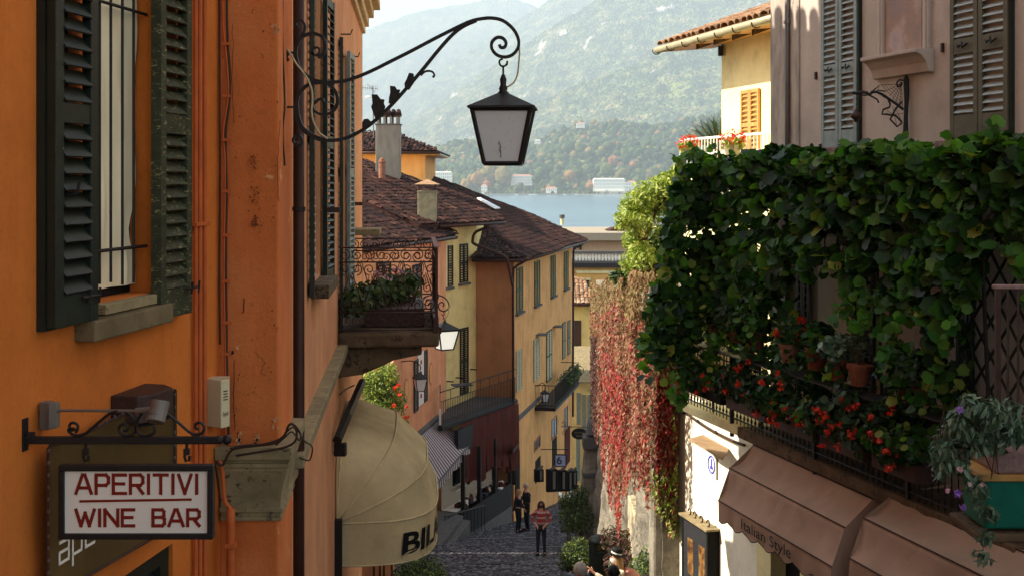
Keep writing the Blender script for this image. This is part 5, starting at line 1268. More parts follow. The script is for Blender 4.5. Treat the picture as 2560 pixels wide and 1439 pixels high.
scroll(ov, [spiral(1410, 1080, 8, 2, -90, 300, 14), spiral(1409, 1057, 6, 2, 90, -260, 14)], .014, M['iron'], 58, 'scroll', 1, 5, 2)
# menu boxes
for i, (x, y, w_, h) in enumerate(((1336, 1172, 22, 30), (1366, 1172, 26, 55), (1393, 1174, 22, 52), (1413, 1176, 18, 50), (1424, 1175, 18, 60))):
    D = 51+i*2.2; mb_ = thing('menu_box', ['dark glazed menu box nearest the shop corner, first of five in a row', 'dark menu box with a white edge, second of five along the ochre wall', 'dark menu box in the middle of the five along the ochre wall', 'dark menu box, fourth of the row along the ochre wall', 'tallest dark menu box at the far end of the row'][i], 'menu board', P(x, y+h, D), 'menu boxes along the ochre wall')
    MB().obox(P(x+w_/2, y+h/2, D), (1,.2,0), (-.2,1,0), (0,0,1), w_/F*D/2, .12, h/F*D/2).build('case', M['dark'], mb_)
    MB().obox(P(x+w_*.75, y+h/2, D-.14), (1,.2,0), (-.2,1,0), (0,0,1), w_/F*D*.12, .01, h/F*D*.4).build('menu_sheet', M['greybox'], mb_)
    MB().obox(P(x+w_/2, y-1, D), (1,.2,.7), (-.2,1,0), (-.7,0,1), w_/F*D/2*.9, .1, .02).build('lid', M['slab'], mb_)
for i, (x, y) in enumerate(((1403, 1237), (1424, 1240), (1433, 1234))):
    mt = thing('open_menu', ['white open menu card, left of three held out over the lane', 'white open menu card, middle of the three', 'cream open menu card, right of the three'][i], 'menu card', P(x, y, 52+i), 'menu cards on stands')
    MB().obox(P(x, y, 52+i), Vector((1,.2,-.6)).normalized(), (0,1,.2), Vector((.6,0,1)).normalized(), .13, .2, .02).build('card', M['signwhite'], mt); MB().tube([P(x, y, 52.05+i), Vector((P(x,y,52+i).x, 52.05+i, gz(52+i)))], .02, 5).build('stand', M['iron'], mt)
def lerp_tab(T, x):
    for (a, ya), (b, yb) in zip(T, T[1:]):
        if x <= b: return ya+(yb-ya)*(x-a)/(b-a)
    return T[-1][1]
# ------------------------------------------------------------ pink house on the right
pk = thing('pink_house', 'pink plastered house on the right with tall louvred shutters above the vine', 'house', (4.5, 15, gz(15)))
DC = 16.91
wallmesh(WR, WR.sD(4), WR.sD(DC), -3.3, 7.5, [], .1, 'wall', M['pink'], pk)
pc0 = WR.pt(WR.sD(DC), 0)
MB().prism([Vector((pc0.x, pc0.y, -3.3)), Vector((pc0.x+9, pc0.y+.5, -3.3)), Vector((16, 4, -3.3)), Vector((WR.pt(WR.sD(4), 0).x+.01, 4, -3.3)), Vector((WR.pt(WR.sD(4), 0).x+.4, 5, -3.3)), Vector((pc0.x+.3, pc0.y-.2, -3.3))], (0, 0, 10.8)).build('side_wall', M['pink'], pk)
MB().fbox(WR, WR.sD(16.15), WR.sD(DC)+.01, -3.2, 7.4, 0, .02).build('corner_strip', simple('greyed_plaster', srgb(176, 164, 152), .9, 0, .45, 5, .5, .2, (1, 1, .3), srgb(110, 98, 90), .62), pk)
s, _ = WR.hit(1968, 200, .05); MB().tube([WR.pt(s, -3.2, .05), WR.pt(s, 7, .05)], .035, 10).build('drainpipe', M['zinc'], pk, smooth=True)
MB().tube([WR.pt(s, 2.16, .05), WR.pt(s, 2.2, .05)], .05, 10).build('pipe_clip', M['zinc'], pk)
def pair(x0, x1, zb, zt, rail, pan, mat, sm):
    s0 = WR.hit(x1, 200)[0]; s1 = WR.hit(x0, 200)[0]; m_ = (s0+s1)/2
    leaf(WR, pk, s0, m_-.004, zb, zt, .02, rail, mat, sm, .065, .078, .062, 42, .045, pan=pan)
    leaf(WR, pk, m_+.004, s1, zb, zt, .025, rail, mat, sm, .065, .078, .062, 42, .045, pan=pan)
    MB().fbox(WR, s0-.03, s0-.002, zb, zt, 0, .05).build('shutter_edge', M['green'], pk)
    for ss in ((s0+m_)/2, (m_+s1)/2):
        for rz, _ in rail[:1]: h = MB(); h.tube([WR.pt(ss-.09, rz+.015, .085), WR.pt(ss-.05, rz-.01, .1), WR.pt(ss, rz+.01, .1), WR.pt(ss+.05, rz-.01, .1), WR.pt(ss+.09, rz+.015, .085)], .011, 5); h.tube([WR.pt(ss, rz-.03, .08), WR.pt(ss, rz+.045, .09)], .008, 5); h.build('catch', M['iron'], pk)
    for ss in (s0, s1): MB().fbox(WR, ss-.02, ss+.02, zb-.02, zb+.05, 0, .09).build('hinge', M['iron'], pk)
pair(2064, 2152, .44, 2.9, [(1.42, .07)], .21, M['bluegreen'], M['slatblue'])
pair(2388, 2532, .47, 2.9, [(1.44, .08)], .24, M['olive'], M['slatblue'])
for x0, x1, y in ((2037, 2162, 380), (2355, 2541, 362)):
    s1, z = WR.hit(x0, y); s0, _ = WR.hit(x1, y); zc = (HY-y)/F*WR.pt((s0+s1)/2, 0).y
    MB().fbox(WR, s0+.06, s1-.06, zc-.035, zc+.055, -.02, .14).build('sill', M['pinkstone'], pk, bevel=.006)
for x, y in ((2042, 190), (2178, 158), (2359, 120)): a, z = WR.hit(x, y); MB().fbox(WR, a-.015, a+.015, z-.05, z+.05, 0, .03).build('shutter_stay', M['rustiron'], pk)
# painted niche
nf = thing('wall_shrine', 'framed faded painting on the pink wall, standing on a moulded bracket', 'shrine', WR.wp(2265, 180))
s1 = WR.hit(2216, 60)[0]; s0 = WR.hit(2312, 60)[0]; zb = WR.hit(2265, 128)[1]
t = NT('faded_fresco'); n1 = t.noise(2.4, 6); r1 = t.ramp(n1, 'Fac', [(.3, srgb(132, 112, 110)), (.5, srgb(158, 124, 102)), (.62, srgb(178, 150, 142)), (.75, srgb(140, 132, 136))]); t.l(r1, 'Color', t.b, 'Base Color'); t.b.inputs['Roughness'].default_value = .6; M['fresco'] = t.m
MB().fbox(WR, s0, s1, zb, 2.9, 0, .015).build('painting', M['fresco'], nf)
for a, b in ((s0-.13, s0-.02), (s1+.02, s1+.13)): m_ = MB(); m_.fbox(WR, a, b, zb-.02, 2.9, 0, .05); m_.fbox(WR, a+.03, b-.03, zb-.02, 2.9, .049, .065); m_.build('frame', M['pink'], nf, bevel=.008)
MB().fbox(WR, s0-.02, s0, zb, 2.9, 0, .04).build('inner_edge', M['dark'], nf)
MB().prism([WR.pt(s0-.18, z, o) for o, z in ((0, zb-.03), (.24, zb-.03), (.24, zb-.07), (.17, zb-.1), (.1, zb-.18), (.07, zb-.28), (0, zb-.29))], WR.u*(s1-s0+.36)).build('bracket_shelf', M['pink'], nf, bevel=.006)
# spider web bracket
DW = 13.72
sw = thing('spider_web_bracket', 'black iron bracket with a spider web and a small rusty oil lamp on a chain', 'bracket', P(2262, 350, DW))
def z7(pts): return [(x/2.57+1640, y/2.57) for x, y in pts]
q = z7([(1605, 470), (1620, 500), (1622, 600), (1615, 760), (1618, 850), (1603, 905), (1585, 860), (1590, 780), (1595, 650), (1588, 510)])
MB().prism([P(x, y, DW) for x, y in q], (0.02, .03, 0)).build('wall_plate', M['iron'], sw, bevel=.003)
for pts, r in (([(1590, 705), (1545, 670), (1500, 640), (1465, 615), (1420, 592), (1385, 592), (1375, 612)], .016), ([(1375, 612), (1355, 598), (1320, 592), (1290, 600), (1258, 598)], .018), ([(1375, 615), (1400, 628), (1420, 640), (1432, 662)], .01),
               ([(1385, 595), (1405, 575), (1435, 550), (1425, 580), (1470, 588)], .008), ([(1455, 615), (1490, 635), (1505, 670), (1500, 690), (1460, 705), (1452, 735), (1480, 735), (1540, 745), (1580, 785)], .012),
               ([(1580, 655), (1540, 700), (1505, 768), (1550, 815), (1580, 790)], .012), ([(1300, 605), (1340, 615), (1380, 605), (1400, 595)], .008)):
    MB().tube([P(x, y, DW-.02) for x, y in z7(pts)], r, 6).build('iron_limb', M['iron'], sw)
MB().tube(smoothpts([P(x, y, DW) for x, y in z7([(1590, 520), (1565, 515), (1548, 535), (1555, 555), (1575, 552), (1580, 535), (1568, 530)])]), .01, 6).build('scroll', M['iron'], sw)
m_ = MB(); c = (1575, 540)
ends = [(1440, 548), (1470, 590), (1500, 615), (1520, 640), (1540, 665), (1565, 680), (1585, 690)]
for e in ends: m_.tube([P(*z7([c])[0], DW), P(*z7([e])[0], DW)], .0028, 4)
for k in (.3, .45, .6, .75, .9):
    for a, b in zip(ends, ends[1:]):
        pa = (c[0]+(a[0]-c[0])*k, c[1]+(a[1]-c[1])*k); pb = (c[0]+(b[0]-c[0])*k, c[1]+(b[1]-c[1])*k); m_.tube([P(*z7([pa])[0], DW), P(*z7([pb])[0], DW)], .0024, 4)
for a, b in (((1520, 680), (1545, 800)), ((1480, 710), (1530, 740)), ((1540, 690), (1575, 780)), ((1510, 740), (1590, 730))): m_.tube([P(*z7([a])[0], DW), P(*z7([b])[0], DW)], .0026, 4)
m_.build('web', M['iron'], sw)
m_ = MB()
for k in range(6): m_.tube([P(*z7([(1288, 610+k*18)])[0], DW), P(*z7([(1288, 624+k*18)])[0], DW)], .008 if k % 2 else .005, 5)
m_.build('chain', M['iron'], sw)
MB().lathe(P(*z7([(1285, 785)])[0], DW), [(.02, 0), (.03, .03), (.06, .05), (.065, .08), (.045, .1), (.03, .12), (.01, .15)], 12).build('oil_lamp', M['rustiron'], sw, smooth=True)
# ground floor, cream
wg = thing('cream_ground_floor', 'sunlit cream ground floor wall under the flowered balcony, shops behind it', 'house', (3.4, 17, gz(17)))
DI = 20.3
wallmesh(WR, WR.sD(4), WR.sD(DI), -9, -3.3, [], .1, 'wall', M['whitewall'], wg)
e = WR.pt(WR.sD(DI), 0)
MB().prism([Vector((e.x, e.y, -9)), Vector((e.x+6, e.y+.3, -9)), Vector((16, 4, -9)), Vector((7.7, 4, -9)), Vector((7.3, 5, -9)), Vector((e.x+.2, e.y-.3, -9))], (0, 0, 5.68)).build('core_wall', M['whitewall'], wg)
MB().prism([Vector((e.x, e.y, -3.31)), Vector((e.x+6, e.y+.3, -3.31)), Vector((pc0.x+6, pc0.y, -3.31)), Vector((pc0.x, pc0.y, -3.31))], (0, 0, .05)).build('terrace_floor', M['terrfloor'], wg)
MB().fbox(WR, WR.sD(15.6), WR.sD(DI), -3.42, -3.27, -.02, .07).build('string_course', M['creamwall'], wg, bevel=.02)
cablepx([(1690, 1005), (1720, 1035), (1775, 1072), (1830, 1100), (1862, 1112)], .022, M['darkcable'], wg, W=WR, o=.06)
for x, y in ((1702, 1018), (1745, 1052), (1790, 1080)): MB().tube([WR.wp(x, y, .0), WR.wp(x, y-2, .1)], .02, 5).build('pipe_clip', M['rustiron'], wg)
hd = [WR.wp(1724, 1100, .45), WR.wp(1806, 1150, .45), WR.wp(1822, 1125, 0), WR.wp(1758, 1090, 0)]
MB().prism(hd, (0, 0, .03)).build('wooden_hood', simple('sunbleached_board', srgb(160, 132, 100), .8, 0, .3, 8, .3, .2, (.3, 1, 1)), wg)
# stone foot of the wall
MB().prism([Vector((3.0, 19.8, -8.2)), Vector((2.2, 19.6, -8.2)), Vector((2.4, 17.2, -7.6)), Vector((3.7, 16.8, -7.6))], (0, 0, .9)).build('stone_foot', M['slab'], wg, bevel=.05)
# blue and white round sign
rs = thing('round_sign', 'small white plaque with a blue ring and figure on the sunlit cream wall', 'sign', WR.wp(1780, 1190, .02))
c = WR.wp(1780, 1160, .03); MB().obox(c, WR.u, WR.n, (0,0,1), .15, .006, .19).build('plaque', M['signwhite'], rs)
blue = simple('blue_enamel', srgb(70, 80, 190), .4, 0, .05)
MB().tube([c+WR.n*.008+WR.u*(.12*math.cos(a*.3927))+Vector((0,0,.13*math.sin(a*.3927))) for a in range(17)], .014, 6).build('ring', blue, rs)
m_ = MB(); m_.obox(c+WR.n*.009+Vector((0,0,.02)), WR.u, WR.n, (0,0,1), .02, .004, .07); m_.obox(c+WR.n*.009+Vector((0,0,-.05)), WR.u, WR.n, (0,0,1), .05, .004, .02); m_.build('figure', blue, rs)
# glazed show case on the wall
gc = thing('wall_show_case', 'black glazed show case with amber pictures and iron curls on top, on the cream wall', 'show case', WR.wp(1740, 1439, .1))
sA, sB = WR.sD(18.55), WR.sD(19.5); zt_, zb_2 = -5.38, -6.5; oo = .2
m_ = MB(); m_.fbox(WR, sA, sA+.05, zb_2, zt_, 0, oo); m_.fbox(WR, sB-.05, sB, zb_2, zt_, 0, oo); m_.fbox(WR, sA+.05, sB-.05, zt_-.05, zt_, 0, oo); m_.fbox(WR, sA+.05, sB-.05, zb_2, zb_2+.05, 0, oo); m_.fbox(WR, sA+.05, sB-.05, zb_2, zt_, 0, .02)
m_.build('case', M['dark'], gc, bevel=.004)
MB().fbox(WR, sA-.03, sB+.03, zt_, zt_+.03, 0, oo+.04).build('top_board', M['stone'], gc)
MB().fbox(WR, sA+.05, sB-.05, zb_2+.05, zt_-.05, oo-.02, oo-.012).build('pane', M['glass'], gc)
t = NT('amber_prints'); n1 = t.noise(9, 4); r1 = t.ramp(n1, 'Fac', [(.35, srgb(50, 32, 20)), (.5, srgb(120, 80, 34)), (.65, srgb(150, 120, 64)), (.8, srgb(50, 56, 44))]); t.l(r1, 'Color', t.b, 'Base Color'); M['prints'] = t.m
for k in range(2): MB().fbox(WR, sA+.12+.42*k, sA+.34+.42*k, zb_2+.25, zt_-.3, oo-.012, oo-.006).build('picture', M['prints'], gc)
for s in (.15, .4, .65, .85): MB().tube([WR.pt(sA+s+.05*math.cos(a*.7), zt_+.08+.05*math.sin(a*.7), oo*.6) for a in range(8)], .012, 5).build('scroll', M['iron'], gc)
# shop openings under the awnings
sf = thing('boutique_front', 'boutique front with bright glass panes and yellow jambs under the brown awnings', 'shop front', WR.pt(WR.sD(14), gz(14)))
m_ = MB(); m_.fbox(WR, WR.sD(16.55), WR.sD(16.95), -9, -4.95, 0, .22); m_.fbox(WR, WR.sD(15.7), WR.sD(15.95), -9, -4.6, 0, .12)
m_.build('jamb', M['creamwall'], sf)
MB().fbox(WR, WR.sD(10.8), WR.sD(16.5), -9, -4.3, .001, .02).build('backing', M['dark'], sf)
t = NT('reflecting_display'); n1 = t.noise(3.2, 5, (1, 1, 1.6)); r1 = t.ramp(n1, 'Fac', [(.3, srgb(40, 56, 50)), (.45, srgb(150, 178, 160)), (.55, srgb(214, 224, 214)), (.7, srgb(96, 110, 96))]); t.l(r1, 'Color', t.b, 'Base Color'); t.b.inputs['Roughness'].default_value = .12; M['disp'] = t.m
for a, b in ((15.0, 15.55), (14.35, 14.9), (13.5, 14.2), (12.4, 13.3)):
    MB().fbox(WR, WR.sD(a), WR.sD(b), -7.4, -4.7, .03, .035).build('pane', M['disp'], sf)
    f_ = MB(); f_.fbox(WR, WR.sD(a)-.05, WR.sD(a), -7.6, -4.5, .02, .09); f_.fbox(WR, WR.sD(b), WR.sD(b)+.04, -7.6, -4.5, .02, .09); f_.fbox(WR, WR.sD(a), WR.sD(b), -4.7, -4.62, .02, .08); f_.build('pane_frame', M['green'], sf)
cards = MB()
for k in range(16): s = WR.sD(R.uniform(13.6, 15.5)); z = R.uniform(-5.9, -4.9); MB().fbox(WR, s, s+.1, z, z+.13, .04, .05).build('card', [M['signwhite'], blue, M['prints'], M['signred']][k % 4], sf)
for k in range(4): m_ = MB(); z = -5.0-.22*k; m_.tube([WR.pt(WR.sD(15.02), z, .12), WR.pt(WR.sD(15.5), z, .12)], .01, 5); m_.build('display_rail', M['iron'], sf)
# yellow shuttered house with eave
yh = thing('cream_tiled_house', 'sunlit cream house with honey coloured shutters under a deep tiled eave', 'house', (5, 23, gz(22)))
WY = Wall(11, 0, -.277, -1); y0 = WY.pt(WY.sD(24.35), 0); y1 = WY.pt(WY.sD(18.2), 0)
MB().prism([Vector((y0.x, y0.y, -8)), Vector((y0.x+8, y0.y+1, -8)), Vector((y1.x+8, y1.y, -8)), Vector((y1.x, y1.y, -8))], (0, 0, 10.95)).build('wall', M['creamwall'], yh)
sl0, sl1 = WY.hit(1858, 300)[0], WY.hit(1903, 300)[0]
if sl0 > sl1: sl0, sl1 = sl1, sl0
zt = WY.hit(1880, 224)[1]; zb = WY.hit(1880, 400)[1]; md = (sl0+sl1)/2
leaf(WY, yh, sl0, md-.005, zb, zt, .02, [((zt+zb)/2, .04)], M['wood'], M['wood'], .055, .085, .06, 42, .045, pan=.1); leaf(WY, yh, md+.005, sl1, zb, zt, .02, [((zt+zb)/2, .04)], M['wood'], M['wood'], .055, .085, .06, 42, .045, pan=.1)
gY0, gY1 = Vector((10.05-.277*25.1, 25.1, 2.85)), Vector((10.05-.277*18.5, 18.5, 2.85))
uY = (gY1-gY0).normalized(); py_ = math.radians(20); mY = Vector((-uY.y, uY.x, 0)); mY = mY if mY.x > 0 else -mY; mY = mY*math.cos(py_)+Vector((0,0,1))*math.sin(py_)
tiled(gY0, uY, mY, [gY0, gY1, gY1+mY*3.5, gY0+mY*3.5], yh, M['tile2'], w=.27, L=.36, singles=60, th=.05)
gutter([gY0+Vector((-.07,0,-.10)), gY1+Vector((-.07,0,-.10))], yh, .075, M['creampipe'])
k = 0.0
while k < 6.6:
    p = gY0+uY*k+Vector((-.07,0,-.10)); MB().tube([p+Vector((.09*math.cos(a*.5), 0, .09*math.sin(a*.5))) for a in range(6, 14)], .01, 5).build('gutter_bracket', M['rustiron'], yh); k += .75
MB().prism([gY0+Vector((.05,0,-.14)), gY1+Vector((.05,0,-.14)), gY1+Vector((1.1,0,-.06)), gY0+Vector((1.1,0,-.06))], (0,0,.03)).build('soffit', M['wood'], yh)
for k in range(8): p = gY0+uY*(k*.8+1.3); MB().obox(p+Vector((.62, 0, -.03)), mY, uY, (0,0,1), .45, .04, .05).build('rafter', M['bark'], yh)
lt_ = thing('eave_lamp', 'small black flood lamp under the corner of the tiled eave', 'lamp', P(1802, 135, 24.2)); MB().obox(P(1802, 128, 24.2), (1,0,0), (0,1,0), (0,0,1), .05, .06, .1).build('housing', M['iron'], lt_, bevel=.01); MB().tube([P(1802, 118, 24.2), P(1815, 108, 24.4)], .015, 5).build('mount', M['iron'], lt_)
# terrace with white railing
tw = thing('white_railing', 'thin white terrace railing before the cream house, above the vine', 'railing', (3, 22, .1))
WT = Wall(9.6, 0, -.277, -1); sA, sB = WT.sD(18.3), WT.sD(23.0)
for z in (.80, .52): MB().fbox(WT, sA, sB, z-.02, z+.02, -.02, .02).build('rail', M['signwhite'], tw)
s = sA
while s <= sB: MB().fbox(WT, s-.009, s+.009, .15, .79, -.009, .009).build('baluster', M['signwhite'], tw); s += .13
tbd = thing('terrace_wall', 'cream garden terrace wall carrying the white railing', 'wall', (4, 21, -6))
a, b = WT.pt(sA, 0), WT.pt(sB, 0); MB().prism([Vector((a.x, a.y, -6)), Vector((b.x, b.y, -6)), Vector((b.x+1.8, b.y+.4, -6)), Vector((a.x+1.8, a.y+.4, -6))], (0, 0, 6.14)).build('wall_body', M['creamwall'], tbd)
for i, (x, y) in enumerate(((1722, 372), (1831, 362))):
    c = P(x, y, 22.3 if i == 0 else 20.2)
    g_ = thing('potted_geranium', ['full red geranium at the far left corner of the white railing', 'full orange red geranium on the white railing before the honey shutters'][i], 'potted plant', c-Vector((0,0,.22)), 'geraniums on the white railing')
    MB().lathe(c-Vector((0,0,.22)), [(.1, 0), (.16, .2), (.17, .22)], 12).build('pot', M['creampipe'], g_)
    leaves(blob(c+Vector((0,0,.02)), .2, .2, .12, 160, .6), 'round', .06, M['lime'], g_); leaves(blob(c+Vector((0,0,.1)), .24, .22, .16, 190, .35), 'petal', .05, M['redflower'], g_, 'flowers')
pm = thing('palm', 'spiky palm fronds behind the white railing at the corner of the cream house', 'palm', P(1800, 420, 25.5))
for k in range(13):
    a = math.radians(20+k*11); L = 1.0; c = P(1800, 372, 25.5); e = c+Vector((-math.cos(a)*L*.75, R.uniform(-.3, .3), math.sin(a)*L*.6-.0)); m_ = MB()
    d = (e-c).normalized(); n_ = d.cross(Vector((0,1,0))); m_.add([c, c.lerp(e, .5)+n_*.03, e, c.lerp(e, .5)-n_*.03+Vector((0,.02,0))], [(0,1,2), (0,2,3)])
    for j in range(8):
        q = c.lerp(e, .35+.6*j/8)
        for sg in (-1, 1): f_ = q+d*.28+n_*.10*sg; m_.add([q, q+d*.05, f_], [(0,1,2)])
    m_.build('frond', M['bush'], pm, fix=False)
MB().tube([P(1800, 372, 25.5), P(1800, 700, 25.5)], .12, 8).build('trunk', M['bark'], pm)

# ------------------------------------------------------------ flowered balcony
WBL = Wall(7.59, 0, -.284, -1)
fbl = thing('flower_balcony', 'long stone balcony with black bars along the pink house, crowded with flower pots', 'balcony', (4, 15, -3.4))
aF, aN = WBL.pt(WBL.sD(17.9), 0), WBL.pt(WBL.sD(10.8), 0); wF, wN = WR.pt(WR.sD(17.9), 0), WR.pt(WR.sD(10.8), 0); cF = WBL.pt(WBL.sD(16.1), 0); cW = WR.pt(WR.sD(16.1), 0)
Z0 = -3.25
MB().prism([Vector((p.x, p.y, Z0-.17)) for p in (cF, aN, wN, cW)], (0, 0, .15)).build('slab', M['darkstone'], fbl, bevel=.02)
MB().prism([Vector((p.x, p.y, Z0-.15)) for p in (aF, cF, cW, wF)], (0, 0, .13)).build('slab', M['creamwall'], fbl, bevel=.02)
for D_ in (11.6, 13.0, 14.4, 15.5): a = WR.sD(D_); MB().fbox(WR, a, a+.16, Z0-.42, Z0-.17, 0, .5).build('corbel', M['darkstone'], fbl, bevel=.02)
sA, sB = WBL.sD(10.8), WBL.sD(17.85)
for z, r in ((Z0+.95, .018), (Z0+.06, .012), (Z0+.80, .01)): MB().tube([WBL.pt(sA, z, -.03), WBL.pt(sB, z, -.03)], r, 6).build('rail', M['iron'], fbl)
MB().tube([WBL.pt(sB, Z0+.95, -.03), wF+Vector((0,0,Z0+.95))], .018, 6).build('rail', M['iron'], fbl)
bm_ = MB(); bm_.tube([(0,0,0), (0,0,.95)], .0075, 5); bm_.tube([(0,0,.08), (0,0,.11), (0,0,.14)], [.008,.017,.008], 6); bme = bm_.mesh('baluster'); bme.materials.append(M['iron'])
s = sA; i = 0
while s <= sB: place(bme, 'baluster', fbl, WBL.pt(s, Z0, -.03)); s += .105; i += 1
for k in range(7): place(bme, 'baluster', fbl, Vector((aF.x, aF.y-.05, Z0)).lerp(Vector((wF.x, wF.y, Z0)), (k+1)/8))
for s in (sB, WBL.sD(16.3), WBL.sD(14.2), WBL.sD(12.4)): MB().obox(WBL.pt(s, Z0+.4, -.03), WBL.u, WBL.n, (0,0,1), .022, .022, .6).build('post', M['iron'], fbl)
# doors and shutters in the shade under the vine
for x0, x1, yt, yb in ((2000, 2030, 690, 960), (2138, 2192, 660, 1000), (2400, 2440, 640, 1000)): winpx(WR, pk, x0, x1, yt, yb, 'closed', M['green'], sill=False)
m_ = MB(); s0, s1 = WR.hit(2132, 700)[0], WR.hit(2050, 700)[0]; m_.fbox(WR, s0, s1, -3.2, -.7, .0, .03); m_.build('door', M['signwhite'], pk)
# pots on the rail
potm = MB().lathe((0,0,0), [(.085, 0), (.125, .2), (.14, .2), (.145, .255), (.125, .256)], 14).mesh('pot'); potm.materials.append(M['pot'])
POTS = [(1790, 838, 0, 'small'), (1840, 855, 0, 'plain'), (1888, 872, 0, 'dark'), (1972, 905, 1, 'red'), (2040, 925, 0, 'grey'), (2098, 950, 0, 'wide'), (2148, 962, 2, 'bare'), (2262, 1000, 0, 'a'), (2308, 1010, 0, 'b')]
LAB = ['terracotta pot farthest left under the hanging vine tip', 'terracotta pot second from the left, half hidden under vine leaves', 'terracotta pot in the dark left of the tall scarlet geranium', 'terracotta pot with three tall scarlet geranium heads', 'terracotta pot with bushy grey green leaves right of the scarlet geranium', 'large terracotta pot with spreading geranium leaves, before the white door', 'terracotta pot with thin bare stems, next to the dark shutter', 'terracotta pot with long drooping leaves near the trellis', 'terracotta pot nearest the green trellis, with round leaves']
for (x, yb, fl_, kd), lab in zip(POTS, LAB):
    s, z = WBL.hit(x, yb, .1); c = WBL.pt(s, z, .1); k = 1.0
    g_ = thing('potted_plant', lab, 'potted plant', c, 'flower pots on the balcony rail')
    k = R.uniform(.82, 1.08); place(potm, 'pot', g_, c, Matrix.Rotation(math.radians(R.uniform(-5, 5)), 3, 'Y'), (k, k, k*R.uniform(.85, 1.1)))
    if fl_ != 2: leaves(blob(c+Vector((R.uniform(-.05,.05),0,.34)), R.uniform(.2,.32), .24, R.uniform(.17,.27), R.randint(130, 240), .6), R.choice(['round', 'round', 'vine', 'lance']), R.uniform(.07, .1), R.choice([M['geran'], M['vine'], M['silver']]), g_, spread=.9); leaves([(c.x+R.uniform(-.2,.2), c.y+R.uniform(-.2,.0), c.z+R.uniform(-.1,.22)) for _ in range(46)], 'vine', .08, M['vine'], g_, 'trailing_leaves', spread=.9)
    else:
        m_ = MB()
        for _ in range(7): m_.tube([c+Vector((0,0,.2)), c+Vector((R.uniform(-.15,.15), R.uniform(-.1,.1), R.uniform(.4,.6)))], .004, 4)
        m_.build('stems', M['bark'], g_); leaves(blob(c+Vector((0,0,.45)), .15, .15, .15, 20, .5), 'lance', .07, M['geran'], g_)
    if fl_ == 1:
        for hx, hy in ((1943, 832), (1991, 843), (2014, 826), (2004, 800) ): q = P(hx, hy, c.y-.05); leaves(blob(q, .055, .055, .05, 34, .6), 'petal', .045, M['redflower'], g_, 'flower_head'); MB().tube([q, c+Vector((0,0,.35))], .004, 4).build('stem', M['geran'], g_)
MB().fbox(WBL, WBL.sD(11.5), WBL.sD(17.6), Z0+.955, Z0+.975, 0, .24).build('pot_shelf', M['iron'], fbl)
# flower boxes hung outside the rail
BX = [(17.3, 16.1, 'flower box at the far sunlit end of the railing, dark leaves and few blooms'), (15.95, 14.9, 'flower box above the brown awning corner, glossy leaves and scattered scarlet flowers'), (14.75, 13.8, 'flower box in the middle of the balcony with thick clusters of scarlet begonias'), (13.65, 12.8, 'flower box right of the begonia clusters, with drooping red flowers'), (12.65, 11.9, 'flower box nearest the corner of the stone slab, mostly leaves')]
for i, (d1, d0, lab) in enumerate(BX):
    s0, s1 = WBL.sD(d0), WBL.sD(d1); c = WBL.pt((s0+s1)/2, -2.95, .12)
    g_ = thing('flower_box', lab, 'flower box', c, 'flower boxes on the balcony railing')
    MB().fbox(WBL, s0, s1, -2.98, -2.80, .02, .24).build('trough', M['rustiron'] if i else M['dark'], g_, bevel=.01)
    pts = []
    for k in range(7): pts += blob(WBL.pt(s0+(s1-s0)*(k+.5)/7, -2.66+R.uniform(-.06, .06), .17+R.uniform(-.05, .1)), .2, .2, .2, 75, .7)
    leaves(pts, 'round', .085, M['geran'] if i % 2 else M['vine'], g_)
    fp = []
    for k in range((3, 5, 8, 5, 2)[i]):
        q = WBL.pt(R.uniform(s0, s1), -2.75+R.uniform(-.22, .24), .36+R.uniform(-.04, .06)); fp += blob(q, .05, .04, .04, 9, .8)
    leaves(fp, 'petal', .05, M['redflower'], g_, 'flowers')
g_ = thing('geranium_cluster', 'dense scarlet geraniums hanging low in front of the balcony bars, above the awning', 'flowers', WBL.wp(2000, 1080, .3))
fp = []; lp = []
for (x, y, n_) in ((1990, 1035, 3), (2005, 1060, 3), (2040, 1025, 3), (2060, 1040, 4), (2110, 1000, 2), (2130, 1010, 2), (2070, 1075, 3), (2125, 1082, 2), (1850, 925, 2), (1855, 955, 1), (1907, 960, 2), (1962, 967, 2), (1865, 985, 1), (1750, 940, 2), (1775, 955, 1), (1865, 905, 1), (2195, 1095, 2), (2245, 1132, 2), (2225, 1160, 2), (1738, 975, 1), (1755, 978, 1), (2225, 1030, 1), (2180, 1045, 1), (1945, 935, 1)):
    for _ in range(n_): q = WBL.wp(x+R.uniform(-9, 9), y+R.uniform(-9, 9), .36); fp += blob(q, .04, .04, .045, 11, .9)
    lp += blob(WBL.wp(x, y-12, .26), .16, .12, .12, 34, .8)
leaves(fp, 'petal', .045, M['redflower'], g_, 'flowers'); leaves(lp, 'round', .08, M['geran'], g_)

# ------------------------------------------------------------ pergola vine
vn = thing('grape_vine', 'dark green grape vine spread on wires along the whole pink house front', 'vine', WBL.pt(WBL.sD(14), -3.2, -.3))
WV = Wall(7.45, 0, -.28, -1)
def topy(x): return 409+16*math.sin(x*.017)+11*math.sin(x*.049+1)+8*math.sin(x*.131)-(14 if x > 2200 else 0)+(-16 if 2190 < x < 2260 else 0)+(max(0, (1760-x))*.25)
PB = [(1560, 560), (1600, 915), (1640, 965), (1700, 955), (1745, 890), (1800, 850), (1860, 815), (1920, 790), (1950, 720), (2000, 700), (2040, 690), (2120, 730), (2170, 715), (2240, 790), (2300, 850), (2330, 905), (2370, 890), (2430, 720), (2480, 600), (2560, 650)]
def boty(x):
    for (a, ya), (b, yb) in zip(PB, PB[1:]):
        if x <= b: return ya+(yb-ya)*(x-a)/(b-a)
    return PB[-1][1]
vp_ = []
tries = 0
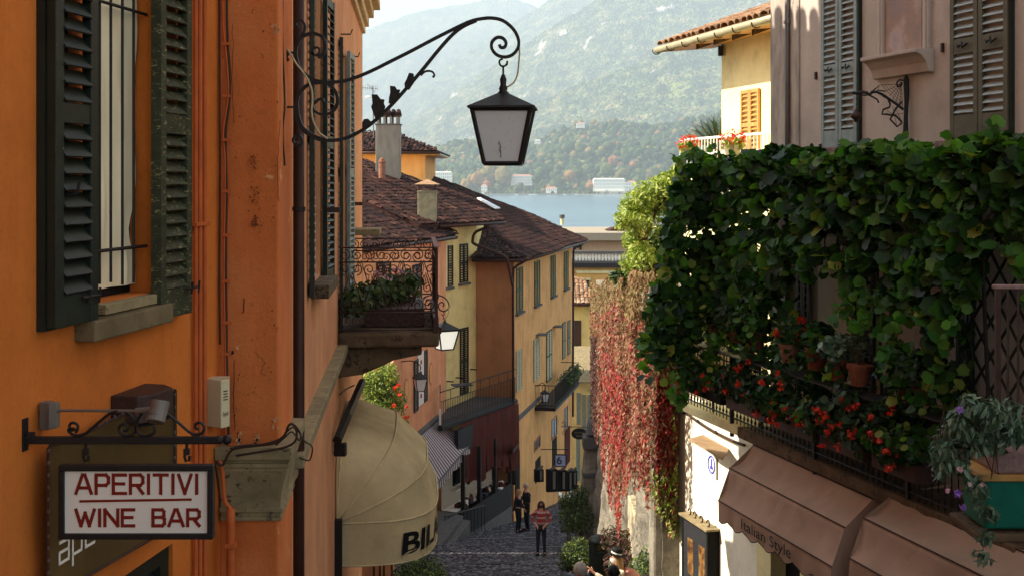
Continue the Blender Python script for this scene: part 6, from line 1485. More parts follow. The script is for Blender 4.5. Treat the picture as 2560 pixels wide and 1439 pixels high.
while len(vp_) < 7600 and tries < 90000:
    tries += 1
    x = R.uniform(1585, 2600); y = R.uniform(380, 980)
    lim = boty(min(x, 2559)); t_ = topy(x)
    if x < 1715: t_ = lerp_tab([(1570, 960), (1590, 890), (1615, 800), (1640, 700), (1660, 560), (1690, 440), (1715, 400), (1800, 400)], x)+12*math.sin(x*.2)
    gap = math.sin(x*.037+y*.021)+math.sin(y*.05-x*.023)+math.sin(x*.09+y*.07)*.7
    if y < t_+R.uniform(-14, 10) or y > lim+R.uniform(-70, 14)+22*math.sin(x*.06): continue
    if gap > 1.3 and R.random() < (.9 if x > 1900 else .35): continue
    if gap > .55 and y > 560 and R.random() < (.72 if x > 1900 else .3): continue
    o = R.uniform(-.55, .12) if y < 640 else R.uniform(-.18, .12)
    dens = 1.0 if y < lim-60 else .6
    if R.random() > dens: continue
    p = WV.wp(x, y, o)
    if p.y > 16.9: p = P(x, y, 16.9+R.uniform(-.35, .35))
    vp_.append((p.x, p.y, p.z, Vector((-.45, -.6, .9)), o))
vp_.sort(key=lambda q: -q[4]*1.0+q[1]*.02)
front = [q for q in vp_ if q[4] > -.02 and q[0] < q[1]*.425]; R.shuffle(front)
one = set(id(q) for q in front[:300])
for q in front[:300]:
    place(leafmesh('vine', M['vine']), 'leaf', vn, (q[0], q[1], q[2]), rnd_rot(q[3], .7, (0, 0, 1)), .15*R.uniform(.7, 1.3))
rest_ = [q for q in vp_ if id(q) not in one]
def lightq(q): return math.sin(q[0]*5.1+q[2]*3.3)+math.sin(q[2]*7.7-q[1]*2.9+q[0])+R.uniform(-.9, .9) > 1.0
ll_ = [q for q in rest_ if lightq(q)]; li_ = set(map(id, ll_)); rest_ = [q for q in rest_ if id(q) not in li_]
h_ = len(rest_)//3
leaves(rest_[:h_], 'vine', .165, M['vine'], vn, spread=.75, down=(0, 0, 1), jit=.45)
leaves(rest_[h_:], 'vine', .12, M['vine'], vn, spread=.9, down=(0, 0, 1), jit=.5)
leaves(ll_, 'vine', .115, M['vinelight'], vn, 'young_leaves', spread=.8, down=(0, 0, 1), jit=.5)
sp_ = []; sm_ = MB()
for k in range(46):
    x = R.uniform(1640, 2570); up_ = k % 2 == 0; y = (topy(x)+8) if up_ else boty(min(x, 2559))-20; p = WV.wp(x, y, R.uniform(-.05, .15))
    if p.y > 16.9: p = P(x, y, 16.8)
    d = Vector((R.uniform(-.3, .3), R.uniform(-.15, .1), R.uniform(.10, .3) if up_ else -R.uniform(.25, .75))); q = [p, p+d*.5+Vector((0, -.05, .02)), p+d]
    sm_.tube(smoothpts(q, 3), .004, 4)
    for j in range(8 if up_ else 15): c = q[0].lerp(q[2], R.random()); sp_.append((c.x+R.uniform(-.06, .06), c.y+R.uniform(-.06, .06), c.z+R.uniform(-.05, .05), Vector((-.4, -.8, .6))))
sm_.build('shoots', M['vinelight'], vn, fix=False, kind='stuff')
leaves(sp_, 'vine', .10, M['vinelight'], vn, 'shoot_leaves', spread=.7, down=(0, 0, 1), jit=.5)
fl_ = []
for k in range(1500):
    x = R.uniform(1740, 2440); y = R.uniform(0, 1); b0_ = boty(x)-40; yb_ = 930+(x-1740)*.27
    if b0_ > yb_: continue
    yy = b0_+(yb_-b0_)*y
    if math.sin(x*.033+yy*.017)+math.sin(yy*.045-x*.02) < -.15: continue
    if 1990 < x < 2330 and yy < yb_-95: continue
    if 1745 < x < 2330 and R.random() < .25: continue
    p = WBL.wp(x, yy, R.uniform(-.5, .1)); fl_.append((p.x, p.y, p.z, Vector((-.4, -.6, .8))))
leaves(fl_, 'vine', .12, M['vine'], vn, 'lower_leaves', spread=.8, down=(0, 0, 1), jit=.5)
# roof of leaves reaching back to the wall
tp = []
for _ in range(2600):
    D_ = R.uniform(9.5, 17.0); o = R.uniform(-.75, .1); p = WV.pt(WV.sD(D_), .22+R.uniform(-.12, .1)+.12*math.sin(D_*3), o); tp.append((p.x, p.y, p.z, Vector((0, 0, 1))))
leaves(tp, 'vine', .15, M['vine'], vn, spread=.4)
m_ = MB()
for D_ in (11.2, 12.9, 14.3, 15.6, 17.0): m_.tube([WBL.pt(WBL.sD(D_), Z0, -.1), WV.pt(WV.sD(D_), .15, -.05)], .02, 6); m_.tube([WV.pt(WV.sD(D_), .15, 0), WR.pt(WR.sD(D_), .2, 0)], .015, 5)
for o in (0, -.35): m_.tube([WV.pt(WV.sD(9.5), .12, o), WV.pt(WV.sD(17.8), .12, o)], .012, 5)
m_.build('support_frame', M['iron'], vn)
for k in range(16):
    D_ = 10.5+k*.45; q = [WV.pt(WV.sD(D_+.3*j), .1-.22*j+R.uniform(-.1, .1), R.uniform(-.12, .05)) for j in range(5)]; MB().tube(smoothpts(q, 3), .009, 5).build('stem', M['bark'], vn)
MB().tube(smoothpts([WV.pt(WV.sD(13.0), -3.2, -.45), WV.pt(WV.sD(13.1), -2.2, -.4), WV.pt(WV.sD(12.9), -1.0, -.35), WV.pt(WV.sD(13.4), .0, -.2)]), .03, 7).build('trunk', M['bark'], vn)
# trellis
tl = thing('green_trellis', 'dark green diagonal lattice trellis under the vine beside the near balcony', 'trellis', WBL.pt(WBL.sD(11), -3, 0))
WTl = Wall(7.75, 0, -.28, -1); sA, sB = WTl.sD(9.6), WTl.sD(11.9)
for sg in (1, -1):
    for k in range(-9, 12):
        a = sA+(sB-sA)*k/9.0; pts = []
        for t_ in np.linspace(0, 1, 40):
            z = -3.1+2.6*t_; s = a+sg*2.1*(t_-.5)+(sB-sA)*.4
            if sA <= s <= sB: pts.append((s, z))
        if len(pts) > 2: p_, q_ = WTl.pt(*pts[0], .012*sg), WTl.pt(*pts[-1], .012*sg); d = (q_-p_); MB().obox((p_+q_)/2, d.normalized(), WTl.n, d.normalized().cross(WTl.n), d.length/2, .005, .014).build('lath', M['green'], tl)
# near balcony on the right edge
nb = thing('near_balcony', 'brown painted railing of the next balcony at the right edge of the picture', 'balcony', P(2560, 1040, 9.8))
D = 9.7; zt, zb = P(0, 722, D).z, P(0, 1030, D).z; X0 = P(2494, 0, D).x
MB().box(X0-.04, 5.8, D-.03, D+.03, zt, zt+.035).build('handrail', M['pinkstone'], nb, bevel=.008)
MB().box(X0-.02, X0+.02, D-.02, D+.02, zb-.05, zt).build('post', M['rustiron'], nb)
for k in range(1, 18): MB().box(X0+k*.083-.008, X0+k*.083+.008, D-.008, D+.008, zb, zt).build('baluster', M['rustiron'], nb)
MB().box(X0-.02, 5.8, D-.015, D+.015, zb-.02, zb+.01).build('rail', M['rustiron'], nb)
MB().box(X0+.05, 6.0, D-.9, D+.1, zb-.14, zb-.04).build('slab', M['darkstone'], nb) if False else None
# green planter and passion flower
gp = thing('green_planter', 'big green planter box with a wooden rim at the right edge under passion vine', 'planter', P(2510, 1320, 9.4))
D = 9.4; MB().box(P(2462,0,D).x, P(2640,0,D).x, D, D+.45, P(0,1322,D).z, P(0,1200,D).z).build('box', simple('teal_paint', srgb(22, 104, 84), .5, 0, .3, 5, .2), gp, bevel=.02)
MB().box(P(2452,0,D).x, P(2650,0,D).x, D-.03, D+.48, P(0,1200,D).z, P(0,1184,D).z).build('rim', M['wood'], gp, bevel=.005)
MB().box(P(2440,0,D).x, P(2650,0,D).x, D-.05, D+.6, P(0,1352,D).z, P(0,1330,D).z).build('shelf', M['darkstone'], gp, bevel=.02)
MB().box(P(2490,0,D).x, P(2650,0,D).x, D, D+.5, P(0,1184,D).z, P(0,1130,D).z).build('stone_block', M['pinkstone'], gp, bevel=.02)
pv_ = thing('passion_flower', 'silvery green passion flower climber with violet blooms hanging over the balcony corner', 'climbing plant', P(2450, 1180, 9.3))
pts = []
for (x, y, r_, n_) in ((2520, 1045, .15, 170), (2470, 1030, .12, 130), (2430, 1040, .12, 120), (2400, 1060, .12, 110), (2370, 1090, .10, 80), (2355, 1130, .09, 60), (2350, 1170, .08, 50), (2440, 1100, .14, 120), (2500, 1090, .14, 120), (2545, 1070, .14, 130), (2400, 1160, .10, 60), (2440, 1220, .10, 70), (2470, 1280, .07, 50), (2460, 1340, .06, 40), (2455, 1390, .05, 30), (2420, 1010, .08, 60)):
    pts += blob(P(x, y, 9.25+R.uniform(-.1, .2)), r_, .15, r_, n_, .8)
leaves(pts, 'lance', .085, M['silver'], pv_, spread=.5, nrm=(-.3, -.8, .5), down=(0, 0, 1))
for k, (x, y, mt) in enumerate(((2408, 1268, 'purple'), (2395, 1232, 'purple'), (2400, 1022, 'purple'), (2425, 1210, 'pinkflower'), (2455, 1212, 'pinkflower'), (2370, 1225, 'pinkflower'), (2400, 1172, 'pinkflower'))):
    leaves([(*(P(x, y, 9.05)+Vector((R.uniform(-.01,.01), R.uniform(-.01,.01), R.uniform(-.01,.01)))), Vector((-.2, -1, .3))) for _ in range(5)], 'petal', .055 if mt == 'purple' else .035, M[mt], pv_, 'flower')
for k in range(8): q = P(R.uniform(2360, 2540), R.uniform(1020, 1060), 9.3); MB().tube(smoothpts([q, q+Vector((-.05, -.05, -.2)), q+Vector((R.uniform(-.1,.1), 0, -.5))]), .004, 4).build('stem', M['bark'], pv_)

# ------------------------------------------------------------ brown awnings
def brown_awning(D0, D1, dz, label, text, ta, tb):
    base = WR.pt(WR.sD((D0+D1)/2), -4.2+dz, 1.0); r_ = thing('brown_awning', label, 'awning', base, 'brown shop awnings')
    sA, sB = WR.sD(D0), WR.sD(D1)
    prof = [(0.0, -3.42), (.80, -3.44-dz*.3), (1.14, -3.72), (1.30, -4.13)]
    m_ = MB(); NS = 44; NT2 = 8; rows = []
    pp = []
    for (o0, z0), (o1, z1) in zip(prof, prof[1:]):
        for k in range(NT2): t_ = k/NT2; pp.append((o0+(o1-o0)*t_, z0+(z1-z0)*t_, math.sin(math.pi*t_)))
    pp.append((*prof[-1], 0))
    for i in range(NS+1):
        s = sA+(sB-sA)*i/NS
        for (o, z, sg) in pp: m_.v.append(tuple(WR.pt(s, z+dz-.045*sg-.016*sg*math.sin(i*.55+o*6+math.sin(i*.2)*2)-.008*sg*math.sin(i*1.7+o*3), o-.03*sg-.014*sg*math.sin(i*.8+math.sin(i*.31)*2))))
    K = len(pp)
    for i in range(NS):
        for j in range(K-1): m_.f.append((i*K+j, i*K+j+1, (i+1)*K+j+1, (i+1)*K+j)); m_.m.append(0)
    m_.build('canopy', M['brownawning'], r_, smooth=True, fix=False)
    for s in (sA, sB): MB().add([WR.pt(s, z+dz, o) for o, z in prof]+[WR.pt(s, -4.13+dz, .25), WR.pt(s, -3.42+dz, 0)], [(0, 1, 2, 3, 4, 5)]).build('side_cheek', M['brownawning'], r_, fix=False)
    for o, z in prof[1:]: MB().tube([WR.pt(sA, z+dz+.002, o+.004), WR.pt(sB, z+dz+.002, o+.004)], .008, 5).build('seam', M['rustiron'], r_)
    m_ = MB(); hem = []; NV = 120
    for i in range(NV+1):
        s = sA+(sB-sA)*i/NV; ph = i/NV*(sB-sA)/.42; dip = .205+.05*abs(math.sin(math.pi*ph))**.7*1.2; w_ = .018*math.sin(ph*6.28)
        top = WR.pt(s, -4.13+dz, 1.30); mid = WR.pt(s, -4.13+dz-dip*.5, 1.305+w_*.5); bot = WR.pt(s, -4.13+dz-dip, 1.31+w_); m_.v += [tuple(top), tuple(mid), tuple(bot)]; hem.append(bot)
    for i in range(NV):
        for j in range(2): k = i*3+j; m_.f.append((k, k+3, k+4, k+1)); m_.m.append(0)
    m_.build('valance', M['brownawning'], r_, smooth=True, fix=False); MB().tube(hem, .006, 5).build('hem', M['black'], r_)
    text_on(text, lambda u, v: WR.pt(WR.sD(ta+(tb-ta)*u), -4.335+dz+.17*v, 1.335), M['black'], r_)
    # near side flap hanging
    s = sA; MB().add([WR.pt(s, -4.13+dz, 1.3), WR.pt(s, -4.13+dz, .3), WR.pt(s-.02, -4.36+dz, .35), WR.pt(s-.02, -4.38+dz, .8), WR.pt(s, -4.34+dz, 1.3)], [(0,1,2,3,4)]).build('side_flap', M['brownawning'], r_, fix=False)
    return r_
brown_awning(13.25, 15.95, 0, 'brown canvas awning lettered Italian Style, the left of the two', 'Italian Style', 15.25, 14.05)
brown_awning(9.6, 12.9, .20, 'brown canvas awning at the bottom right corner, the nearer of the two', 'AZA', 12.45, 11.75)

# ------------------------------------------------------------ creeper wall
WI = Wall(2.68, 20, .016, -1)
iw = thing('stone_garden_wall', 'high rough stone garden wall under the red creeper', 'wall', (3.2, 30, gz(30)))
DF = 42.5
zI = lambda D: -1.75-.076*(D-20)
fine = MB(); ND, NZ = 90, 46
for i in range(ND+1):
    D = 20+(DF-20)*i/ND; s = WI.sD(D)
    for j in range(NZ+1):
        z0 = gz(D)-.4; z = z0+(zI(D)-z0)*j/NZ; bul = .07*math.sin(D*2.1+z*1.7)+.05*math.sin(D*5.3-z*3.1)+R.uniform(-.03, .03)+.25*(1-j/NZ)
        fine.v.append(tuple(WI.pt(s, z, bul)))
for i in range(ND):
    for j in range(NZ): k = i*(NZ+1)+j; fine.f.append((k, k+NZ+1, k+NZ+2, k+1)); fine.m.append(0)
t = NT('rough_masonry'); t.b.inputs['Roughness'].default_value = .95
v_ = t.n('ShaderNodeTexVoronoi'); v_.inputs['Scale'].default_value = 2.6; mp = t.n('ShaderNodeMapping'); mp.inputs['Scale'].default_value = (1, 1, 1.7); t.l(t.tc, 'Position', mp, 'Vector'); t.l(mp, 'Vector', v_, 'Vector')
n1 = t.noise(1.6, 7, None, .7); r1 = t.ramp(n1, 'Fac', [(.3, srgb(84, 78, 68)), (.5, srgb(136, 128, 112)), (.7, srgb(176, 166, 144))]); r2 = t.ramp(v_, 'Distance', [(.0, .7), (.5, 1.0)]); mx = t.mix((r1, 'Color'), (r2, 'Color'), .7, 'MULTIPLY'); t.l(mx, 2, t.b, 'Base Color'); n3 = t.noise(7, 8, None, .75); t.bump(n3, 'Fac', 1.0, .08); M['masonry'] = t.m
fine.build('wall_face', M['masonry'], iw, smooth=False, fix=False)
MB().hexa([(3.0, 20, -9.5), (7, 20.6, -9.5), (7.6, DF, -15), (WI.pt(WI.sD(DF), 0).x+.02, DF, -15), (2.82, 20, -1.8), (7, 20.6, -1.8), (7.6, DF, zI(DF)), (WI.pt(WI.sD(DF), 0).x+.02, DF, zI(DF))]).build('wall_body', M['masonry'], iw)
cr = thing('red_creeper', 'virginia creeper turning scarlet and rust, hanging in long strands down the stone wall', 'creeper', WI.pt(WI.sD(30), -8, .2))
IB = [(1470, 1000), (1492, 1100), (1508, 1170), (1522, 1240), (1536, 1262), (1546, 1325), (1556, 1262), (1568, 1190), (1580, 1170), (1592, 1215), (1606, 1190), (1618, 1250), (1635, 1260), (1650, 1270), (1668, 1310), (1682, 1345), (1700, 1320)]
def itop(x): return 690+ (1540-x)*.35*(x < 1540)-(x-1540)*.15*(x > 1540)+8*math.sin(x*.11)
cats = {'tanleaf': [], 'rustleaf': [], 'redleaf': [], 'lime': [], 'darkivy': [], 'bush': []}
def xs_at(D, o): return WI.pt(WI.sD(D), 0, o)
cnt = 0
while cnt < 46000:
    x = R.uniform(1476, 1694); y = R.uniform(680, 1340)
    tp_ = itop(x); bt = lerp_tab(IB, x)+18
    strand = .5+.5*math.sin(x*.26+math.sin(y*.017)*1.4+math.sin(x*.07)*2)
    if y < tp_ or y > bt+R.uniform(-50, 10): continue
    dd = (bt-y)/(bt-tp_)
    if dd < .22 and R.random() > .15+.9*strand: continue
    o = .08+.22*R.random()+.34*strand+.25*max(0, 1-abs(y-760)/90)
    r = Vector(((x-CX)/F, 1, (HY-y)/F)); tt = (WI.n.dot(WI.p)+o)/WI.n.dot(r)
    if tt < 20.3 and x > 1640: tt = 19.95+R.uniform(-.15, .3)
    if tt < 19.5 or tt > DF+1.2:
        if x < 1500 and 19 < tt: tt = DF+R.uniform(-.5, 1.0)
        else: continue
    p = r*tt
    if p.z > zI(p.y)+.55: continue
    cnt += 1
    nz_ = math.sin(x*.05+y*.013)+math.sin(y*.031-x*.09)
    red = 1.0 if (1505 < x < 1565 and y > 880) or (x > 1640 and 940 < y < 1240) else .38
    if y < 780+14*nz_: k = 'tanleaf' if R.random() < .84 else 'rustleaf'
    elif y < 900+25*nz_: k = R.choices(['tanleaf', 'rustleaf', 'redleaf'], [.35, .45, .2])[0]
    else: k = 'redleaf' if R.random() < (red*.7 if nz_ > -.6 else red*.5) else ('rustleaf' if R.random() < .8 else 'tanleaf')
    if y > 1170 and x > 1630 and R.random() < .5: k = 'lime'
    if x > 1680 and R.random() < .3: k = 'lime'
    if x < 1492 and y > 840: k = 'darkivy'  # shade at the far end put into the colour as darker leaves
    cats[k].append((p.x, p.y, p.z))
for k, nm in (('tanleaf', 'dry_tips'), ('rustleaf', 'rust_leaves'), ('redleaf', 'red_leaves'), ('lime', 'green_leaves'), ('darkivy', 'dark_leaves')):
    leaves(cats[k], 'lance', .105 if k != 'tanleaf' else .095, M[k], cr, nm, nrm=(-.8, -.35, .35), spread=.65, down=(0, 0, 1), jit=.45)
for k in range(40):
    x = R.uniform(1490, 1650); q = [WI.wp(x+R.uniform(-4, 4), y, .2) for y in range(760, int(lerp_tab(IB, x)), 70)]
    if len(q) > 2: MB().tube(smoothpts(q, 2), .012, 4).build('stem', M['bark'], cr)
MB().box(2.36, 2.95, 20.02, 20.7, -9.4, -1.8).build('wall_end', M['masonry'], iw, bevel=.04)
# bare rendered patch at the foot of the wall
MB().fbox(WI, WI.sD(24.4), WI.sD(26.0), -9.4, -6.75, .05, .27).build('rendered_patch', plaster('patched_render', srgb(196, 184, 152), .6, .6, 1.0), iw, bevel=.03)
# lime green climber and roses over the wall
lt2 = thing('lime_climber', 'sunlit yellow green climbing tree rising over the garden wall left of the vine', 'tree', (2.9, 24, -2))
pts = []
for (x, y, r_, n_) in ((1668, 462, .30, 420), (1640, 480, .30, 420), (1608, 492, .32, 480), (1580, 522, .30, 420), (1560, 552, .22, 260), (1600, 560, .3, 330), (1585, 600, .26, 320), (1605, 640, .3, 340), (1640, 520, .3, 360), (1680, 510, .3, 300), (1655, 580, .16, 110), (1575, 655, .22, 200), (1690, 440, .22, 200)):
    pts += blob(P(x, y, 24+R.uniform(-.4, .5)), r_, r_*1.2, r_, n_, .8)
leaves(pts, 'lance', .12, M['lime'], lt2, spread=.8)
for a, b in (((1612, 720), (1600, 560)), ((1605, 620), (1650, 500)), ((1602, 600), (1570, 530)), ((1645, 520), (1675, 470))): MB().tube([P(*a, 24.1), P(*b, 24.1)], [.05, .02], 6).build('branch', M['bark'], lt2)
rb = thing('rose_bush', 'green climbing rose with small pink blooms on top of the garden wall', 'rose bush', (2.8, 25, -2.4))
pts = []
for (x, y, r_, n_) in ((1620, 640, .3, 380), (1645, 600, .25, 300), (1650, 660, .3, 360), (1600, 690, .28, 260), (1560, 700, .22, 200), (1625, 700, .26, 260), (1660, 630, .25, 240), (1640, 740, .22, 170), (1540, 690, .15, 90)): pts += blob(P(x, y, 25+R.uniform(-.4, .4)), r_, r_*1.2, r_, n_, .8)
leaves(pts, 'round', .085, M['bush'], rb); leaves(pts[::3], 'lance', .1, M['lime'], rb)
fp = []
for (x, y) in ((1637, 632), (1636, 672), (1614, 668), (1618, 655), (1595, 685), (1650, 704), (1600, 706), (1580, 632), (1660, 652)): fp += blob(P(x, y, 24.5), .05, .05, .05, 14, .8)
leaves(fp, 'petal', .06, M['pinkflower'], rb, 'flowers')
MB().tube([P(1625, 780, 24.8), P(1622, 660, 24.8)], .05, 6).build('stem', M['bark'], rb)
gpo = thing('stone_gate_post', 'stone gate post with a round iron lamp ring between the climbers', 'post', P(1630, 640, 26))
MB().box(P(1614,0,26).x, P(1650,0,26).x, 26, 26.4, P(0,650,26).z, P(0,578,26).z).build('shaft', M['stone'], gpo, bevel=.02); MB().box(P(1610,0,26).x, P(1654,0,26).x, 25.95, 26.45, P(0,578,26).z, P(0,568,26).z).build('cap', M['creamwall'], gpo, bevel=.02)
MB().tube([P(1625+13*math.cos(a*.52), 556+12*math.sin(a*.52), 26.2) for a in range(13)], .02, 6).build('ring', M['iron'], gpo)
# salmon house behind
sh2 = thing('salmon_house', 'salmon coloured house front with a grey cornice behind the climbers', 'house', P(1700, 700, 38))
MB().box(P(1642,0,38).x, P(1900,0,38).x, 38, 44, -9, P(0,588,38).z).build('wall', M['redpink'], sh2); MB().box(P(1638,0,38).x, P(1900,0,38).x, 37.9, 44.1, P(0,588,38).z, P(0,568,38).z).build('cornice', M['slab'], sh2, bevel=.02)
MB().box(P(1650,0,38).x, P(1900,0,38).x, 37.97, 38, P(0,640,38).z, P(0,632,38).z).build('string_course', M['slab'], sh2)

# ------------------------------------------------------------ houses down at the lake end of the lane
bh = thing('balustrade_house', 'peach house with a pale stone balustrade and flat roof at the end of the lane', 'house', P(1500, 760, 92))
D = 92; X = lambda x, D=D: P(x, 0, D).x; Z = lambda y, D=D: P(0, y, D).z
MB().box(X(1380), X(1600), D+2, D+12, -26, Z(602)).build('upper_wall', simple('peach_render', srgb(226, 190, 158), .9, 0, .15), bh)
MB().box(X(1370), X(1620), D+.5, D+13, Z(602), Z(583)).build('roof', simple('roof_band', srgb(156, 144, 126), .9, 0, .2), bh)
MB().box(X(1370), X(1610), D, D+3, Z(657), Z(652)).build('terrace_edge', M['slab'], bh); MB().box(X(1370), X(1610), D-.1, D+.3, Z(634), Z(628)).build('top_rail', M['slab'], bh)
bl = MB().lathe((0,0,0), [(.12, 0), (.09, .08), (.15, .28), (.08, .5), (.12, .56)], 8).mesh('baluster', smooth=True); bl.materials.append(M['signwhite'])
k = X(1425)
while k < X(1566): place(bl, 'baluster', bh, (k, D+.1, Z(652)), None, (1, 1, (Z(634)-Z(652))/.56)); k += .21*1.2
MB().box(X(1370), X(1610), D-.3, D+2, Z(668), Z(657)).build('gutter', M['iron'], bh)
MB().box(X(1380), X(1600), D+.2, D+2, -26, Z(668)).build('lower_wall', M['ochre'], bh)
MB().box(X(1440), X(1600), D+.05, D+.2, Z(683), Z(676)).build('dentil_band', M['creamwall'], bh)
MB().box(X(1450), X(1472), D+.05, D+.25, Z(735), Z(700)).build('window', M['glass'], bh); MB().box(X(1445), X(1477), D+.0, D+.2, Z(700), Z(695)).build('window_head', M['creamwall'], bh)
for x0, x1 in ((1438, 1444), (1452, 1458)): MB().box(X(x0), X(x1), D+1.9, D+2.05, Z(628), Z(608)).build('window', M['glass'], bh)
MB().prism([P(1512, 580, 96), P(1535, 571, 96), P(1562, 571, 96), P(1562, 583, 96)], (0, 3, 0)).build('roof_gable', M['tile'], bh)
lh2 = thing('low_tiled_house', 'small yellow house with a pale barrel tiled roof at the end of the lane', 'house', P(1460, 900, 76))
D = 76; X = lambda x: P(x, 0, 76).x; Z = lambda y: P(0, y, 76).z
MB().box(X(1390), X(1485), D, D+8, -20, Z(765)).build('wall', M['yellow'], lh2)
e0, e1 = Vector((X(1390), D-.5, Z(757))), Vector((X(1490), D-.5, Z(757))); mm = Vector((0, math.cos(.42), math.sin(.42)))
tiled(e0, Vector((1,0,0)), mm, [e0, e1, e1+Vector((-.5, 0, 0))+mm*2.9, e0+mm*3.6], lh2, M['tile2'], w=.26, L=.36, singles=80)
ridge([e0+mm*3.6+Vector((0,0,.1)), e1+Vector((-.5,0,0))+mm*2.9+Vector((0,0,.1))], lh2, M['tile2'], .14)
MB().box(X(1433), X(1453), D-.05, D, Z(872), Z(800)).build('window', M['rustiron'], lh2)
gutter([e0+Vector((0,-.05,-.08)), e1+Vector((0,-.05,-.08))], lh2)
ye = thing('yellow_lane_house', 'narrow bright yellow house closing the lane, with pale shutters and a white canopy', 'house', P(1460, 1120, 68.5))
D = 68.5; X = lambda x: P(x, 0, 68.5).x; Z = lambda y: P(0, y, 68.5).z
MB().box(X(1400), X(1492), D, D+6, -22, Z(938)).build('wall', M['yellow'], ye)
MB().prism([Vector((X(1400), D-1.6, Z(945))), Vector((X(1484), D-1.6, Z(945))), Vector((X(1484), D+3, Z(885))), Vector((X(1400), D+3, Z(885)))], (0, 0, .06)).build('canopy', M['stone'], ye)
for x0, x1, y0_, y1_ in ((1441, 1451, 980, 1060), (1456, 1465, 985, 1070), (1470, 1478, 985, 1075), (1440, 1450, 1090, 1200)): 
    MB().box(X(x0), X(x1), D-.04, D, Z(y1_), Z(y0_)).build('shutter', M['bluegreen'], ye)

# ------------------------------------------------------------ lane furniture on the right
bt = thing('stone_buttress', 'grey tapering stone pillar with a flat cap beside the creeper wall', 'pillar', P(1467, 1340, 40))
D = 40; b0, b1 = P(1440, 1342, D), P(1495, 1342, D); t0, t1 = P(1463, 1108, D), P(1492, 1108, D)
m_ = MB(); m_.hexa([(b0.x, D-.3, b0.z-.6), (b1.x, D-.3, b0.z-.6), (b1.x, D+.5, b0.z-.6), (b0.x, D+.5, b0.z-.6), (t0.x, D-.15, t0.z), (t1.x, D-.15, t0.z), (t1.x, D+.4, t0.z), (t0.x, D+.4, t0.z)]); m_.build('shaft', M['masonry'], bt, bevel=.05)
MB().box(P(1457,0,D).x, P(1494,0,D).x, D-.25, D+.45, P(0,1120,D).z, P(0,1088,D).z).build('capital', M['slab'], bt, bevel=.04)
MB().prism([P(1466, 1088, D-.3), P(1490, 1088, D-.3), P(1487, 1052, D-.1), P(1472, 1052, D-.1)], (0, .5, 0)).build('cap_stone', M['slab'], bt, bevel=.03)
MB().box(P(1456,0,D).x, P(1492,0,D).x, D-.22, D+.4, P(0,1190,D).z, P(0,1178,D).z).build('band', M['slab'], bt, bevel=.02)
bn = thing('litter_bin', 'dark green round litter bin with a domed lid and wide slots', 'litter bin', (P(1497,0,31).x, 31, gz(31)))
cx_ = P(1497, 0, 31).x; zb = gz(31); r_ = .26
MB().lathe((cx_, 31, zb), [(r_*.92, 0), (r_*.96, .05), (r_, .1), (r_, .62), (r_*1.05, .64), (r_*1.05, .68), (r_*.98, .69)], 24).build('body', M['green'], bn, smooth=False)
for k in range(4): a = math.pi/4+k*math.pi/2; MB().obox((cx_+r_*.93*math.cos(a), 31+r_*.93*math.sin(a), zb+.79), (-math.sin(a), math.cos(a), 0), (math.cos(a), math.sin(a), 0), (0,0,1), .09, .02, .11).build('pillar', M['green'], bn)
MB().lathe((cx_, 31, zb+.68), [(r_*.6, 0), (r_*.6, .2)], 16).build('inner_liner', M['brass'], bn)
MB().lathe((cx_, 31, zb+.88), [(r_*1.02, 0), (r_*1.08, .02), (r_*1.05, .06), (r_*.8, .13), (r_*.4, .17), (.03, .18)], 24).build('lid', M['green'], bn, smooth=True)
def bush(name, label, lst, mat, size, n, cat='bush', extra=None):
    c0 = lst[0]; D0 = c0[2]; r_ = thing(name, label, cat, (P(c0[0], 0, D0).x, D0, gz(D0))); pts = []
    for x, y, D_, rx in lst: pts += blob(P(x, y, D_), rx, rx, rx, int(n*rx*rx*6), .75)
    leaves(pts, 'lance', size, mat, r_, spread=.8)
    if extra: leaves(pts[::4], 'lance', size, extra, r_, 'bright_leaves')
    for x, y, D_, rx in lst[:4]: b_ = P(x, y, D_); MB().tube([(b_.x, b_.y, gz(b_.y)-.05), tuple(b_)], [.03, .012], 5).build('stem', M['bark'], r_)
    return r_
bush('dark_bush', 'large dark round bush against the stone pillar', [(1440, 1265, 38, .5), (1425, 1300, 37.5, .45), (1455, 1300, 37.8, .45), (1420, 1255, 38, .35), (1450, 1235, 38.2, .3)], M['bush'], .12, 500)
bush('green_bush', 'low light green bush beside the kerb and litter bin', [(1432, 1385, 32.3, .36), (1450, 1370, 32.4, .34), (1425, 1405, 32, .3), (1462, 1400, 32, .3)], M['bush'], .09, 900, extra=M['lime'])
bush('flowering_shrub', 'small olive shrub in the lane under the beige dome awning', [(1050, 1425, 27.5, .45), (1020, 1440, 27.3, .4), (1085, 1435, 27.6, .35), (1055, 1460, 27, .5)], M['bush'], .09, 700, extra=M['lime'])
bush('sunlit_shrub', 'leafy shrub with pale sunlit tips at the foot of the creeper wall', [(1640, 1400, 21.5, .32), (1620, 1430, 21, .35), (1665, 1375, 22, .28), (1655, 1430, 21.3, .3), (1600, 1420, 21.5, .22)], M['bush'], .085, 900, extra=M['lime'])
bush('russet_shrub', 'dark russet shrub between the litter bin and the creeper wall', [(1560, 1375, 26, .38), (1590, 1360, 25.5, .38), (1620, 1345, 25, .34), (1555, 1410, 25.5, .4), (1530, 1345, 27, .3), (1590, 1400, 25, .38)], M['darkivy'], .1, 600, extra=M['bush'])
vl = bush('red_flowering_climber', 'bright climber with red flowers seen below the balcony corbel', [(950, 960, 30, .5), (960, 1000, 30, .5), (935, 1010, 30, .45), (980, 1045, 29.8, .4), (940, 1050, 29.5, .45), (965, 935, 30, .35), (990, 1000, 30, .3), (925, 960, 30, .4)], M['lime'], .11, 420, 'climbing plant', M['bush'])
fp = []
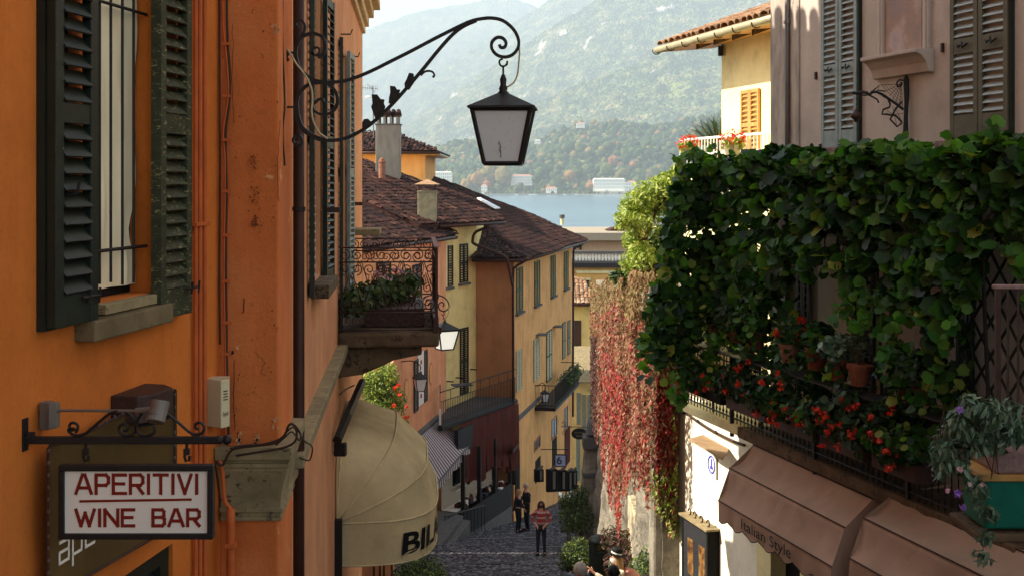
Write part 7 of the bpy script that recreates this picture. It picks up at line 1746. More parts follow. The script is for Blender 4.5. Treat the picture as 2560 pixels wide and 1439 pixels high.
for k in range(11): fp += blob(P(R.uniform(985, 1020), R.uniform(950, 1085), 29.5), .05, .05, .05, 8, .8)
leaves(fp, 'petal', .07, M['redflower'], vl, 'flowers')
# low wall to which that climber clings
gw = thing('garden_pier', 'apricot wall pier behind the flowering climber', 'wall', (-3.3, 30.5, gz(30))); MB().box(-5.2, -3.05, 30.5, 31.2, -13, -4.6).build('pier', M['peach'], gw)

gh = thing('lane_shade_block', 'unseen low apricot block with a tiled roof, added on the left to shade the lane', 'house', (-7, 27, gz(27)))  # out of view, added to keep the sun off the lane
MB().box(-11, -5.3, 18.5, 36.2, -13, -4.9).build('wall', M['peach'], gh)
MB().prism([Vector((-11.3, 18.2, -4.9)), Vector((-5.0, 18.2, -4.9)), Vector((-8.1, 18.2, -4.2))], (0, 18.2, 0)).build('roof', M['tile'], gh)
# ------------------------------------------------------------ far shore and mountains
rs_ = np.random.RandomState(5)
def vnoise(x, y, seed=0):
    xi = np.floor(x).astype(np.int64); yi = np.floor(y).astype(np.int64); fx = x-xi; fy = y-yi; fx = fx*fx*(3-2*fx); fy = fy*fy*(3-2*fy)
    def h(a, b): n = (a*374761393+b*668265263+seed*974634777) & 0xffffffff; n = ((n ^ (n >> 13))*1274126177) & 0xffffffff; return ((n ^ (n >> 16)) & 0xffff)/65535.0
    return (h(xi, yi)*(1-fx)+h(xi+1, yi)*fx)*(1-fy)+(h(xi, yi+1)*(1-fx)+h(xi+1, yi+1)*fx)*fy
def fbm(x, y, o=5, seed=0):
    s = 0; a = .5; f = 1
    for i in range(o): s = s+a*(vnoise(x*f, y*f, seed+i)-.5); a *= .5; f *= 2.03
    return s
def hill(name, label, D, crest, depth, mat, nx=260, ny=90, amp=40, fine=7, seed=1, zbot=-30, back=500):
    """a mountain side: crest given by sight lines at distance D, falling towards the lake over 'depth' metres"""
    xs_ = np.array([c[0] for c in crest], float); ys_ = np.array([c[1] for c in crest], float)
    px = np.linspace(xs_[0], xs_[-1], nx); X = (px-CX)/F*D; Zc = (HY-np.interp(px, xs_, ys_))/F*D
    Zc = Zc+fbm(X/90, X*0+seed, 4, seed)*amp*.5
    t = np.concatenate([np.linspace(-.35, 0, 8)[:-1], np.linspace(0, 1, ny)]); T, XX = np.meshgrid(t, X, indexing='ij'); ZC = np.tile(Zc, (len(t), 1))
    tt = np.clip(T, 0, 1); prof = 1-tt**.86; Z = zbot+(ZC-zbot)*prof; Z = np.where(T < 0, ZC+(ZC-zbot)*T*1.2, Z)
    Y = D-T*depth
    gul = fbm(XX/260+T*1.2, Y/420, 5, seed+3); env = np.clip(np.sin(np.pi*np.clip(T, 0, 1)), 0, 1)**.6
    gul2 = np.abs(fbm(XX/150+T*2.2, Y/900, 4, seed+9))
    Z = Z+(gul*amp*3.2-gul2*amp*3.4)*env+(vnoise(XX/15, Y/15, seed+5)+vnoise(XX/7.5, Y/8, seed+6)*.6)*fine
    k = XX*1.0+gul*80*env
    V = np.stack([k, Y+gul*60*env, Z], -1).reshape(-1, 3); m_, n_ = len(t), nx
    a = (np.arange(m_-1)[:, None]*n_+np.arange(n_-1)[None]).ravel(); fc = np.stack([a, a+n_, a+n_+1, a+1], -1)
    me = bpy.data.meshes.new(name); me.vertices.add(len(V)); me.vertices.foreach_set('co', V.ravel()); me.loops.add(fc.size); me.loops.foreach_set('vertex_index', fc.ravel().astype(np.int32))
    me.polygons.add(len(fc)); me.polygons.foreach_set('loop_start', np.arange(0, fc.size, 4, dtype=np.int32)); me.polygons.foreach_set('loop_total', np.full(len(fc), 4, dtype=np.int32)); me.update(); me.validate()
    o = link(name, me, mat, None, (0, 0, 0), 'structure'); o['label'] = label; return o
def forest(name, rock=.0, scale=1.0, meadow=.72):
    t = NT(name); t.b.inputs['Roughness'].default_value = .95; t.b.inputs['Specular IOR Level'].default_value = .1
    v = t.n('ShaderNodeTexVoronoi'); v.inputs['Scale'].default_value = .075*scale; t.l(t.tc, 'Position', v, 'Vector')
    n1 = t.noise(.012*scale, 6, None, .65); r1 = t.ramp(n1, 'Fac', [(.36, srgb(36, 50, 34)), (.48, srgb(66, 82, 52)), (.58, srgb(104, 108, 70)), (.68, srgb(134, 118, 84))])
    r2 = t.ramp(v, 'Color', [(.15, .2), (.85, 1.7)]); mx = t.mix((r1, 'Color'), (r2, 'Color'), .8, 'MULTIPLY')
    n2 = t.noise(.004, 4); r3 = t.ramp(n2, 'Fac', [(meadow, 0.0), (meadow+.04, 1.0)]); m2 = t.mix((mx, 2), srgb(118, 128, 66), (r3, 'Color')); last = m2
    if rock:
        sx = t.n('ShaderNodeSeparateXYZ'); t.l(t.tc, 'Normal', sx, 'Vector'); n3 = t.noise(.006, 7, (1, 1, .8), .7)
        ma = t.n('ShaderNodeMath', operation='MULTIPLY_ADD'); ma.inputs[1].default_value = -.35; t.l(sx, 'Z', ma, 0); t.l(n3, 'Fac', ma, 2)
        r4 = t.ramp(ma, 0, [(rock, 0.0), (rock+.04, 1.0)]); last = t.mix((m2, 2), srgb(176, 168, 158), (r4, 'Color'))
    t.l(last, 2, t.b, 'Base Color')
    bp = t.n('ShaderNodeBump'); bp.inputs['Strength'].default_value = .9; bp.inputs['Distance'].default_value = 16/scale; bp.invert = True; t.l(v, 'Distance', bp, 'Height'); t.l(bp, 'Normal', t.b, 'Normal')
    return t.m
F1, F2, F3 = forest('far_forest', .40, .8), forest('mountain_forest', .335, 1), forest('slope_forest', .35, 1.1, .64)
hill('mountain', 'hazy farthest peak under the sky', 11000, [(300, 260), (700, 170), (800, 120), (905, 84), (960, 60), (1010, 42), (1060, 28), (1110, 18), (1160, 12), (1200, 2), (1225, -6), (1285, -8), (1320, 12), (1345, 24), (1400, 45), (1600, 90), (2200, 160)], 3600, F1, 300, 90, 90, 8, 1)
hill('mountain', 'big shaded mountain side sloping down to the left behind the lantern', 8600, [(500, 440), (800, 380), (905, 300), (1000, 238), (1100, 175), (1200, 112), (1290, 55), (1345, 20), (1370, 2), (1400, -16), (1500, -40), (1700, -60), (2000, -70), (2500, -80)], 3000, F1, 360, 110, 80, 8, 2)
hill('mountain_slope', 'forested slope with pale cliffs running down from upper right', 6300, [(600, 470), (900, 415), (1000, 330), (1060, 285), (1144, 228), (1225, 172), (1306, 118), (1400, 58), (1490, 5), (1560, -25), (1700, -60), (2000, -90), (2600, -120)], 1900, F2, 420, 130, 60, 8, 3)
hill('mountain_slope', 'lower sunlit wooded slope with meadows under the cliffs', 4700, [(600, 480), (1000, 430), (1100, 405), (1160, 378), (1240, 330), (1330, 268), (1420, 225), (1500, 192), (1600, 158), (1700, 125), (1800, 100), (2000, 60), (2600, 0)], 1300, F3, 460, 130, 40, 8, 4)
foot = hill('wooded_hill', 'wooded foothill rising behind the lakeside villas', 3050, [(500, 420), (900, 385), (1064, 384), (1100, 374), (1150, 362), (1210, 366), (1270, 378), (1330, 362), (1390, 338), (1440, 318), (1520, 312), (1600, 318), (1700, 312), (1800, 296), (1950, 280), (2600, 250)], 400, forest('foothill_forest', 0, 1.3, .69), 420, 110, 14, 7, 6)
hill('wooded_hill', 'dark wooded bank close behind the shore', 2660, [(500, 440), (1000, 436), (1080, 425), (1200, 424), (1290, 412), (1360, 396), (1430, 372), (1540, 362), (1660, 372), (1760, 360), (2000, 350), (2600, 340)], 150, forest('bank_forest', 0, 1.4, .8), 420, 50, 8, 6, 8, zbot=-25)
# trees
def crownmesh(v, mat, tall=1.0):
    rr_ = random.Random(v); bm = bmesh.new(); bmesh.ops.create_icosphere(bm, subdivisions=2, radius=1); k = [Vector((rr_.gauss(0,1), rr_.gauss(0,1), rr_.gauss(0,1))).normalized() for _ in range(9)]
    for vt in bm.verts:
        d = vt.co.normalized(); h = .78+.30*max(d.dot(q) for q in k)+rr_.uniform(-.09, .09); vt.co = Vector((d.x*h, d.y*h, d.z*h*tall))
    me = bpy.data.meshes.new('crown'); bm.to_mesh(me); bm.free(); me.materials.append(mat); return me
TG = island('tree_crown', [(0, srgb(40, 58, 32)), (.5, srgb(60, 80, 40)), (.85, srgb(88, 100, 50)), (.96, srgb(128, 110, 60)), (1, srgb(150, 100, 70))], .95, .9, .35, .45, .1)
TO = island('autumn_crown', [(0, srgb(112, 100, 48)), (.6, srgb(134, 112, 56)), (1, srgb(150, 110, 62))], .95, .9, .35, .4, .1)
TR = island('russet_crown', [(0, srgb(140, 88, 62)), (1, srgb(160, 110, 74))], .95, .9, .35, .4, .1)
for m__ in (TG, TO, TR):
    for n_ in m__.node_tree.nodes:
        if n_.type == 'BUMP': n_.inputs['Distance'].default_value = 1.4
cms = [crownmesh(i, TG, .95+.1*(i % 3)) for i in range(6)]
trk = MB().tube([(0,0,-1.8), (0,0,0)], [.12, .06], 6).mesh('trunk'); trk.materials.append(M['bark'])
def crowns(spots, name, label, mat, sd):
    """many crowns joined: a far wood"""
    rr_ = random.Random(sd); base = [(np.array([tuple(v.co) for v in c.vertices]), np.array([tuple(p.vertices) for p in c.polygons])) for c in cms]; Vs, Fs, k = [], [], 0
    for x, y, z, s in spots:
        v, f = base[rr_.randrange(6)]; a = rr_.uniform(0, 6.28); c, sn = math.cos(a), math.sin(a); q = v*s*rr_.uniform(.8, 1.2); Vs.append(np.stack([q[:,0]*c-q[:,1]*sn+x, q[:,0]*sn+q[:,1]*c+y, q[:,2]*rr_.uniform(.8, 1.25)+z], -1)); Fs.append(f+k); k += len(v)
    V, Fc = np.concatenate(Vs), np.concatenate(Fs); me = bpy.data.meshes.new(name); me.vertices.add(len(V)); me.vertices.foreach_set('co', V.ravel()); me.loops.add(Fc.size); me.loops.foreach_set('vertex_index', Fc.ravel().astype(np.int32))
    me.polygons.add(len(Fc)); me.polygons.foreach_set('loop_start', np.arange(0, Fc.size, 3, dtype=np.int32)); me.polygons.foreach_set('loop_total', np.full(len(Fc), 3, dtype=np.int32)); me.update()
    o = link(name, me, mat, None, (0, 0, 0), 'stuff'); o['label'] = label; return o
def surf_spots(ob, n, smin, smax, seed, xr, dens=None):
    me = ob.data; V = np.empty(len(me.vertices)*3); me.vertices.foreach_get('co', V); V = V.reshape(-1, 3); px = V[:,0]/V[:,1]*F+CX; ok = np.where((px > xr[0]) & (px < xr[1]) & (V[:,2] > -22) & (V[:,1] < (3100 if 'x' else 0)))[0]
    r = np.random.RandomState(seed); out = []
    for i in r.choice(ok, n): s = r.uniform(smin, smax); out.append((V[i,0]+r.uniform(-6, 6), V[i,1]+r.uniform(-6, 6), V[i,2]+s*.3, s))
    return out
hills = [o for o in bpy.data.objects if o.name.startswith('wooded_hill')]
crowns(surf_spots(hills[0], 3400, 5, 10, 1, (1000, 2100)), 'hillside_wood', 'mixed autumn wood covering the hill above the villas', TG, 1)
crowns(surf_spots(hills[1], 1500, 5, 9.5, 2, (1000, 2100)), 'shore_wood', 'dense wood right behind the lakeside villas', TG, 2)
# shore strip
DS = 2364; zl = -26
m_ = MB(); m_.add([(-900, DS+3, zl+1.6), (1200, DS+3, zl+1.6), (1200, DS+330, zl+8), (-900, DS+330, zl+8)], [(0,1,2,3)]); m_.add([(-900, DS+3, zl-1), (1200, DS+3, zl-1), (1200, DS+3, zl+1.6), (-900, DS+3, zl+1.6)], [(0,1,2,3)])
setp(m_.build('far_shore', simple('shore_meadow', srgb(92, 102, 66), .95, 0, .3, .05, 0), fix=False), 'flat green shore strip with a quay across the lake', kind='structure')
q_ = thing('quay_wall', 'long pale quay wall with small arches along the far shore', 'quay', (0, DS, zl))
MB().box(-180, 330, DS-.5, DS+3, zl-1, zl+2.4).build('wall', simple('quay_stone', srgb(190, 182, 168), .9, 0, .2, .3, 0), q_)
m_ = MB()
for k in range(60): x = -60+k*3.1; m_.box(x, x+1.5, DS-.6, DS-.5, zl-.5, zl+1.3)
m_.build('arches', M['dark'], q_)
VW = simple('villa_white', srgb(246, 242, 232), .8, 0, .06, .2, 0); VR = simple('villa_roof', srgb(176, 128, 104), .9, 0, .2, .3, 0); VGm = simple('villa_shutter', srgb(104, 112, 104), .8, 0, .1)
def villa(name, label, x0, x1, yt, yb, D, dep, rows, cols, roof='hip', side=True, arc=False, cat='villa'):
    a, b = P(x0, yt, D), P(x1, yb, D); v = thing(name, label, cat, ((a.x+b.x)/2, D, b.z)); H = a.z-b.z
    MB().box(a.x, b.x, D, D+dep, b.z-3, a.z).build('wall', VW, v)
    MB().box(a.x-.5, b.x+.5, D-.5, D+dep+.5, a.z, a.z+.8).build('cornice', VW, v)
    if roof == 'hip': h = 3.0; MB().add([(a.x-.6, D-.6, a.z+.8), (b.x+.6, D-.6, a.z+.8), (b.x+.6, D+dep+.6, a.z+.8), (a.x-.6, D+dep+.6, a.z+.8), (a.x+dep/3, D+dep/2, a.z+.8+h), (b.x-dep/3, D+dep/2, a.z+.8+h)], [(0,1,5,4), (1,2,5), (2,3,4,5), (3,0,4)]).build('roof', VR, v)
    else: MB().box(a.x+2, b.x-2, D+3, D+dep-2, a.z+.8, a.z+2.8).build('roof_storey', VW, v)
    n = 0
    wm = MB().box(-.55, .55, -.12, .05, 0, 1.7).mesh('window'); wm.materials.append(VGm)
    for r in range(rows):
        z = b.z+H*(r+.28)/rows
        for c in range(cols): x = a.x+(b.x-a.x)*(c+.5)/cols; place(wm, 'window', v, (x, D, z), None, (1, 1, H/rows/4.2*1.2))
    if arc:
        m_ = MB()
        for c in range(cols*2): x = a.x+(b.x-a.x)*(c+.5)/(cols*2); m_.box(x-.35, x+.35, D-4, D-3.4, b.z-3, b.z+1.5)
        m_.box(a.x, b.x, D-4.2, D, b.z+1.5, b.z+2.3); m_.build('arcade', VW, v)
    return v
villa('lakeside_villa', 'white block villa with a low red roof above clipped gardens across the lake', 1277, 1331, 441, 461, 2470, 20, 3, 9)
villa('white_hotel', 'large white lakeside hotel, tall left wing, with an arcade on the water', 1484, 1563, 449, 481, 2385, 22, 4, 16, 'flat', arc=True, cat='hotel')
villa('hotel_wing', 'lower white hotel wing right of the tall hotel, partly behind the lime green climber', 1563, 1592, 457, 482, 2388, 18, 3, 7, 'hip', cat='hotel')
villa('grey_hotel', 'pale grey long building above the brown roof ridge across the lake', 1072, 1130, 432, 455, 2480, 22, 3, 12, 'flat', cat='hotel')
villa('hill_villa', 'small pink villa on the hill crest among dark trees', 1442, 1462, 310, 317, 2960, 12, 2, 5)
villa('chapel_house', 'small white lakeside house with round gable left of the villa gardens', 1203, 1218, 466, 483, 2380, 10, 2, 3)
villa('boat_house', 'low white boat house on the far quay', 1366, 1392, 472, 480, 2376, 10, 1, 5, 'hip', cat='boat house')
villa('hillside_house', 'tiny white house half way up the wooded hill', 1336, 1352, 352, 357, 2850, 8, 1, 4, 'flat', cat='house')
def bigtree(x, y, r, D, mt, label, i):
    c = P(x, y, D); s = r/F*D; o = thing('shore_tree', label, 'tree', (c.x, D, c.z-s*1.6), 'big trees along the far shore')
    for k in range(5):
        me = cms[(i+k) % 6].copy(); me.materials.clear(); me.materials.append(mt); w_ = Vector((R.uniform(-.45, .45), R.uniform(-.3, .3), R.uniform(-.4, .45)))*s if k else Vector((0,0,0))
        place(me, 'crown', o, c+w_, Matrix.Rotation(R.uniform(0, 6), 3, 'Z'), s*(.85 if k == 0 else .55))
    place(trk, 'trunk', o, c-Vector((0,0,s*.4)), None, s)
TT = [(1225, 438, 30, 2480, TO, 'broad ochre plane tree crown directly left of the white villa'), (1258, 440, 26, 2460, TO, 'ochre plane tree touching the left side of the white villa'), (1190, 450, 22, 2440, TO, 'golden tree above the end of the brown roof ridge'), (1165, 462, 15, 2430, TO, 'small golden tree at the water below the golden crown'), (1218, 463, 13, 2400, TR, 'small orange tree by the white chapel house'),
      (1360, 432, 17, 2440, TG, 'yellow green tree right of the white villa'), (1372, 470, 10, 2400, TO, 'little ochre tree in front of the boat house'), (1400, 452, 18, 2430, TG, 'dark tree left of the hotel, tallest of its group'), (1424, 440, 16, 2450, TO, 'olive tree between dark trees left of the hotel'), (1444, 430, 18, 2480, TG, 'round green tree behind the hotel arcade'), (1474, 465, 12, 2395, TO, 'ochre tree against the left end of the hotel'),
      (1535, 405, 16, 2600, TR, 'pink orange tree on the slope above the hotel'), (1470, 385, 12, 2650, TR, 'russet tree in the middle of the wooded slope'), (1582, 412, 10, 2580, TR, 'small red tree right of the pink orange one'), (1310, 432, 14, 2500, TG, 'dark tree behind the white villa roof'), (1340, 448, 13, 2450, TG, 'dark tree beside the right corner of the villa'), (1300, 466, 10, 2400, TG, 'clipped dark tree in the villa garden'), (1515, 425, 18, 2520, TG, 'dark tree directly above the hotel roof'), (1560, 430, 18, 2500, TG, 'green tree above the right hotel wing')]
for i, (x, y, r, D, mt, lab) in enumerate(TT): bigtree(x, y, r, D, mt, lab, i)
gs = []
r = np.random.RandomState(9)
for k in range(420): x = r.uniform(1120, 1700); D = r.uniform(2372, 2440); s = r.uniform(1.6, 4.2); gs.append(((x-CX)/F*D, D, -24.0+(D-2364)*.02+s*.4, s))
for k in range(260): x = r.uniform(1080, 1760); D = r.uniform(2430, 2530); s = r.uniform(4, 7.5); gs.append(((x-CX)/F*D, D, -22.0+(D-2364)*.02+s*.6, s))
crowns(gs, 'garden_shrubs', 'clipped hedges and shrubs of the villa gardens', TG, 5)
for i, (x, w_) in enumerate(((1332, 24), (1292, 10), (1412, 8), (1440, 7))):
    D = DS-14; c = P(x, 0, D).x; L = w_/F*D; b_ = thing('moored_boat', ['white passenger boat moored at the far quay', 'small white launch left of the passenger boat', 'small white launch between the passenger boat and the hotel', 'smallest white launch near the hotel arcade'][i], 'boat', (c, D, zl), 'boats at the far quay')
    MB().hexa([(c-L/2+1, D-1, zl-.3), (c+L/2-1, D-1, zl-.3), (c+L/2-1, D+1.5, zl-.3), (c-L/2+1, D+1.5, zl-.3), (c-L/2, D-1.5, zl+1.1), (c+L/2, D-1.5, zl+1.1), (c+L/2, D+2, zl+1.1), (c-L/2, D+2, zl+1.1)]).build('hull', VW, b_)
    MB().box(c-L*.3, c+L*.25, D-.8, D+1.2, zl+1.1, zl+2.6).build('cabin', VW, b_); MB().box(c-L*.28, c+L*.23, D-.85, D-.8, zl+1.6, zl+2.2).build('window', M['glass'], b_)
# ------------------------------------------------------------ haze
hz = MB().box(-8000, 9000, -60, 12500, -60, 1850).build('haze', None)
setp(hz, 'thin pale blue air over the lake', kind='stuff')
hm = bpy.data.materials.new('haze_air'); hm.use_nodes = True; hn = hm.node_tree; hn.nodes.clear(); ho = hn.nodes.new('ShaderNodeOutputMaterial'); pvn = hn.nodes.new('ShaderNodeVolumePrincipled')
pvn.inputs['Color'].default_value = (.72, .87, 1.0, 1); pvn.inputs['Density'].default_value = .00017; pvn.inputs['Anisotropy'].default_value = .1
hn.links.new(pvn.outputs[0], ho.inputs['Volume']); hz.data.materials.append(hm)
# ------------------------------------------------------------ people
def steptop(D):
    if D >= 27: return gz(D)+.01
    d0 = math.floor(D/1.2+1e-6)*1.2; return gz(d0+.6)+.02
def skinmesh(vs, es, rs, root=0, sub=1):
    me = bpy.data.meshes.new('body'); me.from_pydata([tuple(v) for v in vs], es, []); ob = bpy.data.objects.new('tmp', me); COL.objects.link(ob)
    md = ob.modifiers.new('s', 'SKIN'); md.use_smooth_shade = True; sv = me.skin_vertices[0].data
    for i, r_ in enumerate(rs): sv[i].radius = r_ if isinstance(r_, tuple) else (r_, r_); sv[i].use_root = (i == root)
    sb_ = ob.modifiers.new('u', 'SUBSURF'); sb_.levels = sub; sb_.render_levels = sub
    dg = bpy.context.evaluated_depsgraph_get(); dg.update(); out = bpy.data.meshes.new_from_object(ob.evaluated_get(dg)); bpy.data.objects.remove(ob); bpy.data.meshes.remove(me); return out
def person(label, x, D, H, yaw, arms, top, legs, hair, hairlong=0, mask=None, lean=(0, 0), hat=False, stride=0, extras=None, sh=(1, 1), headyaw=0, stripes=False):
    X = (x-CX)/F*D; base = Vector((X, D, steptop(D))); k = H/1.75; pr = thing('person', label, 'person', base)
    Rz = Matrix.Rotation(math.radians(yaw), 3, 'Z')
    def T(v): v = Vector(v)*k; v.x += lean[0]*(v.z/1.5)**2; v.y += lean[1]*(v.z/1.5)**2; return Rz @ v
    w_ = .19*sh[0]
    J = {'pel': (0,0,.95), 'wa': (0,0,1.08), 'ch': (0,.01,1.28), 'nb': (0,.015,1.44), 'nk': (0,.0,1.51), 'h1': (0,-.02,1.57), 'h2': (0,-.015,1.645), 'h3': (0,0,1.71),
         'sL': (-w_,.01,1.40), 'sR': (w_,.01,1.40), 'eL': arms[0][0], 'wL': arms[0][1], 'eR': arms[1][0], 'wR': arms[1][1],
         'pL': (-.09,0,.88), 'pR': (.09,0,.88), 'kL': (-.10,-.03-stride,.48), 'kR': (.10,-.02+stride*.6,.48), 'aL': (-.11,.02-stride*.8,.08), 'aR': (.11,.02+stride,.08), 'tL': (-.12,-.16-stride*.8,.035), 'tR': (.12,-.16+stride,.035)}
    def hand(e, w): e, w = Vector(e), Vector(w); return w+(w-e).normalized()*.09
    J['mL'] = hand(*arms[0]); J['mR'] = hand(*arms[1])
    RR = {'pel': (.15,.11), 'wa': (.125,.095), 'ch': (.15,.105), 'nb': (.08,.07), 'nk': (.052,.055), 'h1': (.062,.07), 'h2': (.078,.095), 'h3': (.055,.07), 'sL': .058, 'sR': .058, 'eL': .042, 'eR': .042, 'wL': .027, 'wR': .027, 'mL': (.022,.034), 'mR': (.022,.034),
          'pL': .09, 'pR': .09, 'kL': .058, 'kR': .058, 'aL': .038, 'aR': .038, 'tL': (.038,.026), 'tR': (.038,.026)}
    E = [('pel','wa'), ('wa','ch'), ('ch','nb'), ('nb','nk'), ('nk','h1'), ('h1','h2'), ('h2','h3'), ('nb','sL'), ('nb','sR'), ('sL','eL'), ('eL','wL'), ('wL','mL'), ('sR','eR'), ('eR','wR'), ('wR','mR'), ('pel','pL'), ('pel','pR'), ('pL','kL'), ('pR','kR'), ('kL','aL'), ('kR','aR'), ('aL','tL'), ('aR','tR')]
    def grow(names, scale, name, mat, fingers=False, shrink=None):
        ks = [n for n in J if n in names]; ix = {n: i for i, n in enumerate(ks)}; es = [(ix[a], ix[b]) for a, b in E if a in ix and b in ix]
        rs = [tuple((q*scale*k) for q in (RR[n] if isinstance(RR[n], tuple) else (RR[n], RR[n]))) for n in ks]
        me = skinmesh([T(J[n]) for n in ks], es, rs, ix.get('pel', 0), 1)
        if fingers:
            bm = bmesh.new(); bm.from_mesh(me); mb = MB()
            for sd in ('L', 'R'):
                e, w = T(J['e'+sd]), T(J['w'+sd]); m_ = T(J['m'+sd]); d = (m_-w).normalized(); sx = d.cross(Vector((0,0,1))); sx = sx.normalized() if sx.length > .1 else Vector((1,0,0)); up_ = sx.cross(d).normalized()
                pt = arms[2] if len(arms) > 2 else None
                for j, L in enumerate((.075, .085, .08, .06)):
                    b_ = m_+up_*(.026-.017*j)*k-d*.01; cur = 0 if (pt == sd and j == 0) else (.75 if pt == sd else .35)
                    a_ = b_+(d*(1-cur)+sx*cur*.6*(-1 if sd == 'R' else 1)).normalized()*L*.55*k; c_ = a_+(d*(1-cur*1.6)+sx*cur*(-1 if sd == 'R' else 1)).normalized()*L*.5*k
                    mb.tube([b_-d*.02, b_, a_, c_], [.009*k, .0095*k, .0085*k, .006*k], 6)
                mb.tube([w+d*.03*k+up_*.02*k, w+d*.06*k+up_*.05*k, w+d*.095*k+up_*.062*k], [.012*k, .010*k, .007*k], 6)
            m2 = mb.mesh('f'); bm.from_mesh(m2); bm.to_mesh(me); bm.free(); me.polygons.foreach_set('use_smooth', [True]*len(me.polygons))
        me.name = name; me.materials.clear(); return link(name, me, mat, pr, base)
    grow(set(J), 1.0, 'body', M['skin'], True)
    ks = {'pel','wa','ch','nb','sL','sR','eL','wL','eR','wR'}; J0 = dict(J)
    J['nb'] = (0, .015, 1.42); J['wL'] = tuple(Vector(arms[0][0]).lerp(Vector(arms[0][1]), .93)); J['wR'] = tuple(Vector(arms[1][0]).lerp(Vector(arms[1][1]), .93))
    RR2 = dict(RR); RR.update({'nb': (.085,.075), 'wL': .034, 'wR': .034, 'eL': .05, 'eR': .05})
    so_ = grow(ks, 1.22, 'jumper', top)
    RR.update(RR2); J.update(J0)
    grow({'pel','wa','pL','pR','kL','kR','aL','aR'}, 1.13, 'trousers', legs)
    for sd in ('L', 'R'):
        a, t_ = T(J['a'+sd]), T(J['t'+sd]); MB().tube([base+a+Vector((0,0,.05*k)), base+a+Vector((0,0,-.03*k)), base+a.lerp(t_, .5)+Vector((0,0,-.01*k)), base+t_], [.05*k, .052*k, .05*k, .035*k], 8).build('shoe', M['black'], pr, smooth=True)
    hc_ = T((0, -.015, 1.64)); HR = Matrix.Rotation(math.radians(yaw+headyaw), 3, 'Z')
    def hp(v): return base+hc_+HR @ (Vector(v)*k)
    m_ = MB(); m_.tube([hp((0,-.085,.015)), hp((0,-.112,-.012)), hp((0,-.09,-.03))], [.008*k,.014*k,.01*k], 6); m_.build('nose', M['skin'], pr, smooth=True)
    for sx in (-1, 1): MB().lathe(hp((.032*sx, -.083, .012)), [(.002,-.008*k),(.011*k,0),(.002,.008*k)], 8).build('eye', M['black'], pr); MB().tube([hp((.082*sx, .0, .02)), hp((.095*sx, .01, .0)), hp((.082*sx, .0, -.03))], [.01*k,.014*k,.008*k], 6).build('ear', M['skin'], pr, smooth=True)
    if mask:
        m_ = MB(); n = 7
        for i in range(n):
            for j in range(n): a = -1.1+2.2*i/(n-1); z = .005-.085*j/(n-1); r_ = .098+.02*math.sin(math.pi*j/(n-1))*math.cos(a); m_.v.append(tuple(hp((r_*.86*math.sin(a), -r_*math.cos(a)*.98+.0, z))))
        for i in range(n-1):
            for j in range(n-1): q = i*n+j; m_.f.append((q, q+1, q+n+1, q+n)); m_.m.append(0)
        m_.build('face_mask', mask, pr, smooth=True, fix=False)
    else: m_ = MB(); m_.tube([hp((-.025,-.086,-.05)), hp((0,-.092,-.052)), hp((.025,-.086,-.05))], [.004*k,.007*k,.004*k], 6); m_.build('mouth', M['pinkcloth'], pr)
    m_ = MB(); nu, nv = 16, 10   # hair cap, open at the face
    for i in range(nu+1):
        az = 2*math.pi*i/nu; front_ = max(0, -math.cos(az))   # az=pi is the face
        for j in range(nv+1):
            lim = 2.0-1.05*front_**1.2+ (hairlong*.0); po = lim*j/nv; r_ = .104*(1+.025*math.sin(az*5+j)); m_.v.append(tuple(hp((.92*r_*math.sin(po)*math.sin(az), .012+1.08*r_*math.sin(po)*math.cos(az), .012+1.02*r_*math.cos(po)))))
    for i in range(nu):
        for j in range(nv): q = i*(nv+1)+j; m_.f.append((q, q+1, q+nv+2, q+nv+1)); m_.m.append(0)
    m_.build('hair', hair, pr, smooth=True, fix=False)
    if hairlong:
        m_ = MB()
        for i in range(13): a = math.radians(-110+220*i/12); m_.tube(smoothpts([hp((.088*math.sin(a), .09*math.cos(a)*.9+.01, .03)), hp((.10*math.sin(a), .10*math.cos(a)*.9+.02, -.08)), hp((.10*math.sin(a)+R.uniform(-.02,.02), .10*math.cos(a)+.03, -.10-hairlong))], 3), [.026*k]*4+[.022*k]*2+[.008*k], 6)
        m_.build('hair_strands', hair, pr, smooth=True)
    if hat:
        q = hp((0, .01, .065)); tilt = HR @ Matrix.Rotation(math.radians(-14), 3, 'X')
        def hv(prof, n=24): 
            o = MB(); o.lathe((0,0,0), prof, n); o.v = [tuple(q+tilt @ (Vector(v)*k)) for v in o.v]; return o
        hv([(.10, .0), (.165, -.008), (.17, .0), (.105, .012), (.102, .09), (.085, .115), (.03, .12)]).build('hat', M['black'], pr, smooth=False); hv([(.1055, .012), (.1055, .035), (.102, .036)]).build('hat_band', M['signwhite'], pr)
    if extras: extras(pr, hp, T, base, k)
    return pr
def down(a=.0): return [((-.25,.02,1.14), (-.27,-.02+a,.90)), ((.25,.02,1.14), (.27,-.02-a,.90))]
t = NT('striped_knit'); sx = t.n('ShaderNodeSeparateXYZ'); t.l(t.tc, 'Position', sx, 'Vector'); ma = t.n('ShaderNodeMath', operation='MULTIPLY'); ma.inputs[1].default_value = 6.2; fr_ = t.n('ShaderNodeMath', operation='FRACT'); t.l(sx, 'Z', ma, 0); t.l(ma, 0, fr_, 0)
rr_ = t.ramp(fr_, 0, [(.0, srgb(150, 52, 54)), (.62, srgb(206, 192, 184)), (.72, srgb(140, 52, 54)), (.82, srgb(206, 192, 184)), (.9, srgb(140, 52, 54))]); rr_.color_ramp.interpolation = 'CONSTANT'; t.l(rr_, 'Color', t.b, 'Base Color'); t.b.inputs['Roughness'].default_value = .9
def shades(pr, hp, T, base, k): MB().tube([hp((-.075,-.06,.075)), hp((-.04,-.085,.08)), hp((.04,-.085,.08)), hp((.075,-.06,.075))], .012, 6, flat=1.6).build('sunglasses', M['black'], pr)
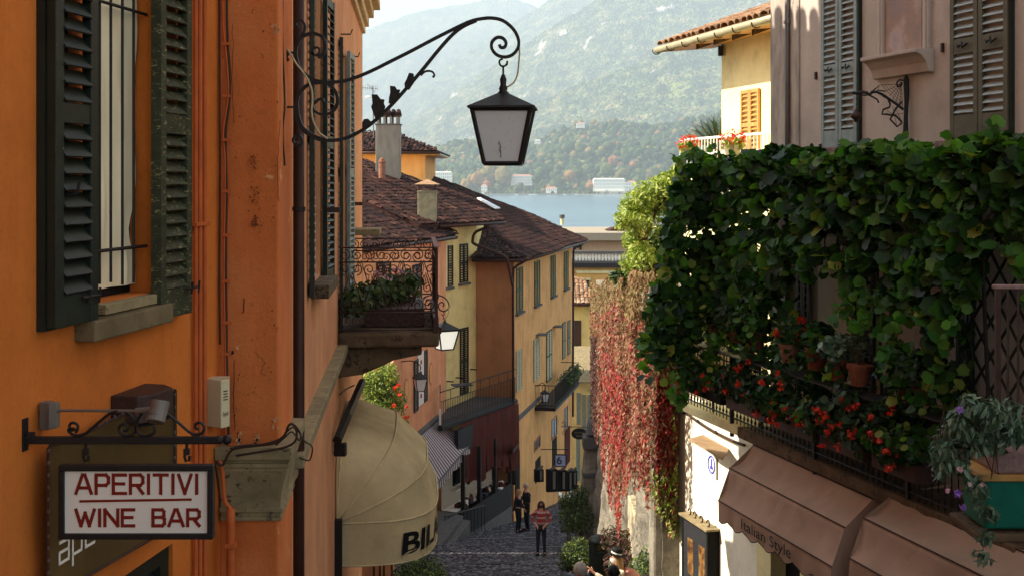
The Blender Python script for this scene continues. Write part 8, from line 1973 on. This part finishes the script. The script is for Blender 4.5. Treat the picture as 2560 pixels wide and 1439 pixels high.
person('woman in a red and white striped jumper and dark jeans standing in the lane', 1353, 36, 1.64, -8, [((-.30,.05,1.16), (-.14,-.13,1.0)), ((.30,.05,1.16), (.14,-.13,1.0))], t.m, M['denim'], M['hairbrown'], .22, M['cloth_dark'], extras=shades)
person('person in a dark coat with pale hair, left one of the couple', 1296, 45.2, 1.62, 60, down(.1), M['cloth_dark'], M['cloth_dark'], M['hairblond'], .1)
person('tall man in black bending his head towards the person beside the shop window', 1318, 45.8, 1.80, -70, [((-.24,-.05,1.16), (-.16,-.26,1.08)), ((.25,.02,1.14), (.2,-.2,1.0))], M['cloth_dark'], M['cloth_dark'], M['hairgrey'], 0, None, (-.10, 0))
person('person in a white shirt and dark trousers seen from behind near the stone pillar', 1447, 46, 1.78, 160, down(), M['whitecloth'], M['cloth_dark'], M['hairblack'], 0, None, (.08, 0))
person('old person with short pale hair at the bottom edge, left of the pointing hand', 1451, 16, 1.69, 178, down(), M['cloth_dark'], M['cloth_dark'], M['hairgrey'])
def bag(pr, hp, T, base, k):
    MB().tube(smoothpts([base+T((.05,.12,1.2)), base+T((-.02,.13,1.42)), base+T((-.08,.0,1.47)), base+T((-.05,-.12,1.3))]), .012, 6).build('strap', M['black'], pr)
    MB().tube(smoothpts([base+T((.1,.12,1.42)), base+T((.05,.28,1.34)), base+T((.0,.36,1.24)), base+T((.0,.40,1.1))]), [.05,.07,.075,.08,.08,.08,.08,.08,.08,.08,.08,.07,.07,.06,.05,.05], 8).build('pink_jacket', M['pinkcloth'], pr, smooth=True)
person('woman in a black hat with white band and pale mask, pointing left', 1542, 19.6, 1.56, -80, [((-.24,.02,1.14), (-.22,-.1,.92)), ((.20,-.22,1.26), (.10,-.46,1.42)), 'R'], M['cream_cloth'], M['denim'], M['hairblond'], .16, M['maskwhite'], hat=True, extras=bag)
person('person with black hair seen from behind, cut by the bottom edge below the hat', 1534, 16.2, 1.59, 175, down(), M['cloth_dark'], M['cloth_dark'], M['hairblack'])
person('person with grey brown hair at the bottom edge right of the woman in the hat', 1614, 15.8, 1.59, 170, down(), M['whitecloth'], M['cloth_dark'], simple('ash_hair', srgb(120, 100, 84), .7, 0, .3, 30, .6))
